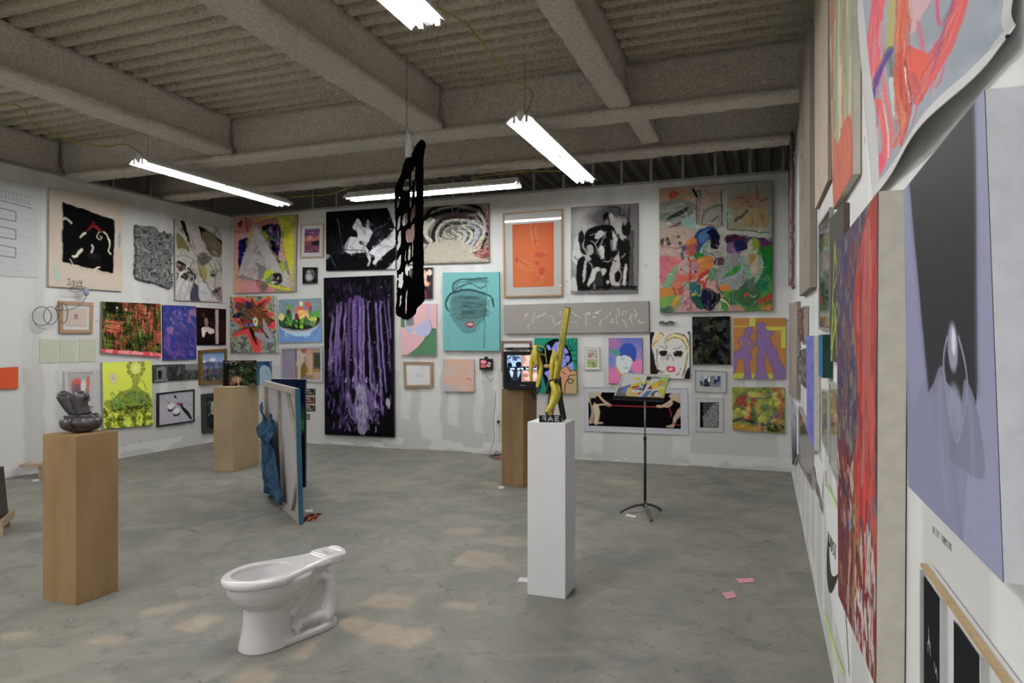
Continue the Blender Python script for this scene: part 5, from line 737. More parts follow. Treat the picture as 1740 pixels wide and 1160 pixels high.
def a_redbig(c):
    c.n('4c4668', 16, 24, 0.45, 0.1, 0.9).n('8a8464', 18, 26, 0.6, 0.06, 0.8).n('74424c', 10, 16, 0.6, 0.1, 0.7)
    c.k(200, ['3c3860', '8c8a6c', '6a4a60', '5f6a74', '7a3c44'], 7, 1.0, 90, 25, (0, 8, 46, 56), 0.7); c.s_([0, 56, 30, 58, 60, 60], 3, '40304a', 0.7)
    c.b([0, 58, 40, 60, 60, 70, 96, 80, 100, 104, 0, 104], '7c3a3c', 0.85); c.k(80, ['c9c3b4', '4c4858', 'a03434', '2c2830', 'b8a86c', 'c5c0b4'], 14, 1.8, 80, 18, (0, 58, 60, 80), 0.7); c.k(60, ['8e2c30', '5a3840', 'b09a90', 'a83a38', '46425c', 'b59a4c'], 16, 2, 75, 20, (0, 62, 100, 100), 0.7); c.s_([4, 66, 26, 70, 44, 76], 3, '2e3050', 0.8)
    c.b([40, 20, 60, 6, 84, 0, 97, 0, 98, 20, 94, 40, 96, 60, 88, 62, 76, 64, 62, 70, 44, 66, 40, 58, 52, 50, 50, 36], 'a83e38'); c.b([60, 10, 80, 4, 84, 30, 74, 56, 60, 62, 62, 40], 'b5645c', 0.8); c.k(70, ['bc706a', '8c3432', 'a65450', '6f2c30', 'b4584e', '9c6460'], 22, 2.6, 92, 6, (48, 4, 94, 64), 0.6, 0.1); c.e(86, 46, 7, 9, 'c86058', 0.7, 0.5); c.s_([60, 20, 66, 8], 6, '6a3038', 0.5, soft=1)
    for P, w in (([70, 60, 68, 70, 72, 78], 7), ([84, 60, 86, 68], 4), ([52, 64, 54, 76], 5), ([94, 68, 96, 76], 9), ([80, 62, 76, 72], 4)): c.s_(P, w, 'c8443a', 0.95)
    c.k(60, ['bdb9b0', 'cfccc4', '96262c'], 9, 2.4, 88, 12, (60, 72, 98, 84), 0.8); c.k(90, ['cdcac4', '9c2428', 'bdb9b2', '8a2024'], 9, 2.6, 85, 16, (44, 84, 98, 100), 0.85); c.s_([46, 66, 44, 80, 40, 96], 4, 'a5824a', 0.8); c.s_([34, 70, 30, 82, 26, 98], 3, 'b8b0a0', 0.7); c.e(26, 76, 3, 1.2, '34508c'); c.s_([54, 76, 62, 82], 4, 'c0a040', 0.8); c.s_([98.5, 0, 99, 60], 2, '35403c', 0.8)
    c.dab(500, 9, 1.5, 85, 18, .12, .45)
canvas('R', [1422, 415, 1493, 325, 1489, 1168, 1424.5, 1010], 0.06, a_redbig, 'tall red and violet painting with wide raw linen edge, standing out from the right wall', side='cdc7bc', res=(140, 330), bg='5c5468', k=1)
def a_greyfold(c):
    c.g('7c7d96', '8486a0'); c.p([0, 0, 22, 0, 18, 26, 26, 44, 24, 60, 14, 66, 6, 74, 0, 60], '8a8ba6', 0.9); c.b([84, -4, 104, -4, 104, 104, 60, 104, 70, 70, 76, 40], '8e90aa')
    c.p([7, 0, 88, 0, 86, 20, 82, 44, 80, 60, 76, 67, 66, 62, 60, 66, 40, 60, 32, 62, 24, 66, 17, 40], '37363a'); c.s_([88, 0, 86, 20, 82, 44, 80, 62], 7, '6a6c7e', 0.8, soft=1.2); c.s_([6, 0, 16, 40, 24, 66], 5, '6c6e84', 0.7, soft=1.2)
    c.b([26, 70, 34, 60, 42, 58, 48, 66, 60, 66, 66, 60, 78, 66, 84, 80, 60, 82, 40, 80], '797b90', 0.9); c.e(53, 52.5, 5.5, 6, '9092a4', 1, 0.4); c.e(54, 51, 2.5, 3.4, 'd0d1dc', 0.9, 0.6); c.s_([47, 50, 42, 56, 44, 64, 48, 70, 54, 76, 62, 70, 68, 62, 66, 56, 60, 50], 1.4, '8b8ea6'); c.e(53, 68, 8, 6, '8f92a6', 0.9, 0.6)
    c.b([30, 66, 40, 66, 46, 80, 50, 98, 30, 100, 10, 80], '8284a0', 0.6); c.s_([52, 70, 50, 84, 56, 100], 8, '6c6e88', 0.45, soft=1.5); c.s_([38, 62, 36, 76, 42, 96], 6, '9597ae', 0.5, soft=1.5); c.s_([70, 64, 72, 80, 70, 100], 8, '9295ac', 0.5, soft=1.5); c.grain(0.02, 90, 120)
canvas('R', [1536, 323, 1674, 152, 1706, 990, 1544, 826], 0.045, a_greyfold, 'large soft grey violet canvas with a dark fold and metal ring, nearest the camera', wp=0.15, side='d4d4dc', res=(210, 320), bg='8082a0', m=paint_mat('smooth_paint', 0.5, bump=0.04))
def a_frosty(c): c.grain(0.03, 8, 40); c.n('8c7c74', 4, 10, 0.6, 0.1, 0.5)
canvas('R', [1341, 516, 1354, 512, 1353.5, 677, 1341, 670], 0.035, a_frosty, 'narrow tan panel seen edge on at the far end of the right wall', side='8f8880', res=(24, 110), bg='8d857d')
def a_s1(c): c.n('5a3c34', 4, 6, 0.5, 0.2, 0.9).n('a5806c', 4, 6, 0.6, 0.1, 0.7); c.k(20, ['b0a498', '2f2a28', '8a3a30'], 24, 6, 80, 30, a=0.7)
canvas('R', [1356, 528, 1366, 520, 1366, 578, 1356, 580], 0.035, a_s1, 'small dark brown and red picture above the lavender canvas', side='a39c92', res=(24, 50), bg='6a544c')
def a_s2(c): c.n('4a4642', 4, 6, 0.5, 0.2, 0.9).n('8a8680', 4, 6, 0.58, 0.1, 0.7); c.k(20, ['b5b1ab', '242220'], 24, 6, 70, 40, a=0.7)
canvas('R', [1355, 598, 1369, 591, 1369, 660, 1355, 645], 0.03, a_s2, 'small grey picture just left of the lavender canvas', side='7c7670', res=(26, 54), bg='6b6763')
def a_lav(c): c.grain(0.02, 10, 40); c.n('5a5cb0', 4, 14, 0.55, 0.1, 0.5); c.s_([50, 34, 48, 54, 52, 74], 6, '5658a8', 0.7, soft=1); c.k(14, ['4c4ea0'], 12, 3, 90, 10, (30, 36, 66, 80), 0.5)
canvas('R', [1370, 571, 1383, 570, 1383, 765, 1371, 732], 0.034, a_lav, 'tall lavender blue canvas with a raw white edge on the right wall', side='c4bfb6', res=(30, 150), bg='7a7cc4')
def a_teal(c): c.n('1f5f80', 4, 10, 0.5, 0.1, 0.8); c.grain(0.08, 10, 30)
canvas('R', [1391, 569, 1398, 568, 1398, 642, 1391.5, 639], 0.045, a_teal, 'small teal blue panel beside the lavender canvas', side='0d3a30', res=(16, 60), bg='2a6c90')
def a_g1(c): c.g('a8a8a0', '9a9c96').n('8c7c5c', 4, 8, 0.55, 0.1, 0.6, (10, 10, 90, 70)).n('a0607c', 4, 6, 0.66, 0.08, 0.5)
framed('R', [1395, 660, 1405.5, 664, 1406, 775, 1395.5, 748], 0.012, 'a9aaa6', a_g1, 'narrow glazed frame with faint flowers, left of the wider glazed one', depth=0.02, bg='a3a49c', res=(26, 110))
def a_g2(c): c.g('a5a49a', '9fa09c').n('8a6c54', 4, 8, 0.55, 0.1, 0.7, (8, 8, 92, 60)).n('7a8450', 4, 8, 0.6, 0.1, 0.6, (8, 8, 92, 60)).n('b09a5c', 5, 8, 0.62, 0.08, 0.6, (8, 8, 92, 60)); c.r(0, 68, 100, 100, 'abada9')
framed('R', [1408, 647, 1424, 657, 1424.5, 826, 1408.5, 790], 0.012, 'a9aaa6', a_g2, 'wider glazed frame with a faded garden print beside the red painting', depth=0.02, bg='a3a49c', res=(40, 160))
def a_g3(c): c.g('9a9c98', '8a8a86').n('7a5a54', 5, 8, 0.58, 0.1, 0.6).n('5c6a60', 5, 8, 0.6, 0.1, 0.6)
framed('R', [1356, 690, 1379, 745, 1380, 832, 1357, 788], 0.012, '96918a', a_g3, 'low glazed frame with reddish picture beneath the lavender canvas', depth=0.03, bg='90908c', res=(36, 90))
def a_g4(c): c.g('a9aab4', '3c4250').n('5c6478', 4, 8, 0.6, 0.15, 0.6)
sheet('R', [1344, 676, 1353, 690, 1354, 772, 1347, 790], a_g4, 'curling grey blue poster near the floor at the far end of the right wall', 'poster', 'poster', bg='8a8c98', curl=0.03, d=0.03, res=(24, 90))
def a_g5(c): c.r(0, 0, 100, 100, 'bfbfbe'); c.b([10, 30, 60, 50, 96, 70, 96, 96, 60, 92, 10, 60], '6c6660', 0.9); c.n('4c4844', 5, 5, 0.55, 0.1, 0.6, (8, 30, 96, 90))
sheet('R', [1382, 768, 1399, 800, 1399, 878, 1383, 828], a_g5, 'small loose photo sheet with a brown landscape below the glazed frames', 'photograph', 'loose_photo', bg='bfbfbe', curl=0.01, d=0.015, res=(30, 70))
# white sheet with the big tick shape and one word
def a_tick(c):
    c.b([16, 30, 20, 34, 26, 44, 44, 56, 74, 57, 96, 50, 102, 48, 96, 58, 60, 68, 36, 70, 20, 60, 12, 44], '0b0c0a')
    x = 30
    c.s_([26, 27, 40, 31], 1.6, '15150f'); 
sheet('R', [1400, 822, 1424, 868, 1440, 1147, 1410, 1010], lambda c: c.grain(0.01, 4, 4), 'tall white poster with the word JUST over a black tick, fixed by neon tape', 'poster', 'poster', bg='c3c4c4', curl=0.0, d=0.008, res=(60, 200))
# ---------------------------------------------------------------- shaped things on the walls
POSTER = bpy.data.objects['poster.001'] if 'poster.001' in bpy.data.objects else None
def right_strip(pts, d, thick, name, m, parent=None, label=None, cat=None):
    P = [on_right(x, y, d) for x, y in pts]; n = Vector((-1, 0, 0)); cen = sum(P, Vector())/len(P); k = len(P)
    base = cen if parent is None else Vector(parent.location)
    V = [p-base for p in P]+[p-base-n*thick for p in P]
    fs = [tuple(range(k)), tuple(range(2*k-1, k-1, -1))]+[(i, (i+1) % k, (i+1) % k+k, i+k) for i in range(k)]
    b = MB().add(V, fs); o = b.build(name, m, parent, cen if parent is None else None)
    return tag(o, label, cat)
INK = mat('black_ink', '0b0c0a', 0.4); NEON = mat('neon_tape', 'a9d43a', 0.5)
# black tick mark on the poster and the word, as flat shapes lying on it
sw = catmull([(1407, 902), (1405.5, 930), (1404.5, 960), (1406, 990), (1410, 1007), (1416, 1000), (1423.5, 978), (1423.5, 974), (1418, 979), (1412, 974), (1409, 950), (1408, 920)], 5, True)
right_strip([tuple(p) for p in sw], 0.0105, 0.001, 'tick_mark', INK, POSTER)
def right_strokes(strokes, w, d, name, m, parent):
    b = MB()
    for st in strokes:
        P = [on_right(x, y, d)-Vector(parent.location) if parent else on_right(x, y, d) for x, y in st]
        b.tube(P, w, 5)
    return b.build(name, m, parent)
# J U S T, reading along the wall
def letters(text, a, bpt, up, w, d, name, m, parent):
    """stroke lettering between two wall pixels a->bpt; up = pixel height vector at each end"""
    G = {'J': [[(.1, .3), (.15, .05), (.45, 0), (.7, .15), (.7, 1)], [(.35, 1), (1, 1)]], 'U': [[(.1, 1), (.1, .2), (.3, 0), (.7, 0), (.9, .2), (.9, 1)]], 'S': [[(.9, .85), (.6, 1), (.2, .9), (.15, .65), (.8, .4), (.85, .15), (.5, 0), (.1, .12)]],
         'T': [[(0, 1), (1, 1)], [(.5, 1), (.5, 0)]], 'B': [[(.1, 0), (.1, 1), (.7, .95), (.7, .55), (.1, .5), (.8, .4), (.8, .05), (.1, 0)]], 'E': [[(.9, 1), (.1, 1), (.1, 0), (.9, 0)], [(.1, .5), (.7, .5)]], 'Y': [[(0, 1), (.5, .5), (1, 1)], [(.5, .5), (.45, 0)]],
         'O': [[(.5, 0), (.1, .3), (.1, .7), (.5, 1), (.9, .7), (.9, .3), (.5, 0)]], 'M': [[(0, 0), (.1, 1), (.5, .4), (.9, 1), (1, 0)]], 'P': [[(.1, 0), (.1, 1), (.8, .9), (.7, .5), (.1, .45)]], 'K': [[(.1, 0), (.1, 1)], [(.9, 1), (.1, .5), (.9, 0)]], 'I': [[(.5, 0), (.5, 1)]], 'N': [[(.1, 0), (.1, 1), (.9, 0), (.9, 1)]], ' ': []}
    n = len(text); A = np.array(a, float); B = np.array(bpt, float); U0, U1 = np.array(up[0], float), np.array(up[1], float); st = []
    for i, ch in enumerate(text):
        for s in G[ch]:
            L = []
            for u, v in s:
                t = (i+u*0.72)/n; L.append(tuple(A*(1-t)+B*t+(U0*(1-t)+U1*t)*v))
            st.append(L)
    return right_strokes(st, w, d, name, m, parent)
letters('JUST', (1409, 927), (1421, 955), ((0, -20), (0, -26)), 0.0016, 0.0105, 'lettering', INK, POSTER)
for st in ([(1404, 820), (1422, 862)], [(1402, 1040), (1414, 1090), (1432, 1144)]):
    b = MB(); P = [on_right(x, y, 0.012)-Vector(POSTER.location) for x, y in st]; b.tube(P, 0.003, 5); b.build('neon_tape', NEON, POSTER)

# hot pink painting on curling paper, high up
def a_hot(c):
    def T(P): return [v for x, y in zip(P[0::2], P[1::2]) for v in ((x/3.221+1360-1440)/2.9, (y/3.221+40)/3.9)]
    def S(P, w, col, a=0.9, soft=0.35): c.s_(T(P), w/3.221/2.9, col, a, soft=soft)
    def Bb(P, col, a=0.9): c.b(T(P), col, a)
    c.n('a9aeb8', 4, 5, 0.5, 0.3, 0.6).n('8f9ba0', 6, 8, 0.58, 0.2, 0.5)
    Bb([600, -60, 730, -60, 700, 30, 620, 190, 600, 100], 'cda9ab')
    S([745, -60, 755, 60, 765, 130], 22, 'd8526c'); S([655, 120, 668, 200, 678, 290], 28, 'd06a80', .85); S([660, 100, 720, 20, 780, -60], 8, 'c98a94', .6)
    S([420, -60, 392, 180, 375, 400, 366, 600, 385, 800], 52, 'd6566c'); S([460, -60, 436, 120, 430, 260, 405, 380], 40, 'de5f62'); S([445, 120, 438, 250], 12, 'a9adb4')
    S([505, -60, 495, 120, 488, 260], 36, 'b5ac52'); S([530, -60, 524, 120, 516, 260], 20, 'c47c50'); S([575, -60, 560, 140, 556, 300, 575, 460], 62, 'd8603e'); S([580, -60, 585, 200], 8, 'a8a860', .8)
    S([490, 290, 505, 400], 78, '68655e', .85, 1); S([500, 270, 450, 350, 415, 450], 40, '6c6672', .9); S([440, 380, 405, 470, 388, 580, 385, 700, 412, 870], 34, '52489a', .95, .2); S([400, 500, 388, 640, 404, 800], 12, '3f3a84', .7)
    S([540, 300, 555, 420, 575, 540, 600, 660, 575, 780], 46, 'c2503f'); S([585, 330, 600, 480, 605, 640], 22, '8f4c50', .8); S([525, 380, 545, 560, 560, 700, 520, 800], 26, 'd86038'); S([500, 430, 515, 520, 528, 640], 30, 'c0c7c0', 1, .1); S([465, 470, 488, 600, 500, 720, 490, 860], 28, 'e0706e'); S([430, 560, 452, 660, 468, 780, 450, 900], 46, 'e0625e'); S([446, 510, 470, 640, 482, 780, 488, 860], 9, 'd0d0cf', .95, .1); S([398, 700, 420, 800, 436, 780, 425, 700], 14, 'a5abb2')
    S([412, 880, 428, 940, 412, 1000], 44, 'de4a92'); S([440, 860, 450, 900, 430, 960], 40, 'e0506e')
    Bb([586, 258, 640, 262, 700, 292, 750, 220, 800, 120, 850, -60, 930, -60, 905, 100, 850, 260, 790, 380, 720, 500, 690, 560, 655, 574, 620, 550, 600, 420], 'd65c58'); S([850, -40, 790, 140, 750, 280, 730, 400], 34, '7c5484', .75, 1); S([780, 200, 760, 300], 26, '5c5c78', .6, 1.2); Bb([596, 268, 660, 276, 700, 300, 690, 420, 650, 440, 606, 380], 'de6450'); S([625, 400, 660, 500, 700, 540], 40, 'a04c58', .5, 1); S([895, -40, 860, 120, 800, 280, 740, 420], 16, 'e4685c', .9)
    S([812, 300, 812, 400, 795, 475], 14, 'dc6060'); S([778, 360, 755, 500], 14, 'd8606a'); S([668, 570, 662, 620, 650, 668], 14, 'd8587c'); S([610, 580, 612, 680, 580, 760], 12, '965a6c', .7); S([640, 580, 630, 680], 22, 'b5b9bc', .7); S([583, 366, 590, 460, 602, 556], 7, 'e0e1df', 1, .05)
    R = c.rng
    for _ in range(120):
        x = R.uniform(520, 610); y = R.uniform(-40, 620); S([x, y, x+R.uniform(-4, 10), y+80, x+R.uniform(-4, 16), y+R.uniform(120, 220)], R.uniform(2, 6), ['e88a5c', 'b83c34', 'd86a50', '9c4c50', 'c87050'][R.randint(5)], .55, 0)
    for _ in range(70):
        x = R.uniform(380, 470); y = R.uniform(-40, 700); S([x, y, x-8, y+90, x-R.uniform(-6, 20), y+R.uniform(120, 200)], R.uniform(2, 6), ['e87880', 'c84a5c', 'e0886c', 'd0607c'][R.randint(4)], .45, 0)
    for _ in range(60):
        t = R.uniform(0, 1); x = 900-t*230+R.uniform(-40, 30); y = t*480+R.uniform(-40, 40); S([x, y, x-40, y+80, x-80, y+150], R.uniform(2, 6), ['e8807c', 'c84848', 'e09080', 'a04c6c'][R.randint(4)], .4, 0)
    S([500, 280, 455, 350, 420, 440, 398, 560, 390, 680, 408, 840], 22, '52489a', .85, .3)
def hot_sheet():
    root = empty('unframed_painting', on_right(1580, 120, 0.03), 0, 'huge unstretched paper painting in hot pink and orange, curling off the right wall', 'painting')
    base = np.array(root.location); w, h = 230, 330; W, H = 330, 440; sc = Cv(W, H, '9aa0aa', 5); a_hot(sc); sc.warp(.4, 8); cv = Cv(w, h, 'ffffff', 5)
    px = [(1451, -36), (1722, -36), (1724, 66), (1486, 336)]; u = np.linspace(0, 1, w)[None, :]; v = np.linspace(0, 1, h)[:, None]
    X = (px[0][0]*(1-u)+px[1][0]*u)*(1-v)+(px[3][0]*(1-u)+px[2][0]*u)*v; Y = (px[0][1]*(1-u)+px[1][1]*u)*(1-v)+(px[3][1]*(1-u)+px[2][1]*u)*v
    cv.a = sc.a[np.clip(((Y+40)/390*H).astype(int), 0, H-1), np.clip(((X-1440)/290*W).astype(int), 0, W-1)].copy()
    cv.p([0, 0, 4, 0, 6, 60, 5, 100, 0, 100], 'bdbdba'); cv.p([93, 0, 100, 0, 100, 100, 95, 100], 'bdbdba'); cv.p([0, 96, 30, 94, 70, 88, 100, 72, 100, 100, 0, 100], 'c3c3c0'); tone(cv, 1.05)
    q = [on_right(x, y, 0.012) for x, y in px]; V = face_grid(q, cv, near_wt(q)).reshape(h, w, 3)
    lift = 0.022*np.clip((v-0.5)/0.5, 0, 1)**2*(0.35+0.65*np.sin(u*PI*0.9+0.25))+0.008*np.sin(u*9+v*4)*v; V[..., 0] -= np.abs(lift)
    painted_me = grid_mesh('painted_sheet', V.reshape(-1, 3)-base, w, h, cv.a); painted_me.materials.append(paint_mat('print_paper', 0.75, bump=0.02)); painted_me.materials.append(mat('paper_back', 'dcdcda', 0.9))
    o = bpy.data.objects.new('painted_sheet', painted_me); C.objects.link(o); o.parent = root
    s = o.modifiers.new('thickness', 'SOLIDIFY'); s.thickness = 0.0015; s.offset = -1; s.material_offset = 1; s.material_offset_rim = 1
    pin = MB().tube([on_right(1712, 62, 0.02), on_right(1712, 62, 0.045)], 0.0025, 8); pin.v = [tuple(Vector(p)-Vector(root.location)) for p in pin.v]; pin.build('pin', INK, root)
hot_sheet()

# pink fringed strip
def fringe():
    P = [on_right(1348, y, 0.02) for y in (232, 300, 360, 420, 470, 494)]; b = MB(); R = random.Random(3)
    top, bot = P[0], P[-1]; w = 0.17; cen = (top+bot)/2
    n = 44
    for i in range(n):
        z = top.z+(bot.z-top.z)*i/n; y = top.y
        b.ell(Vector((XR-0.035+R.uniform(-.008, .008), y-w/2+R.uniform(-.02, .02), z))-cen, (0.02, w/2+R.uniform(0, .02), 0.03), nu=8, nv=5)
    o = b.build('fringed_hanging', mat('pink_fleece', '8c6a68', 0.95, bump=0.6, bscale=80, noise=0.3), None, cen, smooth=True)
    tag(o, 'dusty pink fleecy strip hanging at the far end of the right wall', 'wall hanging')
fringe()

# black and white framed set at the bottom right
def boxed_set():
    q = [on_right(1556, 955, 0.03), on_right(1716, 1165, 0.03), on_right(1716, 1400, 0.03), on_right(1556, 1240, 0.03)]
    zt = q[0].z; zb = zt-0.36; y0 = q[0].y; y1 = q[1].y; X = XR-0.03; cen = Vector((XR-0.015, (y0+y1)/2, (zt+zb)/2))
    root = empty('framed_drawing', cen, 0, 'low row of black sheets with white scribbles under a pale wooden rail, nearest the camera', 'framed picture')
    def bx(name, a, b_, m): MB().box(a[0]-cen.x, a[1]-cen.y, a[2]-cen.z, b_[0]-cen.x, b_[1]-cen.y, b_[2]-cen.z).build(name, m, root)
    bx('backing', (X+0.016, y1, zb), (XR-0.003, y0, zt-0.002), mat('matboard_c9c9c8', 'c9c9c8', 0.9))
    L = (y0-y1)
    bx('frame', (X+0.008, y1, zt-0.007), (X+0.018, y0, zt), mat('pale_pine', 'b39a72', 0.5, noise=0.2, nscale=12, stretch=(1, 6, 6)))
    bx('frame', (X+0.006, y0-0.008, zb), (X+0.02, y0, zt-0.012), mat('white_frame_paint', 'bcbcbb', 0.5))
    for i, (pa, pb) in enumerate(((1566, 1600), (1618, 1668), (1692, 1780))):
        a = on_right(pa, 1100, .02).y; b_ = on_right(pb, 1100, .02).y; cv = Cv(70, 130, '1a1b1e', 3+i)
        if i == 0:
            for P in ([30, 26, 34, 34], [26, 36, 34, 33, 42, 35], [32, 30, 28, 40], [36, 34, 40, 40], [60, 40, 66, 44, 70, 41, 74, 46]): cv.s_(P, 1.6, 'b9b9bc')
        else:
            for P in ([30, 40, 34, 50], [44, 38, 44, 50], [54, 42, 62, 40, 58, 50]): cv.s_(P, 1.6, 'a9aaac' if i > 1 else 'b06a80')
        painted('black_sheet', [Vector((X+0.012, a, zt-0.022))-cen, Vector((X+0.012, b_, zt-0.022))-cen, Vector((X+0.012, b_, zb+0.02))-cen, Vector((X+0.012, a, zb+0.02))-cen], cv, paint_mat('print_paper', 0.75, bump=0.02), root, origin=(0, 0, 0))
        bx('divider', (X+0.006, b_-0.012, zb), (X+0.018, b_-0.006, zt-0.010), mat('white_frame_paint', 'bcbcbb', 0.5))
boxed_set()

# grey crumpled relief on the left wall
def relief():
    pts = [(231, 383), (238, 386), (250, 383), (258, 382), (266, 386), (272, 391), (282, 390), (292, 393), (293, 420), (292, 450), (294, 484), (287, 488), (276, 485), (262, 482), (240, 481), (230, 477), (232, 440)]
    w, h = 84, 130; cv = Cv(w, h, '6a6a6a', 9); ff = fbm(h, w, 7, 5, 2, 5); rg = np.abs(np.sin(ff*24+3*fbm(h, w, 9, 7, 2, 8))); cv.a *= (0.3+1.5*rg[..., None]**1.3); cv.k(70, ['1d1d1e', '2a2a2b', 'a5a5a6'], 22, 1.6, 60, 60, a=0.5, bend=1.2)
    q = quad_px('L', [229, 379, 296, 388, 295, 492, 229, 482], 0.05); V = face_grid(q, cv)
    f = 0.5+0.22*(rg-.5)+0.3*(fbm(h, w, 5, 4, 2, 6)-.5); P = np.array(pts, float); uv = (P-[229, 381])/[66, 108]
    Y, X = np.mgrid[0:h, 0:w]/np.array([[[h-1]], [[w-1]]]); ins = np.zeros((h, w), bool)
    for (ax, ay), (bx, by) in zip(uv, np.roll(uv, -1, 0)):
        if ay != by: ins ^= ((ay > Y) != (by > Y)) & (X < (bx-ax)*(Y-ay)/(by-ay)+ax)
    V = V.reshape(h, w, 3); V[..., 0] += np.where(ins, np.abs(f-0.5)*0.22-0.02, -0.045)
    cen = np.mean([np.array(p) for p in q], 0); me = grid_mesh('crumpled_relief', V.reshape(-1, 3)-cen, w, h, cv.a)
    bm = bmesh.new(); bm.from_mesh(me); bm.verts.ensure_lookup_table(); kill = [bm.verts[i] for i in range(w*h) if not ins.ravel()[i]]; bmesh.ops.delete(bm, geom=kill, context='VERTS'); bm.to_mesh(me); bm.free()
    me.materials.append(paint_mat('foil', 0.4, bump=0.3)); o = bpy.data.objects.new('crumpled_relief', me); C.objects.link(o); o.location = cen
    s = o.modifiers.new('thickness', 'SOLIDIFY'); s.thickness = 0.03; s.offset = -1
    tag(o, 'crumpled grey metallic relief hanging left of the tall organic painting', 'relief')
relief()
# wire sculpture of loops
def wires():
    root_p = on_left(110, 530, 0.03); root = empty('wire_sculpture', root_p, 0, 'thin wire sculpture of looping circles reaching over the beige canvas', 'wire sculpture')
    m = mat('dull_steel_wire', '6e6e70', 0.35, 0.8)
    def W(pts, r=0.004, name='wire'):
        P = [on_left(x, y, d)-root_p for x, y, d in catmull(pts, 8)]; MB().tube(P, r, 6).build(name, m, root, smooth=True)
    def ring(cx, cy, rx, ry, d0, tilt, a0=0, a1=2*PI, r=0.005): W([(cx+rx*math.cos(a), cy+ry*math.sin(a), d0+tilt*math.cos(a)) for a in np.linspace(a0, a1, 16)], r, 'loop')
    ring(71, 537, 16, 16, 0.09, 0.05, -0.4, 2*PI-0.3); ring(86, 536, 12, 15, 0.08, -0.03); ring(107, 532, 8, 17, 0.1, 0.02, -2.2, 2.3); ring(101, 523, 6, 5, 0.12, 0.04)
    W([(103, 526, 0.12), (114, 527, 0.16), (128, 523, 0.18), (140, 514, 0.16), (147, 503, 0.12), (148, 492, 0.09)]); W([(148, 493, 0.09), (140, 487, 0.06), (128, 486, 0.06), (119, 490, 0.08), (120, 494, 0.1), (130, 496, 0.1), (143, 494, 0.1)]); W([(58, 548, 0.05), (66, 556, 0.07), (78, 559, 0.05)], 0.003)
    b = MB().ell(on_left(146.5, 495, 0.11)-root_p, (0.025, 0.04, 0.06)); b.build('knot', mat('lilac_knot', '8a8aa4', 0.5), root, smooth=True)
    MB().tube([on_left(100, 531, 0.0)-root_p, on_left(101, 528, 0.12)-root_p], 0.004, 6).build('wall_hook', m, root)
wires()
# small caterpillar-like object, right wall side of the rear wall
b = MB(); c0 = on_rear(1133, 548, 0.03)
for i in range(12): b.ell(Vector((-0.09+i*0.0155, 0, 0.008*math.sin(i*0.9))), (0.014, 0.016, 0.016+0.004*(i % 2)), nu=10, nv=6)
b.tube([(0.095, 0, 0), (0.12, 0, 0.008), (0.135, 0, -0.012)], 0.004, 6)
tag(b.build('caterpillar_figure', mat('grey_chenille', '6c6f69', 0.9, bump=0.5, noise=0.4, nscale=60), None, c0, smooth=True), 'tiny grey caterpillar shape stuck to the wall beneath the biggest painting', 'figurine')
# wall tablet with screen
def tablet():
    c0 = on_rear(826, 618, 0.03); t = empty('digital_photo_frame', c0, 0, 'small black electronic photo frame on the wall, left of the television', 'digital photo frame'); m = mat('black_plastic', '0c0c0e', 0.35)
    MB().box(-0.10, -0.012, -0.085, 0.10, 0.027, 0.075).build('casing', m, t, bevel=0.008); MB().ell((0.0, 0.0, 0.088), (0.03, 0.014, 0.018)).build('camera_knob', m, t, smooth=True)
    cv = Cv(60, 44, '2a1c22', 4); cv.b([0, 0, 40, 0, 60, 30, 30, 50, 0, 40], 'c06a80'); cv.b([0, 60, 40, 56, 60, 80, 40, 100, 0, 100], 'a8505c'); cv.b([60, 50, 90, 40, 96, 80, 70, 90], '8a7c6a'); cv.k(10, ['e8c0c8', '1c1418', '6c3a44'], 30, 6, 30, 30)
    flat_card('screen', -0.078, -0.055, 0.078, 0.055, cv, paint_mat('lit_screen', 0.2, emit=0.3, bump=0), t, -0.0135)
    MB().tube([(-0.02, 0, -0.085), (0.0, 0.0, -0.16), (0.03, 0.01, -0.22), (0.08, 0.012, -0.25), (0.10, 0.01, -0.2)], 0.0025, 5).build('cable', m, t)
    MB().tube([(-0.07, 0, -0.085), (-0.05, 0.0, -0.15), (-0.02, 0.0, -0.12), (0.02, 0, -0.085)], 0.002, 5).build('cable', m, t)
tablet()
# wall socket with plug
c0 = on_rear(848, 716, 0.006); so = empty('wall_socket', c0, 0, 'white wall socket with a black plug, beside the television plinth', 'socket')
MB().box(-0.035, -0.006, -0.055, 0.035, 0.004, 0.055).build('face_plate', mat('white_plastic', 'c9c9c6', 0.4), so, bevel=0.003)
MB().box(-0.014, -0.045, -0.02, 0.014, -0.006, 0.02).build('plug', mat('black_plastic', '0c0c0e', 0.35), so, bevel=0.006)
# pencilled name under the grey violet canvas belongs to the wall: built with the wall
PENCIL = mat('pencil_line', '55555a', 0.7)
# ================================================================= the room
def struct(o): o['kind'] = 'structure'; return o
YF = -7.0     # wall behind the camera
XW = -13.0
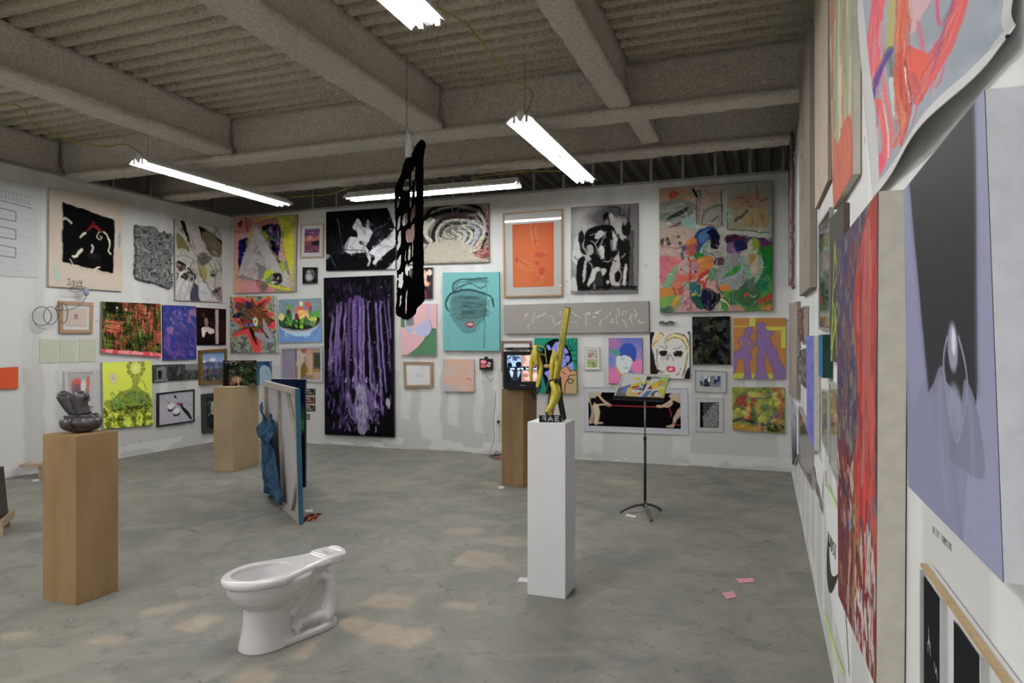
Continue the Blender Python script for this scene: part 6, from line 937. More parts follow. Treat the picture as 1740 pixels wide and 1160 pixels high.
# ---- floor: worn concrete with rectangular scars where tiles once were
def floor():
    x0, x1, y0, y1 = -9.2, 0.32, YF, 9.12; w, h = 400, 660
    X = np.linspace(x0, x1, w)[None, :].repeat(h, 0); Y = np.linspace(y1, y0, h)[:, None].repeat(w, 1)
    V = np.stack([X, Y, np.zeros_like(X)], -1)
    msk = np.zeros((h, w)); dirt = fbm(h, w, 40, 30, 3, 11); edge = (fbm(h, w, 90, 64, 2, 12)-0.5)
    P4 = [((0, 1072), (52, 1070), (58, 1083), (0, 1086)), ((238, 1038), (312, 1020), (322, 1032), (250, 1048)), ((288, 1068), (345, 1040), (383, 1048), (330, 1078)), ((140, 1088), (172, 1078), (218, 1082), (198, 1100)), ((392, 1150), (440, 1128), (480, 1150), (440, 1185), (400, 1175)),
          ((610, 1028), (640, 1010), (705, 1014), (690, 1034)), ((755, 1030), (768, 1020), (806, 1022), (800, 1036)), ((575, 1052), (610, 1046), (732, 1078), (702, 1100), (640, 1092), (580, 1066)), ((770, 958), (800, 935), (862, 942), (838, 966)), ((750, 904), (766, 895), (820, 898), (805, 911)), ((810, 918), (850, 912), (898, 916), (880, 926)), ((818, 824), (822, 817), (856, 820), (850, 829)), ((1028, 818), (1040, 813), (1086, 818), (1070, 826)), ((490, 1112), (540, 1086), (548, 1090), (515, 1120)), ((848, 917), (900, 920), (900, 925), (860, 926)), ((545, 825), (700, 808), (702, 822), (560, 846))]
    for k, poly in enumerate(P4):
        P = np.array([on_floor(*p)[:2] for p in poly]); Q = np.roll(P, -1, 0); ins = np.zeros((h, w), bool)
        XX = X+edge*0.10; YY = Y+np.roll(edge, 50, 0)*0.10
        for (ax, ay), (bx, by) in zip(P, Q):
            if ay != by: ins ^= ((ay > YY) != (by > YY)) & (XX < (bx-ax)*(YY-ay)/(by-ay)+ax)
        s = [0.75, 0.8, 1, 0.8, 0.8, 0.9, 0.85, 1, 0.9, 0.6, 0.5, 0.8, 0.6, 0.7, 0.5, 0.25][k]; msk = np.maximum(msk, ins*s*(0.45+0.8*dirt))
    m2 = msk.copy()
    for sh in ((0, 1), (1, 0), (0, -1), (-1, 0)): m2 += np.roll(msk, sh, (0, 1))
    msk = np.clip(m2/5, 0, 1); R = np.random.RandomState(4)
    sc = np.stack([msk, dirt, msk*0], -1); g = globals(); gg = g['GAIN']; g['GAIN'] = 1.0; me = grid_mesh('floor', V.reshape(-1, 3), w, h, sc); g['GAIN'] = gg
    m = bpy.data.materials.new('worn_concrete'); m.use_nodes = True; N = m.node_tree.nodes; L = m.node_tree.links; b = N['Principled BSDF']
    a = N.new('ShaderNodeAttribute'); a.attribute_name = 'pigment'; sp = N.new('ShaderNodeSeparateColor'); L.new(a.outputs['Color'], sp.inputs[0])
    tc = N.new('ShaderNodeTexCoord')
    def nz(s, d, r=0.6, dist=0.0):
        q = N.new('ShaderNodeTexNoise'); q.inputs['Scale'].default_value = s; q.inputs['Detail'].default_value = d; q.inputs['Roughness'].default_value = r; q.inputs['Distortion'].default_value = dist; L.new(tc.outputs['Object'], q.inputs['Vector']); return q
    def mix(f, c1, c2, t='MIX', lo=None):
        q = N.new('ShaderNodeMix'); q.data_type = 'RGBA'; q.blend_type = t
        for k, v in ((0, f), (6, c1), (7, c2)):
            if hasattr(v, 'links') or hasattr(v, 'is_linked'): L.new(v, q.inputs[k])
            else: q.inputs[k].default_value = v
        return q.outputs[2]
    def ramp(v, p0, p1, c0=(0, 0, 0, 1), c1=(1, 1, 1, 1)):
        q = N.new('ShaderNodeValToRGB'); q.color_ramp.elements[0].position = p0; q.color_ramp.elements[1].position = p1; q.color_ramp.elements[0].color = c0; q.color_ramp.elements[1].color = c1; L.new(v, q.inputs[0]); return q.outputs[0]
    base = mix(ramp(nz(0.7, 6, 0.6, 0.4).outputs[0], 0.35, 0.66), rgba('686965'), rgba('7c7b71'))
    base = mix(ramp(nz(2.6, 8, 0.65, 0.8).outputs[0], 0.42, 0.7), base, rgba('8a877e'))
    base = mix(ramp(nz(5.5, 8, 0.7, 1.5).outputs[0], 0.56, 0.72), base, rgba('545552'))
    n3 = ramp(nz(70, 3, 0.8).outputs[0], 0.3, 0.75, (0.62, 0.62, 0.62, 1), (1.0, 1.0, 1.0, 1))
    base = mix(0.55, base, mix(1.0, base, n3, 'MULTIPLY'))
    spk = ramp(nz(34, 2, 0.5).outputs[0], 0.70, 0.73); base = mix(spk, base, rgba('4e4b46'))
    pc = mix(ramp(nz(9, 6, 0.7).outputs[0], 0.4, 0.62), rgba('978573'), rgba('9c9686')); base = mix(sp.outputs[0], base, pc)
    L.new(base, b.inputs['Base Color']); b.inputs['Roughness'].default_value = 0.62; b.inputs['Specular IOR Level'].default_value = 0.35
    bp = N.new('ShaderNodeBump'); bp.inputs['Strength'].default_value = 0.25; bp.inputs['Distance'].default_value = 0.004; L.new(nz(40, 6).outputs[0], bp.inputs['Height']); L.new(bp.outputs[0], b.inputs['Normal'])
    me.materials.append(m); o = bpy.data.objects.new('floor', me); C.objects.link(o); struct(o)
    return o
floor()

# ---- drywall with rolled white paint above and raw joint compound bands below
def wall_mat(name, axis, bands, zcut, seed):
    """bands: list of (start,end,z_low) along the wall where compound was spread down to z_low"""
    m = bpy.data.materials.new(name); m.use_nodes = True; N = m.node_tree.nodes; L = m.node_tree.links; b = N['Principled BSDF']
    a = N.new('ShaderNodeAttribute'); a.attribute_name = 'pigment'; sp = N.new('ShaderNodeSeparateColor'); L.new(a.outputs['Color'], sp.inputs[0])
    def mix(f, c1, c2):
        q = N.new('ShaderNodeMix'); q.data_type = 'RGBA'
        for k, v in ((0, f), (6, c1), (7, c2)):
            if hasattr(v, 'is_linked'): L.new(v, q.inputs[k])
            else: q.inputs[k].default_value = v
        return q.outputs[2]
    col = mix(sp.outputs[0], rgba('bcbcb8'), rgba('dcdcda')); col = mix(sp.outputs[1], col, rgba('77736c'))
    tc = N.new('ShaderNodeTexCoord'); n = N.new('ShaderNodeTexNoise'); n.inputs['Scale'].default_value = 3; n.inputs['Detail'].default_value = 4; L.new(tc.outputs['Object'], n.inputs['Vector'])
    cr = N.new('ShaderNodeValToRGB'); cr.color_ramp.elements[0].color = (0.94, 0.94, 0.94, 1); cr.color_ramp.elements[1].color = (1, 1, 1, 1); L.new(n.outputs[0], cr.inputs[0])
    q = N.new('ShaderNodeMix'); q.data_type = 'RGBA'; q.blend_type = 'MULTIPLY'; q.inputs[0].default_value = 1; L.new(col, q.inputs[6]); L.new(cr.outputs[0], q.inputs[7])
    L.new(q.outputs[2], b.inputs['Base Color']); b.inputs['Roughness'].default_value = 0.75; b.inputs['Specular IOR Level'].default_value = 0.25
    n2 = N.new('ShaderNodeTexNoise'); n2.inputs['Scale'].default_value = 120; L.new(tc.outputs['Object'], n2.inputs['Vector'])
    bp = N.new('ShaderNodeBump'); bp.inputs['Strength'].default_value = 0.08; bp.inputs['Distance'].default_value = 0.003; L.new(n2.outputs[0], bp.inputs['Height']); L.new(bp.outputs[0], b.inputs['Normal'])
    return m
def wall(name, A, B, bands, seed, thick=0.12, nrm=None, base=0.62):
    """A,B: floor ends; the face looks along nrm"""
    A = Vector(A); B = Vector(B); L = (B-A).length; w = int(L/0.022); h = int(HW/0.022)
    S = np.linspace(0, L, w)[None, :].repeat(h, 0); Z = np.linspace(HW, 0, h)[:, None].repeat(w, 1)
    d = (B-A).normalized(); V = np.stack([A.x+d.x*S, A.y+d.y*S, Z], -1)
    f = fbm(h, w, 14, int(L*3), 3, seed); g2 = fbm(h, w, 5, L*1.2, 3, seed+1); val = np.full((h, w), base)
    low = 1.25+0.25*(g2-0.5)
    val = np.where(Z < low, base-0.34, base)
    for (s0, s1, zl, v) in bands:
        e = 0.03*(f-0.5)*4; k = np.clip((S-(s0+e))/0.03, 0, 1)*np.clip(((s1+e)-S)/0.03, 0, 1)*np.clip((Z-(zl+(f-0.5)*0.5))/0.05, 0, 1); val = val*(1-k)+v*k
    # skim patches at the foot
    f3 = fbm(h, w, 26, L*3.2, 2, seed+5); val = np.where((Z < 0.16) & (f3 > 0.56), 0.95, val)
    crack = ((Z < 0.018) & (fbm(h, w, 3, L*2, 2, seed+9) > 0.6)).astype(float)*0.7
    R = np.random.RandomState(seed)
    for _ in range(int(L*4)):
        i, j = R.randint(h), R.randint(w); crack[i:i+1, j:j+1] = 0.7
    g = globals(); gg = g['GAIN']; g['GAIN'] = 1.0; me = grid_mesh(name, V.reshape(-1, 3), w, h, np.stack([val, crack, val*0], -1)); g['GAIN'] = gg
    me.materials.append(wall_mat('drywall_'+name, 0, bands, 0, seed)); nrm = Vector(nrm)
    # body behind the face
    p = [A+nrm*-0.0, B+nrm*-0.0, B-nrm*thick, A-nrm*thick]; bm = bmesh.new(); bm.from_mesh(me)
    vs = [bm.verts.new((q.x, q.y, z)) for z in (0, HW) for q in p]
    for fq in ((2, 3, 7, 6), (4, 5, 6, 7), (1, 2, 6, 5), (3, 0, 4, 7)): bm.faces.new([vs[i] for i in fq])
    bm.to_mesh(me); bm.free(); me.polygons.foreach_set('use_smooth', [False]*len(me.polygons))
    at = me.color_attributes['pigment']
    for i in range(w*h, len(me.vertices)): at.data[i].color = (0.6, 0, 0, 1)
    o = bpy.data.objects.new(name, me); C.objects.link(o); struct(o); return o
def bx_of(px): return on_rear(px, 700).x-XL      # distance along the rear wall of a pixel column
def ly_of(px): return YB-on_left(px, 700).y      # distance along the left wall from the corner
rb = [(bx_of(a), bx_of(b), z, v) for a, b, z, v in ((396, 412, 0.0, .8), (680, 699, 0.42, .85), (712, 751, 0.0, .95), (762, 782, 0.36, .9), (806, 824, 0.28, .92), (838, 850, 0.2, .8), (990, 1024, 0.0, .92), (1042, 1066, 0.62, .85), (1096, 1116, 0.62, .85), (1140, 1176, 0.12, .92), (1208, 1232, 0.55, .85), (1266, 1290, 0.42, .85), (1318, 1342, 0.05, .85))]
rb += [(bx_of(a), bx_of(b), 1.2, v) for a, b, v in ((400, 440, .42), (505, 512, .45), (610, 640, .8), (700, 715, .45), (760, 790, .85), (835, 852, .5), (960, 968, .5), (1090, 1116, .8))]
lb = [(ly_of(b), ly_of(a), z, v) for a, b, z, v in ((-60, 42, 0.0, .8), (54, 74, 0.0, .42), (74, 98, 0.0, .85), (98, 130, 1.1, .5), (200, 205, 0, .8), (224, 240, 0.42, .85), (268, 284, 0.42, .85), (316, 340, 0.3, .85))]
wall('wall_rear', (XL, YB, 0), (XR, YB, 0), rb, 21, nrm=(0, -1, 0))
wall('wall_left', (XL, YF, 0), (XL, YB+0.0, 0), [(YB-YF-b, YB-YF-a, z, v) for a, b, z, v in lb], 31, nrm=(1, 0, 0))
wr = wall('wall_right', (XR, YB, 0), (XR, YF, 0), [(k*0.61, k*0.61+0.2, 0.0, .9) for k in range(24)], 41, nrm=(-1, 0, 0))
wall('wall_front', (XR, YF, 0), (XL, YF, 0), [], 51, nrm=(0, 1, 0))
# pencil name written straight on the right wall
letters('BETTY TOMPKINS', (1585, 905), (1618, 938), ((0, -12), (0, -13)), 0.00032, 0.0008, 'pencil_lettering', PENCIL, None)
pl = bpy.data.objects['pencil_lettering']; pl.parent = wr

# ---- sprayed fireproofing on steel
def spray_mat(name, c1, c2, bump=1.0, bs=45):
    return mat(name, c1, 0.95, col2=c2, nscale=38, bump=bump, bscale=bs*1.3, spec=0.05)
SPRAY = spray_mat('sprayed_fireproofing', 'e0d8cc', 'c6bdb0'); DECK = spray_mat('sprayed_deck', 'e4dbcb', 'c2b79f', 1.0, 55); VOID = spray_mat('sprayed_void', 'c0b295', 'a4957a')
def beam(name, A, B, z0, z1, wf, tf=0.07, ww=0.12, seed=0, amp=0.010, m=SPRAY):
    """I shaped beam softened by its sprayed coat, from A to B (xy)"""
    A = Vector((*A, 0)); B = Vector((*B, 0)); L = (B-A).length; d = (B-A).normalized(); s = Vector((d.y, -d.x, 0))
    prof = [(-wf/2, z0+.012), (-wf/2+.02, z0), (-wf/6, z0), (wf/6, z0), (wf/2-.02, z0), (wf/2, z0+.012), (wf/2, z0+tf-.01), (wf/2-.02, z0+tf), (ww/2+.02, z0+tf+.02), (ww/2, z0+tf+.06), (ww/2, (z0+z1)/2), (ww/2, z1-.05), (ww/2+.03, z1), (-ww/2-.03, z1), (-ww/2, z1-.05), (-ww/2, (z0+z1)/2), (-ww/2, z0+tf+.06), (-ww/2-.02, z0+tf+.02), (-wf/2+.02, z0+tf), (-wf/2, z0+tf-.01)]
    n = max(2, int(L/0.06)); rings = []
    for i in range(n+1):
        t = L*i/n; r = []
        for (u, z) in prof:
            p = A+d*t+s*u+Vector((0, 0, z)); q = mnoise.noise(p*9+Vector((seed, 0, 0)))*amp+mnoise.noise(p*24+Vector((seed, 5, 0)))*amp*0.7
            dirv = s*(1 if u > 0 else -1)*0.8+Vector((0, 0, -1 if z < z0+tf/2 else 0.3)); r.append(p+dirv*q)
        rings.append(r)
    b = MB(); b.loft(rings); return struct(b.build(name, m, None, smooth=True))
ZD = 4.13
beam('trim_1', (-8.9, 6.34), (0.9, 6.34), 3.655, ZD, 0.26, seed=1)
beam('trim_2', (-8.9, 7.86), (0.9, 7.86), 3.70, ZD, 0.24, seed=2)
for i, (x, w, y0, y1, z) in enumerate(((-8.52, 0.30, YF-.3, 6.22, 3.72), (-5.81, 0.33, YF-.3, 6.24, 3.72), (-3.18, 0.33, YF-.3, 6.24, 3.71), (-1.24, 0.22, YF-.3, 6.24, 3.71), (-1.2, 0.20, 6.45, 7.76, 3.80))):
    beam('trim_%d' % (i+3), (x, y0), (x, y1), z, ZD, w, ww=w-0.09 if w > .25 else .1, seed=3+i)
# ---- corrugated deck
def deck():
    b = MB(); pitch = 0.185; y = YF-0.3; pr = []
    k = 0
    while y < 7.86:
        seam = 0.03 if k % 5 == 2 else 0.0
        pr += [(y, ZD), (y+0.085, ZD), (y+0.102, ZD+0.075+seam), (y+0.168, ZD+0.075+seam)]; y += pitch; k += 1
    xs = np.arange(-13.2, 1.4, 0.16); rings = []
    for x in xs: rings.append([Vector((x, yy, zz+mnoise.noise(Vector((x*5, yy*9, 1)))*0.006+mnoise.noise(Vector((x*19, yy*19, 1)))*0.005)) for yy, zz in pr])
    n = len(pr)
    for i in range(len(rings)-1):
        base = len(b.v)
        if i == 0: b.v += [tuple(p) for p in rings[0]]
        b.v += [tuple(p) for p in rings[i+1]]
    m = len(rings)
    for i in range(m-1):
        for j in range(n-1): b.f.append((i*n+j, (i+1)*n+j, (i+1)*n+j+1, i*n+j+1))
    c = struct(b.build('ceiling', DECK, None, smooth=False))
    # beyond the second girder the ribs turn
    b = MB(); x = -13.2; pr = []; k = 0
    while x < 1.6: pr += [(x, ZD-0.03), (x+0.07, ZD-0.03), (x+0.10, ZD+0.06), (x+0.15, ZD+0.06)]; x += 0.2; k += 1
    ys = np.arange(7.84, 14.6, 0.2); n = len(pr); m = len(ys)
    for yy in ys: b.v += [(xx, yy, zz+mnoise.noise(Vector((xx*7, yy*7, 3)))*0.015) for xx, zz in pr]
    for i in range(m-1):
        for j in range(n-1): b.f.append((i*n+j, i*n+j+1, (i+1)*n+j+1, (i+1)*n+j))
    o = b.build('ceiling_rear', DECK, None); o.name = 'ceiling'; struct(o)
deck()
# top slab closes the deck, outer shell closes the void beyond the partitions
struct(MB().box(-13.3, YF-.4, ZD+.12, 1.6, 14.7, ZD+.2).build('ceiling', VOID))
struct(MB().box(-13.4, YF-.5, 0, -13.2, 14.7, ZD+.12).build('wall_outer_left', VOID)); struct(MB().box(1.5, YF-.5, 0, 1.7, 14.7, ZD+.12).build('wall_outer_right', VOID))
struct(MB().box(-13.4, 14.5, 0, 1.7, 14.7, ZD+.12).build('wall_outer_rear', VOID)); struct(MB().box(-13.4, YF-.5, 0, 1.7, YF-.35, ZD+.12).build('wall_outer_front', VOID))
# bare metal studs above the partitions
STUD = mat('galvanised_stud', 'a3a49e', 0.5, 0.5, noise=0.2)
mb = MB(); 
tr = struct(MB().box(XL-.1, YB+.005, HW, XR, YB+.10, HW+.035).build('trim_9', STUD))
k = 0
for px in (357, 374, 390, 532, 572, 661, 730, 770, 805, 907, 958, 1008, 1056, 1106, 1160, 1215, 1274, 1330):
    x = on_rear(px, 310, -.03).x
    if x < XL: continue
    s = MB().box(x-.02, YB+.02, HW+.03, x+.02, YB+.025, ZD); s.box(x-.02, YB+.02, HW+.03, x-.016, YB+.09, ZD); struct(s.build('trim_%d' % (10+k), STUD)); k += 1
struct(MB().box(XL-.1, YF, HW, XL-.005, YB+.1, HW+.035).build('trim_%d' % (10+k), STUD)); k += 1
for i in range(5):
    y = YB-0.35-i*0.61; s = MB().box(XL-.025, y-.02, HW+.03, XL-.02, y+.02, ZD); s.box(XL-.09, y-.02, HW+.03, XL-.02, y-.016, ZD); struct(s.build('trim_%d' % (10+k), STUD)); k += 1
# ================================================================= lamps
TUBE = emit_mat('lit_tube', 'ffffff', 44.0); TUBE2 = emit_mat('dimmer_lit_tube', 'ffffff', 24.0); REFL = mat('white_enamel', 'd8d8d6', 0.35); METAL = mat('grey_enamel', '9a9a98', 0.4); WIRE = mat('thin_steel_wire', '5a5850', 0.4, 0.7); CORD = mat('yellow_cord', 'a5952c', 0.5)
def lamp_fixture(name='fluorescent_fixture'):
    t = empty(name); L = 2.42; prof = [(-.125, 0.0), (-.118, .014), (-.07, .048), (-.035, .05), (-.018, .012), (.018, .012), (.035, .05), (.07, .048), (.118, .014), (.125, 0.0), (.122, .028), (.075, .062), (.04, .066), (.03, .098), (-.03, .098), (-.04, .066), (-.075, .062), (-.122, .028)]
    b = MB(); b.loft([[(-L/2, y, z) for y, z in prof], [(L/2, y, z) for y, z in prof]], caps=True); b.build('reflector', REFL, t)
    for s in (-1, 1):
        for e in (-1, 1):
            MB().tube([(e*0.03 if e > 0 else -L/2+.02, s*.058, .018), (L/2-.02 if e > 0 else -0.03, s*.058, .018)], 0.0165, 8).build('tube', TUBE, t, smooth=True)
    for x in (-L/2-.004, L/2-.016, -.02):
        for sd in (-1, 1): MB().box(x, sd*.058-.012, -.004, x+(.02 if x != -.02 else .04), sd*.058+.012, .05).build('lampholder', REFL, t)
    for x in (-L/2+.12, L/2-.12): MB().tube([(x, 0, .095), (x, 0, ZD-3.52)], 0.0022, 5).build('hanging_wire', WIRE, t)
    return t
def clone(root):
    r = root.copy(); C.objects.link(r)
    for ch in list(root.children):
        c = ch.copy(); C.objects.link(c); c.parent = r
        for g in ch.children:
            d = g.copy(); C.objects.link(d); d.parent = c
    return r
L0 = lamp_fixture(); G = 'twin tube fluorescent fixtures'
spots = [(-6.30, 6.75, 'twin tube fluorescent fixture hanging over the pictures of the left wall'), (-1.92, 2.56, 'twin tube fluorescent fixture cut off by the top edge of the photo'), (-2.0, 6.86, 'steeply seen twin tube fluorescent fixture right of the hanging black lattice')]
for i, (x, y, l) in enumerate(spots):
    o = L0 if i == 0 else clone(L0); o.location = (x, y, 3.50); o.rotation_euler = (0, 0, PI/2); tag(o, l, 'ceiling light', G)
o = clone(L0); o.location = (-4.04, 7.98-.06, 3.50); o.rotation_euler = (0, 0, 0); tag(o, 'twin tube fluorescent fixture running along the rear wall, behind the hanging black lattice', 'ceiling light', G)
for (x, y, l) in ((-7.3, 2.0, 'twin tube fluorescent fixture just outside the frame, above the stone torso side'), (-4.2, 0.15, 'twin tube fluorescent fixture overhead just in front of the camera'), (-1.7, -1.9, 'twin tube fluorescent fixture behind the camera, nearest the right wall'), (-5.0, -1.9, 'twin tube fluorescent fixture behind the camera, nearest the left wall'), (-1.7, -4.9, 'rearmost twin tube fixture near the right wall'), (-3.6, -4.6, 'rearmost twin tube fixture in the middle of the room'), (-6.3, -4.9, 'rearmost twin tube fixture near the left wall')):  # unseen fixtures added as fill light for floor and camera-facing surfaces
    o = clone(L0); o.location = (x, y, 3.50); o.rotation_euler = (0, 0, PI/2); tag(o, l, 'ceiling light', G)
for ch in list(bpy.data.objects):
    if ch.parent and ch.parent.get('label', '').startswith('twin tube fluorescent fixture running along') and ch.data.materials[0] == TUBE:
        ch.data = ch.data.copy(); ch.data.materials[0] = TUBE2
def cord(pts, label, r=0.006, m=CORD, name='extension_cord', cat='cord'):
    P = [Vector(p) for p in catmull(pts, 8)]; c0 = sum(P, Vector())/len(P); b = MB(); b.tube([p-c0 for p in P], r, 6); return tag(b.build(name, m, None, c0, smooth=True), label, cat)
cord([(-1.88, 3.7, 3.60), at_depth(790, 40, 4.5), at_depth(830, 85, 4.9), at_depth(868, 128, 5.4), at_depth(893, 148, 5.7), at_depth(905, 160, 5.85), (-1.98, 5.75, 3.60)], 'yellow cord running between the two right hand light fixtures')
cord([(-9.0, 4.6, 3.6), at_depth(0, 180, 6.3), at_depth(60, 212, 6.6), at_depth(120, 238, 6.9), at_depth(180, 249, 7.1), at_depth(215, 246, 7.3), (-6.35, 5.7, 3.60)], 'yellow cord drooping in from the left to the left light fixture')
cord([(-6.25, 7.9, 3.60), at_depth(520, 333, 9.6), at_depth(560, 330, 9.5), at_depth(600, 318, 9.3), (-5.0, 7.95, 3.61)], 'yellow cord linking the left fixture to the one along the rear wall')
cord([(-3.2, 7.95, 3.61), at_depth(800, 303, 8.6), at_depth(880, 292, 8.5), at_depth(925, 291, 8.4), (-2.0, 7.9, 3.60)], 'yellow cord linking the rear wall fixture to the steeply seen one')

# ================================================================= plinths
MDF = mat('raw_fibreboard', '94795a', 0.85, col2='836a4a', spec=0.15, nscale=3, stretch=(2, 2, 0.6), bump=0.05, bscale=200); MDFE = mat('fibreboard_seam', '6e5a44', 0.9); CARD = mat('pale_fibreboard', 'a49073', 0.85, col2='968165', spec=0.15, nscale=3)
WHITE = mat('white_plinth_paint', 'dededf', 0.6, noise=0.03, nscale=4)
def plinth(front, left_dir_px, side, side2, h, label, m, name='plinth', cat='plinth', seam=False):
    """front: floor point of the corner nearest the camera; left_dir_px: floor point giving the left face direction"""
    F = Vector(front); L_ = Vector(left_dir_px)-F; L_.z = 0; L_.normalize(); Rr = Vector((-L_.y, L_.x, 0))
    if Rr.y < 0: Rr = -Rr
    base = [F, F+Rr*side2, F+Rr*side2+L_*side, F+L_*side]; cen = sum(base, Vector())/4
    V = [p-cen for p in base]+[p-cen+Vector((0, 0, h)) for p in base]; b = MB().hexa(V); o = b.build(name, m, None, cen, bevel=0.002)
    tag(o, label, cat); return o, cen, L_, Rr
P1, c1, L1_, R1_ = plinth(on_floor(129, 1029), on_floor(72, 1018), 0.288, 0.285, 1.016, 'tall brown fibreboard plinth carrying the dark stone torso', MDF)
P2, c2, L2_, R2_ = plinth(on_floor(960.6, 1017.8), on_floor(895.8, 1009.5), 0.245, 0.235, 1.081, 'tall white plinth carrying the banana sculpture', WHITE)
P3, c3, L3_, R3_ = plinth(on_floor(889, 828.5), on_floor(852.5, 823.4), 0.285, 0.28, 1.07, 'brown fibreboard plinth under the television', MDF)
P4, c4, L4_, R4_ = plinth(on_floor(395.7, 802), on_floor(362.9, 801), 0.256, 0.305, 1.04, 'pale brown plinth at the left, nearer of two standing back to back', CARD)
f5 = on_floor(395.7, 802)+R4_*0.309
P5, c5, L5_, R5_ = plinth(f5, f5+L4_, 0.256, 0.305, 1.04, 'pale brown plinth farther back, its neighbour hiding its left side', CARD)

# ---- dark stone torso
def torso():
    M0 = Matrix.Rotation(0, 3, 'Z'); b = MB()
    # local frame: x to the right in the picture, z up; y away
    def E(c, r, ry=0.0, rz=0.0): b.ell(c, r, Matrix.Rotation(rz, 3, 'Z') @ Matrix.Rotation(ry, 3, 'Y'), 28, 18)
    E((.004, 0, .054), (.104, .080, .054)); E((.040, -.018, .058), (.074, .070, .050)); E((-.068, -.024, .058), (.050, .062, .050), .2); E((.080, .0, .058), (.036, .062, .052)); E((0, 0, .014), (.082, .06, .022))
    b.loft([[Vector((cx+rx*math.cos(q), ry*math.sin(q), z)) for q in np.linspace(0, 2*PI, 32, endpoint=False)] for z, cx, rx, ry in ((.075, 0, .078, .055), (.105, -.002, .066, .048), (.135, -.012, .060, .044), (.165, -.026, .064, .043), (.195, -.036, .072, .042), (.222, -.042, .076, .036), (.236, -.046, .066, .026))])
    b.tube([(-.045, 0, .13), (-.075, 0, .175), (-.100, -.004, .215), (-.110, -.004, .232)], [.036, .034, .031, .027], 20); b.ell((-.092, -.002, .236), (.036, .034, .020))
    b.tube([(-.01, 0, .14), (-.006, -.005, .18), (-.004, -.01, .215)], [.040, .040, .040], 20); b.ell((-.002, -.006, .222), (.040, .044, .032), Matrix.Rotation(-.15, 3, 'Y')); b.ell((.012, -.02, .216), (.032, .036, .034))
    o = b.build('torso_tmp', None, None); md = o.modifiers.new('r', 'REMESH'); md.mode = 'VOXEL'; md.voxel_size = 0.0035; sm = o.modifiers.new('s', 'SMOOTH'); sm.factor = 0.6; sm.iterations = 5
    bpy.context.view_layer.update(); dg = bpy.context.evaluated_depsgraph_get(); me = bpy.data.meshes.new_from_object(o.evaluated_get(dg)); bpy.data.objects.remove(o)
    # carved creases: push vertices inwards along lines
    n = len(me.vertices); co = np.empty(n*3, np.float32); me.vertices.foreach_get('co', co); co = co.reshape(-1, 3); no = np.empty(n*3, np.float32); me.vertices.foreach_get('normal', no); no = no.reshape(-1, 3)
    def groove(P, r, dep):
        P = np.array(catmull(P, 8)); best = np.full(n, 9.0)
        for i in range(len(P)-1):
            d = (P[i+1]-P[i])[[0, 2]]; q = co[:, [0, 2]]-P[i][[0, 2]]; t = np.clip((q@d)/(d@d+1e-12), 0, 1); best = np.minimum(best, np.linalg.norm(q-t[:, None]*d, axis=1))
        best = np.where(co[:, 1] > .01, 9.0, best); k = np.exp(-(best/r)**2)*dep*1.25; co[:] -= no*k[:, None]
    groove([(-.030, -.06, .10), (-.042, -.055, .14), (-.052, -.05, .18), (-.058, -.05, .22), (-.058, -.03, .25)], .006, .011); groove([(-.015, -.06, .10), (-.030, -.05, .15), (-.036, -.045, .20), (-.044, -.035, .25)], .005, .008)
    groove([(-.040, -.075, .10), (-.046, -.07, .065), (-.042, -.078, .035), (-.022, -.07, .005)], .006, .009); groove([(-.075, -.05, .108), (0, -.075, .104), (.075, -.05, .112), (.1, 0, .108)], .006, .011); groove([(.070, -.065, .10), (.088, -.055, .07), (.082, -.055, .03)], .005, .006)
    for r in (.010, .019, .028): groove([(.022, -.045+r*math.cos(a)*.7, .218+r*math.sin(a)) for a in np.linspace(0, 2*PI, 12)], .004, .006)
    me.vertices.foreach_set('co', co.ravel()); me.update(); zmin = min(v.co.z for v in me.vertices); me.transform(Matrix.Translation((0, 0, -zmin)))
    cam = Vector((0, 0, 0)); loc = Vector((c1.x, c1.y, 1.0165)); ang = math.atan2(loc.x, loc.y)
    ob = link('stone_torso', me, mat('polished_grey_stone', '454342', 0.28, noise=0.35, nscale=30, bump=0.05, coat=0.15), None, loc, smooth=True); ob.rotation_euler = (0, 0, -ang)
    tag(ob, 'dark polished stone torso with curled shoulder on the brown plinth', 'sculpture')
torso()

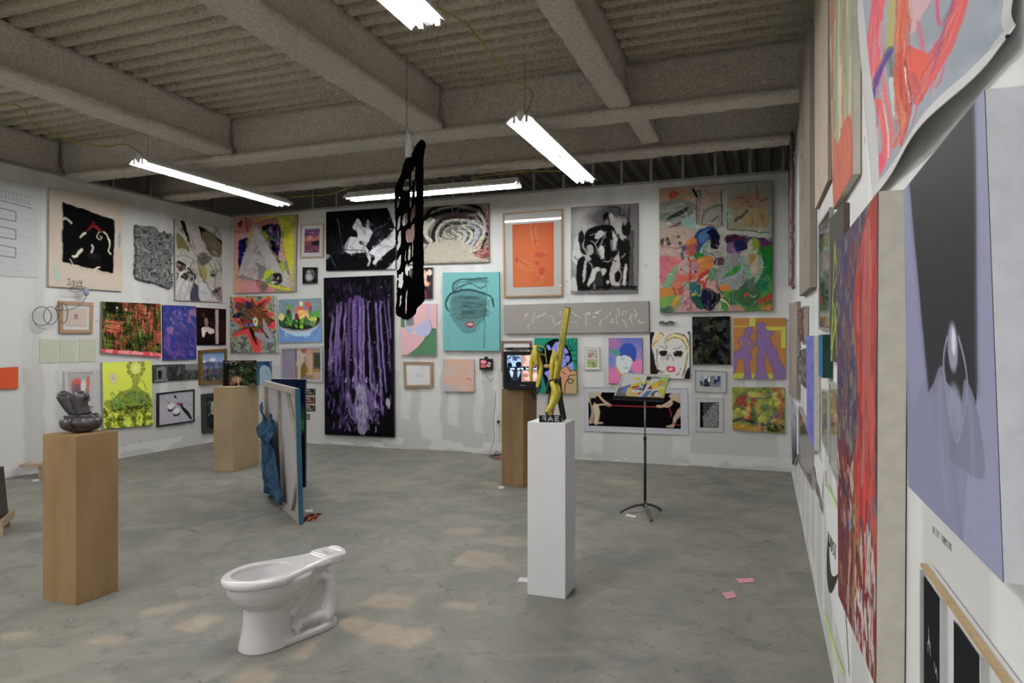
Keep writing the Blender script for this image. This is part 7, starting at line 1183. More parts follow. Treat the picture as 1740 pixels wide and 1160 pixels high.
# ---- television with player on top
def television():
    F = on_floor(889, 828.5); ang = math.atan2(-0.16*0.2, 1)
    v = ray(872, 600); yaw = math.atan2(-v.x, v.y)   # facing the camera side
    loc = Vector((c3.x, c3.y, 1.0705)); t = empty('television', loc, yaw+0.13, 'black tube television showing four pictures with the words we are bound', 'television')
    PL = mat('black_plastic', '0c0c0e', 0.35); DG = mat('dark_grey_plastic', '3a3836', 0.5)
    w, h = .205, .415; b = MB(); y0 = -.235
    b.loft([[(x*w, y0, z) for x, z in ((-1, .02), (1, .02), (1, h), (-1, h))], [(x*w, y0+.09, z) for x, z in ((-1, .02), (1, .02), (1, h), (-1, h))], [(x*w*.9, y0+.3, .03+z*.86) for x, z in ((-1, .0), (1, .0), (1, h), (-1, h))], [(x*w*.62, y0+.40, .06+z*.62) for x, z in ((-1, .0), (1, .0), (1, h), (-1, h))]]); b.build('casing', DG, t, bevel=.006)
    b = MB(); so = [(-w, .015), (w, .015), (w, h+.004), (-w, h+.004)]; si = [(-w+.035, .085), (w-.035, .085), (w-.035, h-.035), (-w+.035, h-.035)]
    Vv = [(x, y0-.012, z) for x, z in so]+[(x, y0-.012, z) for x, z in si]+[(x, y0+.01, z) for x, z in so]+[(x*.96, y0+.02, z) for x, z in si]
    b.add(Vv, [(0, 1, 5, 4), (1, 2, 6, 5), (2, 3, 7, 6), (3, 0, 4, 7), (0, 8, 9, 1), (1, 9, 10, 2), (2, 10, 11, 3), (3, 11, 8, 0), (4, 5, 13, 12), (5, 6, 14, 13), (6, 7, 15, 14), (7, 4, 12, 15)]); b.build('bezel', PL, t, bevel=.003)
    cv = Cv(200, 182, '05070a', 6); cv.r(1, 1, 46, 43, 'a9c8f0'); cv.r(47, 1, 99, 43, 'c08a84'); cv.r(1, 57, 46, 99, '0d1a24'); cv.r(47, 57, 99, 99, 'b8827c')
    cv.k(16, ['0a1420', '304a68'], 14, 3, 20, 50, (4, 4, 42, 22)); cv.b([4, 28, 14, 30, 16, 42, 2, 42], '0c1a28'); cv.b([30, 28, 44, 26, 46, 42, 30, 42], '0c1a28'); cv.b([60, 2, 84, 2, 96, 20, 80, 40, 52, 38, 62, 20], 'e0b8b0'); cv.s_([60, 6, 74, 18, 84, 40], 5, 'f0d4cc', 0.8); cv.e(90, 34, 10, 8, '8c5a54', 0.8, .5)
    cv.b([10, 60, 34, 60, 40, 80, 30, 96, 14, 90], '28303c'); cv.b([8, 58, 20, 62, 16, 84], 'c0d4ec'); cv.b([34, 60, 44, 62, 36, 84], 'a0b8d4'); cv.b([54, 60, 70, 62, 76, 76, 94, 66, 99, 84, 80, 94, 56, 88], 'e8c0b8'); cv.e(60, 76, 10, 8, '9a5450', .8, .5); cv.e(90, 92, 12, 6, 'd8a0a0', .8, .5)
    # caption
    Gl = {'w': [[0, 1, .25, 0, .5, .7, .75, 0, 1, 1]], 'e': [[.05, .5, .95, .5, .8, 1, .3, 1, .05, .5, .3, 0, .9, .08]], 'a': [[.9, 1, .9, 0], [.9, .5, .3, .6, .1, .25, .4, 0, .9, .2]], 'r': [[.2, 1, .2, 0], [.2, .7, .6, 1, .9, .9]], 'b': [[.1, 1.5, .1, 0, .6, 0, .9, .4, .7, .9, .1, .8]], 'o': [[.5, 0, .1, .3, .1, .7, .5, 1, .9, .7, .9, .3, .5, 0]], 'u': [[.1, 1, .1, .3, .4, 0, .9, .2], [.9, 1, .9, 0]], 'n': [[.1, 1, .1, 0], [.1, .7, .5, 1, .9, .8, .9, 0]], 'd': [[.9, 1.5, .9, 0, .4, 0, .1, .4, .3, .9, .9, .8]], ' ': []}
    cv.r(0, 44, 100, 56, '101c30'); tx = 'we are bound'
    for i, ch in enumerate(tx):
        for s in Gl[ch]:
            q = []
            for k in range(0, len(s), 2): q += [11+i*7.3+s[k]*5.4, 54-s[k+1]*5.4]
            cv.s_(q, 2.3, 'd4e6ff', sm=False)
    flat_card('screen', -w+.037, .087, w-.037, h-.037, cv, paint_mat('lit_tube_screen', 0.15, emit=0.45, bump=0), t, y0-.002)
    MB().box(-.03, y0-.016, .045, .03, y0-.010, .055).build('maker_plate', mat('grey_print', '8a8a8c', .4), t)
    MB().box(-.16, y0+.03, 0, .16, y0+.34, .032).build('foot', PL, t)
    d = empty('disc_player', loc+Vector((0, 0, .432)), yaw+.16, 'flat black disc player lying on top of the television', 'disc player'); MB().box(-.165, -.22, 0, .175, .02, .028).build('casing', PL, d, bevel=.004); MB().box(-.10, -.2225, .010, .06, -.2195, .017).build('disc_tray', mat('grey_print', '8a8a8c', .4), d); MB().box(.1, -.2225, .008, .15, -.2195, .02).build('display', DG, d)
    # hanging black bag of wires at the side
    b = MB(); R = random.Random(5)
    P0 = loc+Vector((.20, -.02, .30)); 
    for k in range(6):
        pts = [P0+Vector((R.uniform(-.04, .04), R.uniform(-.05, .02), -.05*j-R.uniform(0, .03)))-loc for j in range(9)]; b.tube(catmull(pts, 4), .004, 5)
    o = b.build('cables', PL, None, loc); tag(o, 'tangle of black cables hanging beside the television', 'cables')
television()
cord([on_rear(842, 664, .25), on_rear(841, 690, .12), on_rear(838, 720, .05), on_rear(840, 745, .05), on_rear(833, 765, .08), on_floor(834, 777, .01)], 'thin black wire hanging down to the floor left of the television plinth', .003, mat('black_plastic', '0c0c0e', .35), 'wire', 'cord')
for k, (pts, m, l) in enumerate(((((832, 776), (840, 771), (850, 775), (846, 778), (836, 777), (852, 779)), mat('red_cord', '9a2c30', .5), 'small coil of red cord on the floor against the rear wall'), (((833, 775), (842, 773), (850, 767), (845, 766), (839, 774), (853, 771)), mat('black_plastic', '0c0c0e', .35), 'black plug cable piled over the red cord by the rear wall'))):
    P = [on_floor(x, y, .012+.02*k+.015*(i % 2)) for i, (x, y) in enumerate(pts)]; cord(P, l, .006, m, 'coiled_cord', 'cord')

# ---- banana and pencil sculpture on the white plinth
def bananas():
    z0 = 1.0815; base = Vector((c2.x, c2.y, z0)); Fd = 4.36; yaw = math.atan2(-ray(938, 600).x, ray(938, 600).y)
    t = empty('assemblage', base, 0, 'assemblage of a giant yellow pencil, bananas and black struts on the white plinth', 'sculpture')
    def W(px, py, dF=0.0): return at_depth(px, py, Fd+dF)-base
    YP = mat('pencil_yellow', 'b3a434', .4, noise=.15, nscale=8); BK = mat('black_ink', '0b0c0a', .4); BLK = mat('black_lacquer', '101114', .35); 
    BAN = mat('banana_skin', 'd2bf44', .5, col2='a8a23c', nscale=26); TIP = mat('banana_tip', '3a3220', .7); DG = mat('dark_slate_strut', '2a3436', .45)
    A, B = W(934, 712), W(964.5, 523, -.05); d = (B-A).normalized(); s = d.cross(Vector((0, 1, 0))).normalized(); q = s.cross(d)
    ring = [(1, .0), (.62, .62), (-.62, .62), (-1, 0), (-.62, -.62), (.62, -.62)]
    b = MB(); b.loft([[A+d*0.03+(s*u+q*v)*.021 for u, v in ring], [B+(s*u+q*v)*.021 for u, v in ring]]); b.build('pencil', YP, t)
    b = MB(); b.loft([[B+(s*u+q*v)*.0205 for u, v in ring], [B+d*.004+(s*u+q*v)*.0205 for u, v in ring]]); b.build('pencil_end', BK, t)
    # faint lettering down the pencil
    def glyph(st, pos, sc, m, nm, b):
        for g in st: b.tube([A+d*(pos+v*sc)+s*((u-.5)*sc*.9)*-1-q*.019 for u, v in g], .0016, 4)
    b = MB(); L = (B-A).length
    for k, st in enumerate(([[(.9, .9), (.3, 1), (.2, .6), (.8, .4), (.7, 0), (.1, .1)]], [[(.2, 0), (.8, 1)]], [[(.8, .9), (.3, .9), (.2, .1), (.8, .1), (.8, .5)]], [[(.3, 1), (.3, 0), (.8, .1)]])): glyph(st, L*.54+k*.036, .03, BK, '', b)
    b.build('lettering', BK, t); b = MB()
    for k, st in enumerate(([[(.2, 0), (.2, 1), (.8, .8), (.2, .5)]], [[(.5, 0), (.1, .5), (.5, 1), (.9, .5), (.5, 0)]], [[(.2, 0), (.2, 1), (.8, 0), (.8, 1)]], [[(.8, 1), (.2, 1), (.2, 0), (.8, 0)]], [[(.2, 0), (.2, 1)]], [[(.8, 1), (.2, 1), (.2, 0)]])): glyph(st, L*.68+k*.034, .026, None, '', b)
    b.build('lettering', mat('pale_print', 'b9b489', .5), t)
    def banana(pts, r, parent=t, nm='banana'):
        P = catmull(pts, 6); n = len(P); rs = [r*(0.28+0.72*math.sin(PI*min(1, max(0, (i/(n-1))*0.9+.05)))**.6) for i in range(n)]; o = MB().tube(P, rs, 7).build(nm, BAN, parent, smooth=True)
        MB().tube([P[-1], Vector(P[-1])+(Vector(P[-1])-Vector(P[-3]))*.6], [rs[-1]*.8, rs[-1]*.5], 6).build('tip', TIP, o)
        return o
    banana([W(910, 586), W(905, 605), W(902, 628), W(903, 648)], .015); banana([W(911, 586), W(914, 605), W(919, 625), W(915, 648), W(913, 658)], .016); banana([W(910, 588, -.02), W(910, 606, -.03), W(911, 620, -.02)], .017); banana([W(941, 598, -.03), W(938, 620, -.04), W(937, 645, -.03)], .016); banana([W(945, 600, -.02), W(946, 622, -.04), W(942, 648, -.03)], .017); banana([W(949, 620, -.01), W(948, 635, -.03), W(945, 650)], .009); banana([W(940, 594, -.02), W(944, 606, -.04), W(942, 618, -.04)], .012)
    banana([W(937, 648, -.06), W(944, 665, -.07), W(941, 682, -.07), W(929, 700, -.06)], .024); banana([W(946, 650, -.03), W(950, 665, -.05), W(945, 682, -.05), W(934, 696, -.05)], .014); MB().ell(W(944, 647, -.04), (.02, .02, .016)).build('stem_knot', BLK, t, smooth=True)
    # black struts
    for (a, c_, w) in (((938, 646), (929, 716), .010), ((947, 642), (960, 712), .011), ((951, 640), (958, 714), .008), ((929, 668), (934, 645), .012)): MB().tube([W(*a, .02), W(*c_, .0)], w, 4).build('strut', BLK if w != .012 else DG, t)
    MB().add([W(941, 650, .03), W(947, 650, .03), W(958, 708, .04), W(953, 712, .04)], [(0, 1, 2, 3)]).build('dark_panel', DG, t).modifiers.new('t', 'SOLIDIFY').thickness = .008
    b = MB(); b.tube([W(936, 669, -.02), W(950, 668, -.02)], .003, 6); b.build('cross_bar', mat('brushed_steel', '9a9a98', .35, .8), t)
    GR = mat('lime_hoop', '9aac2c', .4); hp = catmull([W(911, 588), W(919, 588), W(926, 592), W(927, 602), W(929, 616)], 8); MB().tube(hp, .0035, 6).build('hoop', GR, t, smooth=True); MB().tube([W(914, 600), W(926, 603)], .003, 6).build('hoop_bar', GR, t)
    b = MB()
    for k in range(16): b.tube([W(915+(k % 4)*2, 590+k*1.6), W(921+(k % 3), 592+k*1.5)], .0015, 4)
    b.build('bristles', BLK, t); MB().ell(W(929, 622), (.022, .012, .014)).build('wooden_disc', mat('pale_wood_disc', 'a08c5c', .6), t, smooth=True)
    # pink ball, white tray and letter plate
    MB().ell(W(936.5, 694, -.02), (.021, .021, .021)).build('pink_ball', mat('glossy_pink', 'c83ca0', .15, coat=.6), t, smooth=True)
    b = MB(); b.add([W(928, 672, .05), W(933, 672, .05), W(926, 706, .05), W(921, 706, .05)], [(0, 1, 2, 3)]); b.build('white_card', mat('matboard_c9c9c8', 'c9c9c8', .9), t).modifiers.new('t', 'SOLIDIFY').thickness = .006
    pl0, pl1 = W(916, 707, -.06), W(955, 716, -.06); u = (pl1-pl0); u.z = 0; L = u.length; ang = math.atan2(u.y, u.x)
    p = MB(); M = Matrix.Translation((pl0.x, pl0.y, 0.001)) @ Matrix.Rotation(ang, 4, 'Z'); p.box(0, -.01, 0, L, .012, .042, M); o = p.build('letter_block', BLK, t)
    b = MB()
    Wt = mat('white_print', 'c9c9c8', .5)
    for k, st in enumerate(([[(.9, .1), (.9, .9), (.2, .9)], [(.9, .5), (.3, .5)], ], [[(.0, .1), (.5, .95), (1, .1)], [(.25, .4), (.75, .4)]], [[(.9, .1), (.1, .1), (.1, .9), (.9, .9)], [(.1, .5), (.8, .5)]])):
        for g in st: b.tube([M @ Vector((L*(.1+.29*k)+uu*L*.2, -.0115, .004+v*.034)) for uu, v in g], .0032, 4)
    b.build('letters', Wt, t)
bananas()

# ---- music stand with open book
def music_stand():
    base = on_floor(1096, 868); t = empty('music_stand', base, 0, 'black and chrome music stand holding an open colourful book, far right of the floor', 'music stand')
    BL = mat('black_lacquer', '101114', .35); CH = mat('chrome_tube', '8f8f90', .3, .7); GY = mat('grey_cast_foot', '4c4b48', .45, .3); TR = mat('khaki_tray', 'a5a296', .5)
    F0 = 1836.9/284; yaw = math.atan2(-ray(1094, 600).x, ray(1094, 600).y)
    MB().tube([(0, 0, .06), (0, 0, .68)], .0125, 12).build('lower_pole', BL, t, smooth=True); MB().tube([(0, 0, .68), (0, 0, 1.06)], .008, 12).build('upper_pole', CH, t, smooth=True); MB().tube([(0, 0, .67), (0, 0, .70)], .017, 12).build('collar', BL, t, smooth=True); MB().tube([(0, 0, .04), (0, 0, .1)], [.022, .015], 12).build('hub', GY, t, smooth=True)
    for px, py in ((1054, 870), (1124, 867), (1107, 884)):
        e = on_floor(px, py, 0.012)-base; MB().tube(catmull([(0, 0, .065), (e.x*.4, e.y*.4, .062), (e.x*.8, e.y*.8, .035), e], 6), [.013]*12+[.013]*7, 8).build('leg', GY, t, smooth=True) if False else MB().tube(catmull([(0, 0, .065), (e.x*.4, e.y*.4, .06), (e.x*.8, e.y*.8, .034), (e.x, e.y, .013)], 6), .013, 8).build('leg', GY, t, smooth=True)
    # desk leaning back
    def D(px, py, F): return at_depth(px, py, F)-base
    bl, br, tl = D(1041, 677, F0-.10), D(1127, 681, F0-.12), D(1059.5, 633, F0+.12); tr = tl+(br-bl)*.97
    n = (br-bl).cross(tl-bl).normalized()
    if n.y > 0: n = -n
    p = MB().add([bl, br, tr, tl, bl-n*.012, br-n*.012, tr-n*.012, tl-n*.012], [(0, 1, 2, 3), (7, 6, 5, 4), (0, 4, 5, 1), (1, 5, 6, 2), (2, 6, 7, 3), (3, 7, 4, 0)]); p.build('desk', TR, t)
    up = (tl-bl).normalized(); b = MB().add([bl, br, br+n*.045, bl+n*.045, bl-up*.008, br-up*.008, br+n*.045-up*.008, bl+n*.045-up*.008], [(0, 1, 2, 3), (7, 6, 5, 4), (0, 4, 5, 1), (1, 5, 6, 2), (2, 6, 7, 3), (3, 7, 4, 0)]); b.build('ledge', BL, t)
    MB().tube([(bl+br)/2+up*.08-n*.014, (0, 0, 1.04)], .012, 8).build('desk_joint', BL, t)
    bk = empty('open_book', base+(bl+br)/2+n*.006, 0, 'open colourful picture book in a clear cover on the music stand', 'book'); O = (bl+br)/2+n*.006
    cv = Cv(130, 74, 'c3c3c4', 8)
    cv.p([0, 60, 22, 40, 30, 70, 26, 100, 0, 100], '6c6c6e'); cv.b([8, 62, 18, 50, 26, 56, 20, 76, 10, 76], '5a7ab0'); cv.b([20, 58, 34, 46, 46, 50, 48, 84, 34, 94, 22, 84], 'c8b070'); cv.b([26, 14, 38, 12, 38, 20, 26, 22], 'ccc030'); cv.b([24, 48, 40, 28, 46, 32, 30, 56], 'c4b438'); cv.b([28, 50, 42, 44, 40, 52, 28, 58], 'a03a3c'); cv.b([36, 58, 50, 52, 48, 62, 36, 66], '5058a0'); cv.b([30, 66, 44, 62, 46, 72, 32, 72], 'cfcdd0'); cv.b([44, 74, 52, 70, 48, 82], 'a8443c'); cv.p([50, 4, 62, 6, 60, 22, 50, 20], '3a3c3f'); cv.p([50, 22, 60, 22, 58, 36, 50, 36], 'b0b83c'); cv.p([50, 38, 56, 36, 54, 66, 48, 64], '2c2e30'); cv.b([44, 38, 50, 36, 50, 44, 45, 46], '4c8c50')
    cv.p([62, 4, 100, 6, 100, 30, 92, 10, 62, 14], '6a6c70'); cv.b([78, 8, 92, 6, 98, 30, 98, 48, 86, 40, 78, 22], '98b860'); cv.b([70, 26, 84, 24, 84, 50, 70, 54, 66, 40], 'c4b83c'); cv.b([78, 20, 88, 26, 86, 46, 80, 44], 'c88a58'); cv.p([60, 60, 64, 38, 72, 60], 'a03844'); cv.r(62, 58, 100, 64, 'c5c5c6'); cv.p([54, 90, 60, 66, 72, 62, 66, 88], '5470a4'); cv.p([66, 92, 74, 64, 82, 64, 72, 92], 'cccccc'); cv.b([74, 66, 88, 62, 88, 74, 80, 86, 72, 88], '55565a'); cv.b([80, 70, 86, 68, 86, 82, 80, 84], 'c8c8ca'); cv.b([84, 56, 100, 50, 100, 84, 90, 76], 'c3c040'); cv.b([56, 92, 76, 84, 98, 88, 100, 101, 56, 101], 'b09058'); cv.b([24, 78, 36, 76, 46, 86, 36, 96, 24, 92], 'c6a870'); cv.p([46, 96, 54, 92, 56, 101, 44, 101], 'c0c0c0')
    w = (br-bl).normalized(); hgt = (tl-bl)*.93; Lw = .445; a0 = bl+w*.012+n*.006-O
    painted('page_spread', [a0+hgt, a0+w*Lw+hgt, a0+w*Lw, a0], cv, paint_mat('print_paper', .75, bump=.02), bk, origin=(0, 0, 0)) 
    q = [a0, a0+w*Lw, a0+w*Lw+hgt, a0+hgt]; MB().add([p-n*.001 for p in q]+[p-n*.010 for p in q], [(0, 3, 7, 4), (1, 5, 6, 2), (0, 4, 5, 1), (3, 2, 6, 7), (4, 7, 6, 5)]).build('page_block', mat('page_paper', 'c5c3bb', .8), bk)
    g = MB().add([p+n*.004 for p in q], [(0, 1, 2, 3)]); g.build('clear_cover', glass_mat('clear_film', .12), bk); MB().tube([a0+n*.006, a0+hgt+n*.006], .003, 6).build('cover_edge', mat('white_plastic', 'c9c9c6', .4), bk); MB().tube([a0+w*Lw*.5+n*.005, a0+w*Lw*.5+hgt+n*.005], .002, 6).build('cover_edge', mat('white_plastic', 'c9c9c6', .4), bk); MB().tube([a0+w*Lw*.96+n*.006, a0+w*Lw*.96+hgt+n*.006], .002, 6).build('cover_edge', mat('white_plastic', 'c9c9c6', .4), bk)
    bk.location = base+O; 
music_stand()

# ---- hanging black lattice
def lattice():
    Fc = 6.1; cen = at_depth(697, 390, Fc); yawc = math.atan2(-ray(697, 400).x, ray(697, 400).y); ang = yawc+math.radians(-24)     # plane turned away from the viewer
    ux = Vector((math.cos(ang), math.sin(ang), 0)); nn = Vector((-ux.y, ux.x, 0))
    def uv(px, py):
        v = ray(px, py); o = Vector((0, 0, EYE)); tt = (cen-o).dot(nn)/v.dot(nn); p = o+v*tt-cen; return (p.dot(ux), p.z)
    outline = [(717, 237), (722, 240), (723, 248), (720, 262), (719, 300), (719, 400), (720, 480), (722, 500), (719, 513), (708, 524), (705, 534), (697, 541), (690, 543), (684, 541), (676, 536), (673, 530), (673, 520), (675, 505), (675, 440), (673, 400), (672, 360), (671, 322), (675, 312), (682, 296), (686, 280), (694, 262), (700, 262), (708, 246)]
    holes = [[(688, 308), (694, 308), (694, 322), (686, 321)], [(699, 295), (701.5, 293), (701, 312), (698, 312)], [(703, 288), (705.5, 284), (705, 305), (703, 306)], [(697, 328), (700, 327), (699, 348), (696.5, 348)], [(705, 315), (707, 314), (707, 332), (705, 333)], [(686, 366), (692, 364), (691, 379), (684, 380)], [(699, 358), (701.5, 357), (701, 373), (698, 374)], [(703, 351), (705.5, 350), (705, 366), (702.5, 367)], [(690, 394), (696, 393), (696, 409), (691, 408)], [(698, 388), (704, 384), (703.5, 405), (697.5, 408)], [(694.5, 422), (697.5, 421), (697, 438), (694, 438)], [(700, 417), (702, 416), (702, 432), (700, 433)], [(688.5, 428), (690, 427), (689.5, 442), (688, 442)], [(689, 452), (693.5, 451), (693, 466), (689, 464)], [(696, 450), (701, 449), (700.5, 467), (697, 470)], [(681, 468), (685, 466), (684, 484), (680, 486)], [(677, 470), (679.5, 469), (679, 484), (677, 485)], [(680, 505), (683, 504), (681, 518), (679, 518)], [(690, 500), (692, 499), (691, 526), (688.5, 528)], [(677, 372), (680, 371), (679, 386), (675, 388)], [(675.5, 340), (680, 336), (679, 346), (675, 352)], [(677, 396), (681, 394), (680, 406), (676, 408)], [(676, 412), (681, 404), (680, 418), (675, 424)], [(677, 440), (681, 436), (680, 452), (676, 456)]]
    O = np.array([uv(*p) for p in outline]); O = np.array(catmull(O, 3, True)); lo, hi = O.min(0)-.01, O.max(0)+.01; w, h = 110, 640
    X, Y = np.meshgrid(np.linspace(lo[0], hi[0], w), np.linspace(hi[1], lo[1], h)); f = (fbm(h, w, 60, 14, 3, 3)-.5)*.014
    def inside(P):
        r = np.zeros((h, w), bool); XX = X+f; YY = Y+f
        for (ax, ay), (bx, by) in zip(P, np.roll(P, -1, 0)):
            if ay != by: r ^= ((ay > YY) != (by > YY)) & (XX < (bx-ax)*(YY-ay)/(by-ay)+ax)
        return r
    keep = inside(O)
    for P in holes:
        Q = np.array([uv(*p) for p in P]); c_ = Q.mean(0); keep &= ~inside(np.array(catmull(c_+(Q-c_)*1.25, 3, True)))
    V = np.stack([X*ux.x, X*ux.y, Y], -1); kf = keep[:-1, :-1] & keep[1:, :-1] & keep[:-1, 1:] & keep[1:, 1:]
    idx = np.arange(w*h).reshape(h, w); fs = [(int(idx[i, j]), int(idx[i+1, j]), int(idx[i+1, j+1]), int(idx[i, j+1])) for i, j in zip(*np.nonzero(kf))]
    used = sorted({k for f_ in fs for k in f_}); mp = {k: n for n, k in enumerate(used)}; VV = V.reshape(-1, 3)
    me = pymesh('lattice_panel', [VV[k] for k in used], [tuple(mp[k] for k in f_) for f_ in fs])
    t = empty('hanging_lattice', cen, 0, 'black felted lattice with ragged holes hanging from the ceiling by a wire', 'sculpture')
    L = link('lattice_panel', me, mat('black_felt', '060606', 1.0, spec=0.0, bump=.5, bscale=50), t, smooth=True)
    sm = L.modifiers.new('s', 'SMOOTH'); sm.factor = .5; sm.iterations = 3; so = L.modifiers.new('t', 'SOLIDIFY'); so.thickness = .028; so.offset = 0
    # white cloth and wire
    top = at_depth(691, 95, Fc)-cen; top.z = ZD-cen.z; k = at_depth(691, 213, Fc)-cen; e = at_depth(695, 262, Fc)-cen
    MB().tube([top, k], .003, 6).build('hanging_wire', WIRE, t)
    MB().tube([k, k*.5+e*.5, e+Vector((0, 0, -.03))], [.008, .022, .036], 10).build('white_cloth', mat('white_cotton', 'b9b9b4', .9), t, smooth=True)
    tg = at_depth(696, 545, Fc)-cen; b = MB().add([tg+Vector((-.04, 0, .03)), tg+Vector((.04, 0, .03)), tg+Vector((.045, .0, -.035)), tg+Vector((-.02, 0, -.05))], [(0, 1, 2, 3)]); b.build('grey_tag', mat('grey_card', '9a9aa0', .8), t).modifiers.new('t', 'SOLIDIFY').thickness = .003
lattice()

# ---- two standing canvases with denim
def standing():
    near, far = on_floor(507.5, 891.5), on_floor(452.5, 836); d = (near-far); L = d.length; d.normalize(); H = 1.18; th = .04
    n = Vector((d.y, -d.x, 0))
    if n.dot(-near) < 0: n = -n         # side seen by the camera
    mid = (near+far)/2; t = empty('standing_canvas', mid, 0, 'canvas on edge showing its back with stretcher bars and blue denim draped over it', 'painting')
    RAW = mat('raw_canvas_back', 'b5b0b4', .9, noise=.08, nscale=6); BAR = mat('whitewashed_pine', 'aaa294', .8, noise=.25, nscale=14); TE = mat('teal_canvas_edge', '23566c', .7, noise=.2, nscale=20); 
    def B(name, u0, u1, z0, z1, y0, y1, m, bev=0.0):     # u along from far, y towards camera side
        f = far-mid; P = [f+d*u+n*y+Vector((0, 0, z)) for z in (z0, z1) for u, y in ((u0, y0), (u1, y0), (u1, y1), (u0, y1))]; return MB().hexa(P).build(name, m, t, bevel=bev)
    B('canvas', 0, L, 0.001, H, -th, -th+.004, RAW); B('painted_edge', L, L+.003, 0.001, H, -th, 0, TE); B('painted_front', -.002, L+.003, 0.001, H, -th-.003, -th, TE); B('painted_edge', 0, L, H, H+.002, -th, 0, mat('folded_canvas', 'a5a3a0', .9, noise=.15, nscale=10))
    for a, b_, z0, z1 in ((0, L, .001, .055), (0, L, H-.055, H)): B('stretcher_bar', a, b_, z0, z1, -th+.004, 0, BAR, .002)
    for a in (0, L-.055, L*.44): B('stretcher_bar', a, a+.055, .055, H-.055, -th+.004, -.001 if a != L*.44 else -.008, BAR, .002)
    f = far-mid
    for (u0, z0, u1, z1) in ((L-.05, H-.45, L-.42, H-.05), (L-.05, .40, L-.36, .05)):   # diagonal braces
        a = f+d*u0+Vector((0, 0, z0)); b_ = f+d*u1+Vector((0, 0, z1)); w = (b_-a).normalized(); s = n.cross(w)*.022; MB().hexa([a-s-n*.03, b_-s-n*.03, b_+s-n*.03, a+s-n*.03, a-s-n*.004, b_-s-n*.004, b_+s-n*.004, a+s-n*.004]).build('corner_brace', BAR, t)
    # denim: folded cloth grid
    w, h = 90, 130; u = np.linspace(0, 1, w)[None, :]; v = np.linspace(0, 1, h)[:, None]; U = u+0*v; Vv = v+0*u
    topz = np.interp(U, [0, .12, .35, .55, .75, .9, 1], [.97, .90, .76, .76, .88, .90, .84])
    Z = topz*(1-Vv)+(.03+.04*np.abs(U-.4))*Vv; Uu = 0.10+U*(.60+.24*Vv); f1 = fbm(h, w, 6, 7, 3, 5)
    Y = .012+.045*(0.5+0.5*np.sin(U*19+Vv*2.5+f1*5))*(.5+.5*Vv)+.05*np.exp(-((Vv-.12-.35*np.abs(U-.5))/.06)**2)+.06*f1*np.sin(Vv*PI)+.03*np.sin(Vv*22+U*9)*np.clip(1-Vv*2.5, 0, 1)
    f3 = np.array(f); D3 = np.array(d); N3 = np.array(n); P = f3+Uu[..., None]*D3+Y[..., None]*N3; P[..., 2] = Z
    cv = Cv(w, h, '34506a', 3); cv.n('22364a', 6, 8, .5, .15, .8).n('4c6a84', 10, 14, .62, .1, .5); cv.s_([0, 4, 14, 10, 20, 20], 2, '7a8a98', .7); cv.s_([30, 0, 32, 40, 26, 99], 1, '22344a', .8)
    me = grid_mesh('denim', P.reshape(-1, 3), w, h, cv.a); me.materials.append(paint_mat('denim_cloth', .95, bump=.3)); o = bpy.data.objects.new('denim', me); C.objects.link(o); o.parent = t; s = o.modifiers.new('t', 'SOLIDIFY'); s.thickness = .006
    th_ = math.asin(.032/H)*(1 if d.cross(Vector((0, 0, 1))).dot(n) > 0 else -1); t.rotation_mode = 'QUATERNION'; t.rotation_quaternion = Matrix.Rotation(th_, 4, d).to_quaternion()
    # second canvas behind
    a, b_ = on_floor(452, 827)+Vector((.02, .06, 0)), on_floor(518, 828); e = (b_-a); L2 = e.length; e.normalize(); m2 = Vector((e.y, -e.x, 0))
    if m2.dot(-a) < 0: m2 = -m2
    q = empty('standing_painting', (a+b_)/2, 0, 'dark navy and green painting standing upright on the floor behind the denim one', 'painting'); cc = (a+b_)/2
    cv = Cv(90, 200, '10141f', 9); cv.g('0c1a30', '0a0c14'); cv.e(80, 38, 30, 12, '2c6a24', .9, .7); cv.e(60, 30, 40, 10, '1c4a50', .7, .8); cv.e(90, 60, 20, 8, '0a0a0c', .9, .5); cv.n('1a2440', 4, 6, .55, .2, .6); cv.e(94, 42, 10, 5, '3f8a2c', .8, .6); cv.s_([99, 0, 99, 100], 2, '0c0c0e')
    z = Vector((0, 0, 1)); Q = [a+z*H, b_+z*H, b_+z*.002, a+z*.002]; painted('painted_face', [p-cc+m2*.001 for p in Q], cv, paint_mat('smooth_paint', .5, bump=.04), q, origin=(0, 0, 0)); slab([p-cc for p in Q], m2, .036).build('canvas_edge', mat('dark_canvas_edge', '14161f', .7), q)
standing()

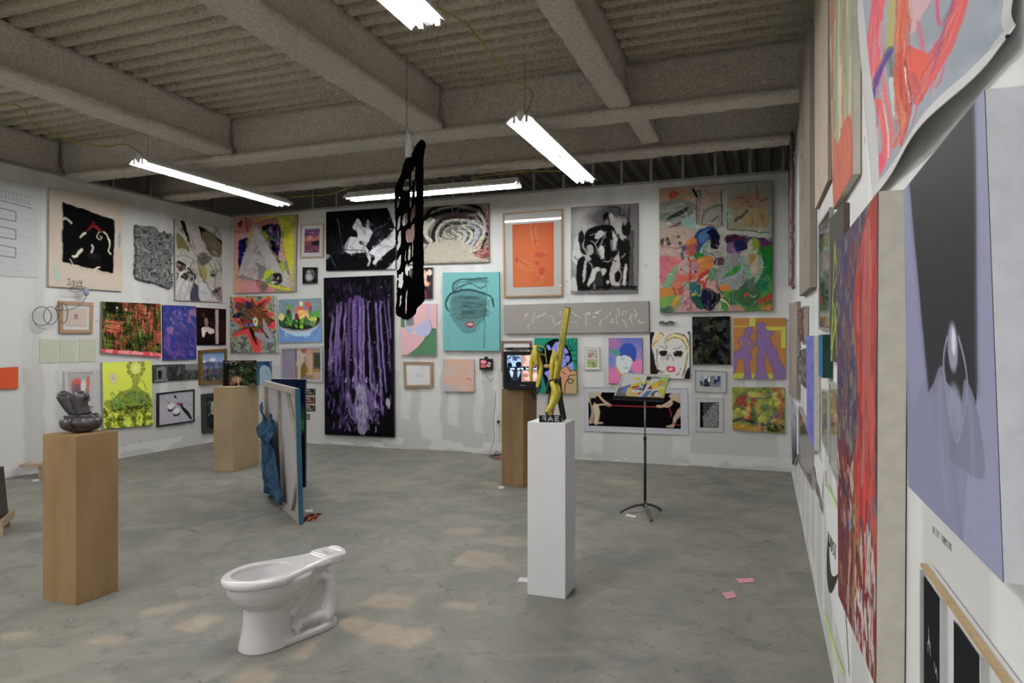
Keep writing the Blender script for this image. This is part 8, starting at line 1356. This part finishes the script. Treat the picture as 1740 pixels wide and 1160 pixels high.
# ---- photo panels standing on the pale plinths
def panel(a, b_, zb, h, draw, label, th=.02, res=(80, 60), side='15151a'):
    A = Vector((*a, zb)); B = Vector((*b_, zb)); e = (B-A).normalized(); n = Vector((e.y, -e.x, 0))
    if n.dot(-A) < 0: n = -n
    cc = (A+B)/2; z = Vector((0, 0, h)); cv = Cv(*res, '10120f', 5); draw(cv); t = empty('standing_photo', cc, 0, label, 'photograph'); Q = [A+z-cc, B+z-cc, B-cc, A-cc]
    painted('painted_face', [p+n*.001 for p in Q], cv, paint_mat('print_paper', .75, bump=.02), t, origin=(0, 0, 0)); slab(Q, n, th).build('canvas_edge', mat('dark_canvas_edge_'+side, side, .7), t)
def a_forest(c): c.n('1d2a1a', 5, 6, .5, .15, .9).n('34502a', 6, 6, .6, .08, .8, (44, 0, 100, 90)).n('5c4a38', 5, 5, .62, .1, .7); c.k(30, ['8a8078', '0b0c0a', '3c6034', '6a5040'], 12, 2, 60, 60, a=.8); c.r(0, 10, 18, 100, '07080a', .9); c.e(40, 76, 14, 12, 'a5806a', .8, .5); c.e(28, 88, 10, 8, '7c5440', .8, .5); c.s_([44, 70, 46, 99], 4, 'b0988a', .8); c.k(14, ['c8c4b8', '2c4434'], 6, 1.4, 60, 60, (20, 4, 60, 50), .7)
def a_ghost(c): c.g('2f5068', '3c6478').b([20, 30, 50, 16, 80, 26, 96, 60, 90, 100, 20, 100], '93a2b4').b([44, 6, 90, 2, 100, 20, 70, 22], '28344a').b([80, 4, 100, 4, 100, 30], '6a6a94'); c.s_([60, 40, 70, 60], 3, '4a6478', .7); c.s_([4, 20, 14, 60, 10, 100], 8, '2c5064', .8)
A_ = at_depth(379, 652, 8.62); B_ = at_depth(436, 651, 8.80); C_ = at_depth(462, 651, 8.92)
panel((A_.x, A_.y), (B_.x, B_.y), 1.0405, .32, a_forest, 'dark woodland picture standing on the pale brown plinths')
panel((B_.x+.006, B_.y), (C_.x, C_.y), 1.0405, .305, a_ghost, 'small blue picture of a pale shrouded shape beside the woodland one', res=(44, 70), side='2c4a5c')

# ---- bench and crate at the left edge
def bench():
    a, b_ = on_floor(24, 812)+Vector((.12, 0, 0)), on_floor(196, 806)+Vector((0, 0, 0)); d = (b_-a).normalized(); n = Vector((-d.y, d.x, 0)); 
    if n.y < 0: n = -n
    m = mat('pale_pine_plank', 'a8927a', .6, noise=.2, nscale=10); o = empty('low_bench', a, 0, 'low pale wooden bench against the left wall, behind the torso plinth', 'bench'); L = (b_-a).length
    def B(name, u0, u1, y0, y1, z0, z1): MB().hexa([d*u+n*y+Vector((0, 0, z)) for z in (z0, z1) for u, y in ((u0, y0), (u1, y0), (u1, y1), (u0, y1))]).build(name, m, o, bevel=.002)
    B('seat', -.02, L, .0, .18, .13, .165); B('leg', .16, .24, .03, .20, 0, .13); B('leg', L-.2, L-.12, .03, .20, 0, .13)
bench()
def crate():
    a = on_floor(4, 912); b_ = on_floor(24, 893); cc = (a+b_)/2; o = empty('panel_on_stand', cc, 0, 'dark grained panel in a pale wooden floor stand, cut by the left edge', 'artwork')
    d = (b_-a); d.z = 0; d.normalize(); n = Vector((-d.y, d.x, 0))
    if n.x > 0: n = -n
    W_ = mat('pale_pine_plank', 'a8927a', .6, noise=.2, nscale=10); DK = mat('dark_wood_grain', '2c241c', .5, noise=.6, nscale=4, stretch=(30, 30, 1)); L = (b_-a).length; z = Vector((0, 0, 1)); A0 = a-cc
    def B(name, u0, u1, y0, y1, z0, z1, m, sh=0.0): MB().hexa([A0+d*u+n*(y+sh*zz)+Vector((0, 0, zz)) for zz in (z0, z1) for u, y in ((u0, y0), (u1, y0), (u1, y1), (u0, y1))]).build(name, m, o, bevel=.002)
    B('rail', 0, L+.02, 0, .03, .07, .13, W_); B('foot', 0, .03, -.002, .4, 0, .07, W_); B('foot', L-.02, L+.02, .03, .4, 0, .07, mat('orange_pine', '9a6a48', .6, noise=.2)); B('dark_panel', -.02, L, .032, .07, .10, .52, DK, .08); B('dark_panel', -.02, L-.04, .32, .36, .10, .50, DK)
crate()

# ---- papers on the floor
def fpaper(pts, col, label, name='paper_slip', cat='paper', z=.0015, lift=.004):
    P = [on_floor(x, y, z) for x, y in pts]; c0 = sum(P, Vector())/len(P); n = 9; V = []; F = []; R = random.Random(int(pts[0][0]))
    for j in range(n):
        for i in range(n):
            u, v = i/(n-1), j/(n-1); p = (P[0]*(1-u)+P[1]*u)*(1-v)+(P[3]*(1-u)+P[2]*u)*v-c0; p.z = z-c0.z+lift*(abs(u-.5)*2)**2*(0.5+0.5*math.sin(v*5+R.random()*.2))+.0005; V.append(p)
    F = [(j*n+i, j*n+i+1, (j+1)*n+i+1, (j+1)*n+i) for j in range(n-1) for i in range(n-1)]; me = pymesh(name, V, F); o = link(name, me, mat('paper_'+col, col, .8), None, c0, smooth=True); s = o.modifiers.new('t', 'SOLIDIFY'); s.thickness = .0008; return tag(o, label, cat)
fpaper([(1250, 983), (1280, 982), (1283, 989), (1256, 990)], 'c88a98', 'pink paper slip on the floor, farther of the two pink ones')
fpaper([(1226, 1007), (1245, 1004), (1254, 1014), (1234, 1018)], 'c58a94', 'pink paper slip on the floor, nearer of the two pink ones')
fpaper([(883, 981), (910, 982), (908, 990), (879, 988)], 'c3c3c3', 'white paper slip on the floor poking out left of the white plinth')
fpaper([(844, 826), (854, 825), (858, 829), (849, 831)], 'c3c3c3', 'small white card on the floor in front of the television plinth')
fpaper([(1065, 873), (1083, 877), (1080, 880), (1063, 876)], 'c3c3c3', 'white paper strip on the floor under the music stand')
fpaper([(518, 866), (531, 865), (532, 869), (519, 870)], 'bdbdbd', 'tiny white label on the floor above the flame patterned sheet')
fpaper([(54, 815), (66, 814), (67, 817), (56, 818)], 'c3c3c3', 'small white card on the floor under the low bench')
cv = Cv(60, 40, '1a1412', 4); cv.k(34, ['b0502c', 'c8683a', '201410', '9a3a20', 'c08a70'], 18, 6, 20, 50); P = [on_floor(*p, .004) for p in ((520, 873), (548, 871), (534, 884), (514, 886))]
o = painted('patterned_sheet', P, cv, paint_mat('print_paper', .75, bump=.02)); s = o.modifiers.new('t', 'SOLIDIFY'); s.thickness = .003; tag(o, 'black and orange flame patterned sheet on the floor by the canvas foot', 'paper')
# ================================================================= toilet bowl
def toilet():
    CER = mat('white_porcelain', 'd4d2d2', .12, coat=.5, noise=.01); b = MB()
    # local frame: x from the front rim tip to the tank end, y to the left, z up
    def egg(cx0, cx1, hw, z, n=48, p=2.25, nose=0.0):
        c = (cx0+cx1)/2; a = (cx1-cx0)/2; out = []
        for k in range(n):
            q = 2*PI*k/n; cs, sn = math.cos(q), math.sin(q); x = abs(cs)**(2/p)*(1 if cs > 0 else -1); y = abs(sn)**(2/p)*(1 if sn > 0 else -1)
            out.append(Vector((c+a*x, hw*y*(1-nose*max(0, -x)**2*0.25), z)))
        return out
    # bowl body
    b.loft([egg(.03, .50, .165, .355), egg(.022, .50, .166, .335), egg(.032, .49, .162, .30), egg(.052, .47, .151, .265), egg(.085, .44, .133, .235), egg(.118, .42, .110, .212), egg(.128, .41, .100, .19)])
    # front skirt flaring to the foot
    b.loft([egg(.115, .40, .108, .23), egg(.118, .38, .098, .18), egg(.112, .37, .098, .12), egg(.100, .37, .104, .06), egg(.090, .38, .112, .015), egg(.088, .38, .114, 0.0)])
    # rim slab and tank deck
    rim = []
    N = 72
    def rimring(z, g):
        out = []
        for k in range(N):
            q = 2*PI*k/N; cs, sn = math.cos(q), math.sin(q); x = .245-.245*cs*(1+g) if cs > 0 else None
            ex = .245-(.245+g)*cs; ey = (.178+g)*abs(sn)**.96*(1 if sn > 0 else -1)
            if cs < 0:      # rear half stretches into the deck
                t = -cs; ex = .245+(.455+g)*t**.9; w = (.178*(1-t)**.55+.0) ; ww = .178+(0.098-.178)*min(1, (ex-.245)/.26); ey = (ww+g)*min(1, (1-t**6))**.5*(1 if sn > 0 else -1) if abs(sn) > 1e-6 else 0
            out.append(Vector((ex, ey, z)))
        return out
    def deckz(x): return 0.0
    b.loft([rimring(.345, -.012), rimring(.352, 0.0), rimring(.372, .002), rimring(.385, -.004), rimring(.389, -.014)])
    # raised tank seat at the very end
    b.loft([egg(.555, .705, .096, .35, p=4.5), egg(.555, .705, .096, .388, p=4.5), egg(.562, .699, .088, .397, p=4.5)]); b.tube([(.69, -.06, .392), (.70, 0, .398), (.69, .06, .392)], .014, 12)
    # trapway: thin web behind, foot plate and raised snaking tube
    b.box(.34, -.055, .02, .585, .055, .36); b.loft([egg(.12, .66, .112, 0.0, p=3.2), egg(.12, .66, .112, .028, p=3.2), egg(.13, .65, .104, .036, p=3.2)])
    b.loft([[(.36, -.07, .30), (.36, .07, .30), (.36, .12, .36), (.36, -.12, .36)], [(.66, -.06, .345), (.66, .06, .345), (.68, .09, .37), (.68, -.09, .37)]])
    for s in (-1, 1):
        b.tube([(.34, s*.05, .14), (.39, s*.055, .19), (.43, s*.057, .25), (.47, s*.057, .292), (.53, s*.057, .305), (.585, s*.057, .27), (.605, s*.057, .20), (.60, s*.057, .13), (.585, s*.06, .08), (.56, s*.062, .05)], [.04, .04, .038, .036, .036, .038, .04, .04, .042, .042], 18)
        b.tube([(.36, s*.06, .05), (.40, s*.06, .078), (.45, s*.06, .088), (.52, s*.06, .082), (.57, s*.06, .06)], [.03, .034, .034, .034, .034], 16)
    o = b.build('tmp', None, None); md = o.modifiers.new('r', 'REMESH'); md.mode = 'VOXEL'; md.voxel_size = .0045; sm = o.modifiers.new('s', 'SMOOTH'); sm.factor = .5; sm.iterations = 7
    # carve the bowl and the tank hole
    k = MB(); rings = []
    for z, x0, x1, hw in ((.45, .050, .375, .118), (.392, .050, .375, .118), (.375, .046, .380, .122), (.365, .05, .378, .119), (.345, .055, .372, .113), (.28, .085, .36, .10), (.20, .14, .34, .075), (.14, .19, .31, .045), (.12, .21, .29, .03)): rings.append(egg(x0, x1, hw, z, p=2.15))
    k.loft(rings); c1_ = k.build('cut', None, None); k2 = MB(); k2.loft([egg(.602, .668, .034, .45), egg(.602, .668, .034, .30)]); c2_ = k2.build('cut2', None, None)
    k3 = MB()
    for (x, y) in ((.445, -.05), (.445, .05), (.47, -.08), (.63, -.06), (.63, .06)): k3.tube([(x, y, .45), (x, y, .36)], .0055, 12)
    for s in (-1, 1): k3.tube([(.40, s*.093, .08), (.40, s*.093, .02)], .006, 12)
    c3_ = k3.build('cut3', None, None)
    for c in (c1_, c2_, c3_):
        m = o.modifiers.new('b', 'BOOLEAN'); m.object = c; m.operation = 'DIFFERENCE'; m.solver = 'EXACT'
    bpy.context.view_layer.update(); dg = bpy.context.evaluated_depsgraph_get(); me = bpy.data.meshes.new_from_object(o.evaluated_get(dg))
    for q in (o, c1_, c2_, c3_): bpy.data.objects.remove(q)
    front = at_depth(381, 988, 3.423); back = at_depth(575, 931, 3.955); ax = back-front; ax.z = 0; ang = math.atan2(ax.y, ax.x)
    t = empty('toilet', (front.x, front.y, 0), ang, 'white porcelain toilet bowl without seat or tank standing on the bare floor', 'toilet'); me.transform(Matrix.Translation((0, 0, 0.0)))
    mm = link('bowl', me, CER, t, smooth=True); me.transform(Matrix.Scale(ax.length/.70, 4, (1, 0, 0)))
    wt = MB(); wt.loft([egg(.12, .345, .083, .218), egg(.13, .335, .078, .214)]); wt.build('bowl_water', mat('still_water', 'a9aca8', .05, spec=.8), t, smooth=False)
toilet()
# ================================================================= camera, light of the void, view
cam = bpy.data.cameras.new('camera'); co = bpy.data.objects.new('camera', cam); C.objects.link(co)
co.location = (0, 0, EYE); co.rotation_euler = (PI/2, 0, YAW); cam.sensor_width = 36.0; cam.lens = FPX/1740*36.0
cam.shift_y = 4.0/1740; cam.clip_start = 0.02; cam.clip_end = 100
sc = bpy.context.scene; sc.camera = co
w = bpy.data.worlds.new('world'); sc.world = w; w.use_nodes = True; w.node_tree.nodes['Background'].inputs[0].default_value = (0.8, 0.85, 0.9, 1); w.node_tree.nodes['Background'].inputs[1].default_value = 0.02
vs = sc.view_settings; vs.view_transform = 'Standard'; vs.look = 'None'; vs.gamma = 1.0; vs.exposure = 0.9; vs.use_curve_mapping = False
try:
    sc.cycles.use_denoising = True; sc.cycles.max_bounces = 7; sc.cycles.diffuse_bounces = 4; sc.cycles.transparent_max_bounces = 8; sc.cycles.caustics_reflective = False; sc.cycles.caustics_refractive = False; sc.cycles.sample_clamp_indirect = 6
except Exception: pass
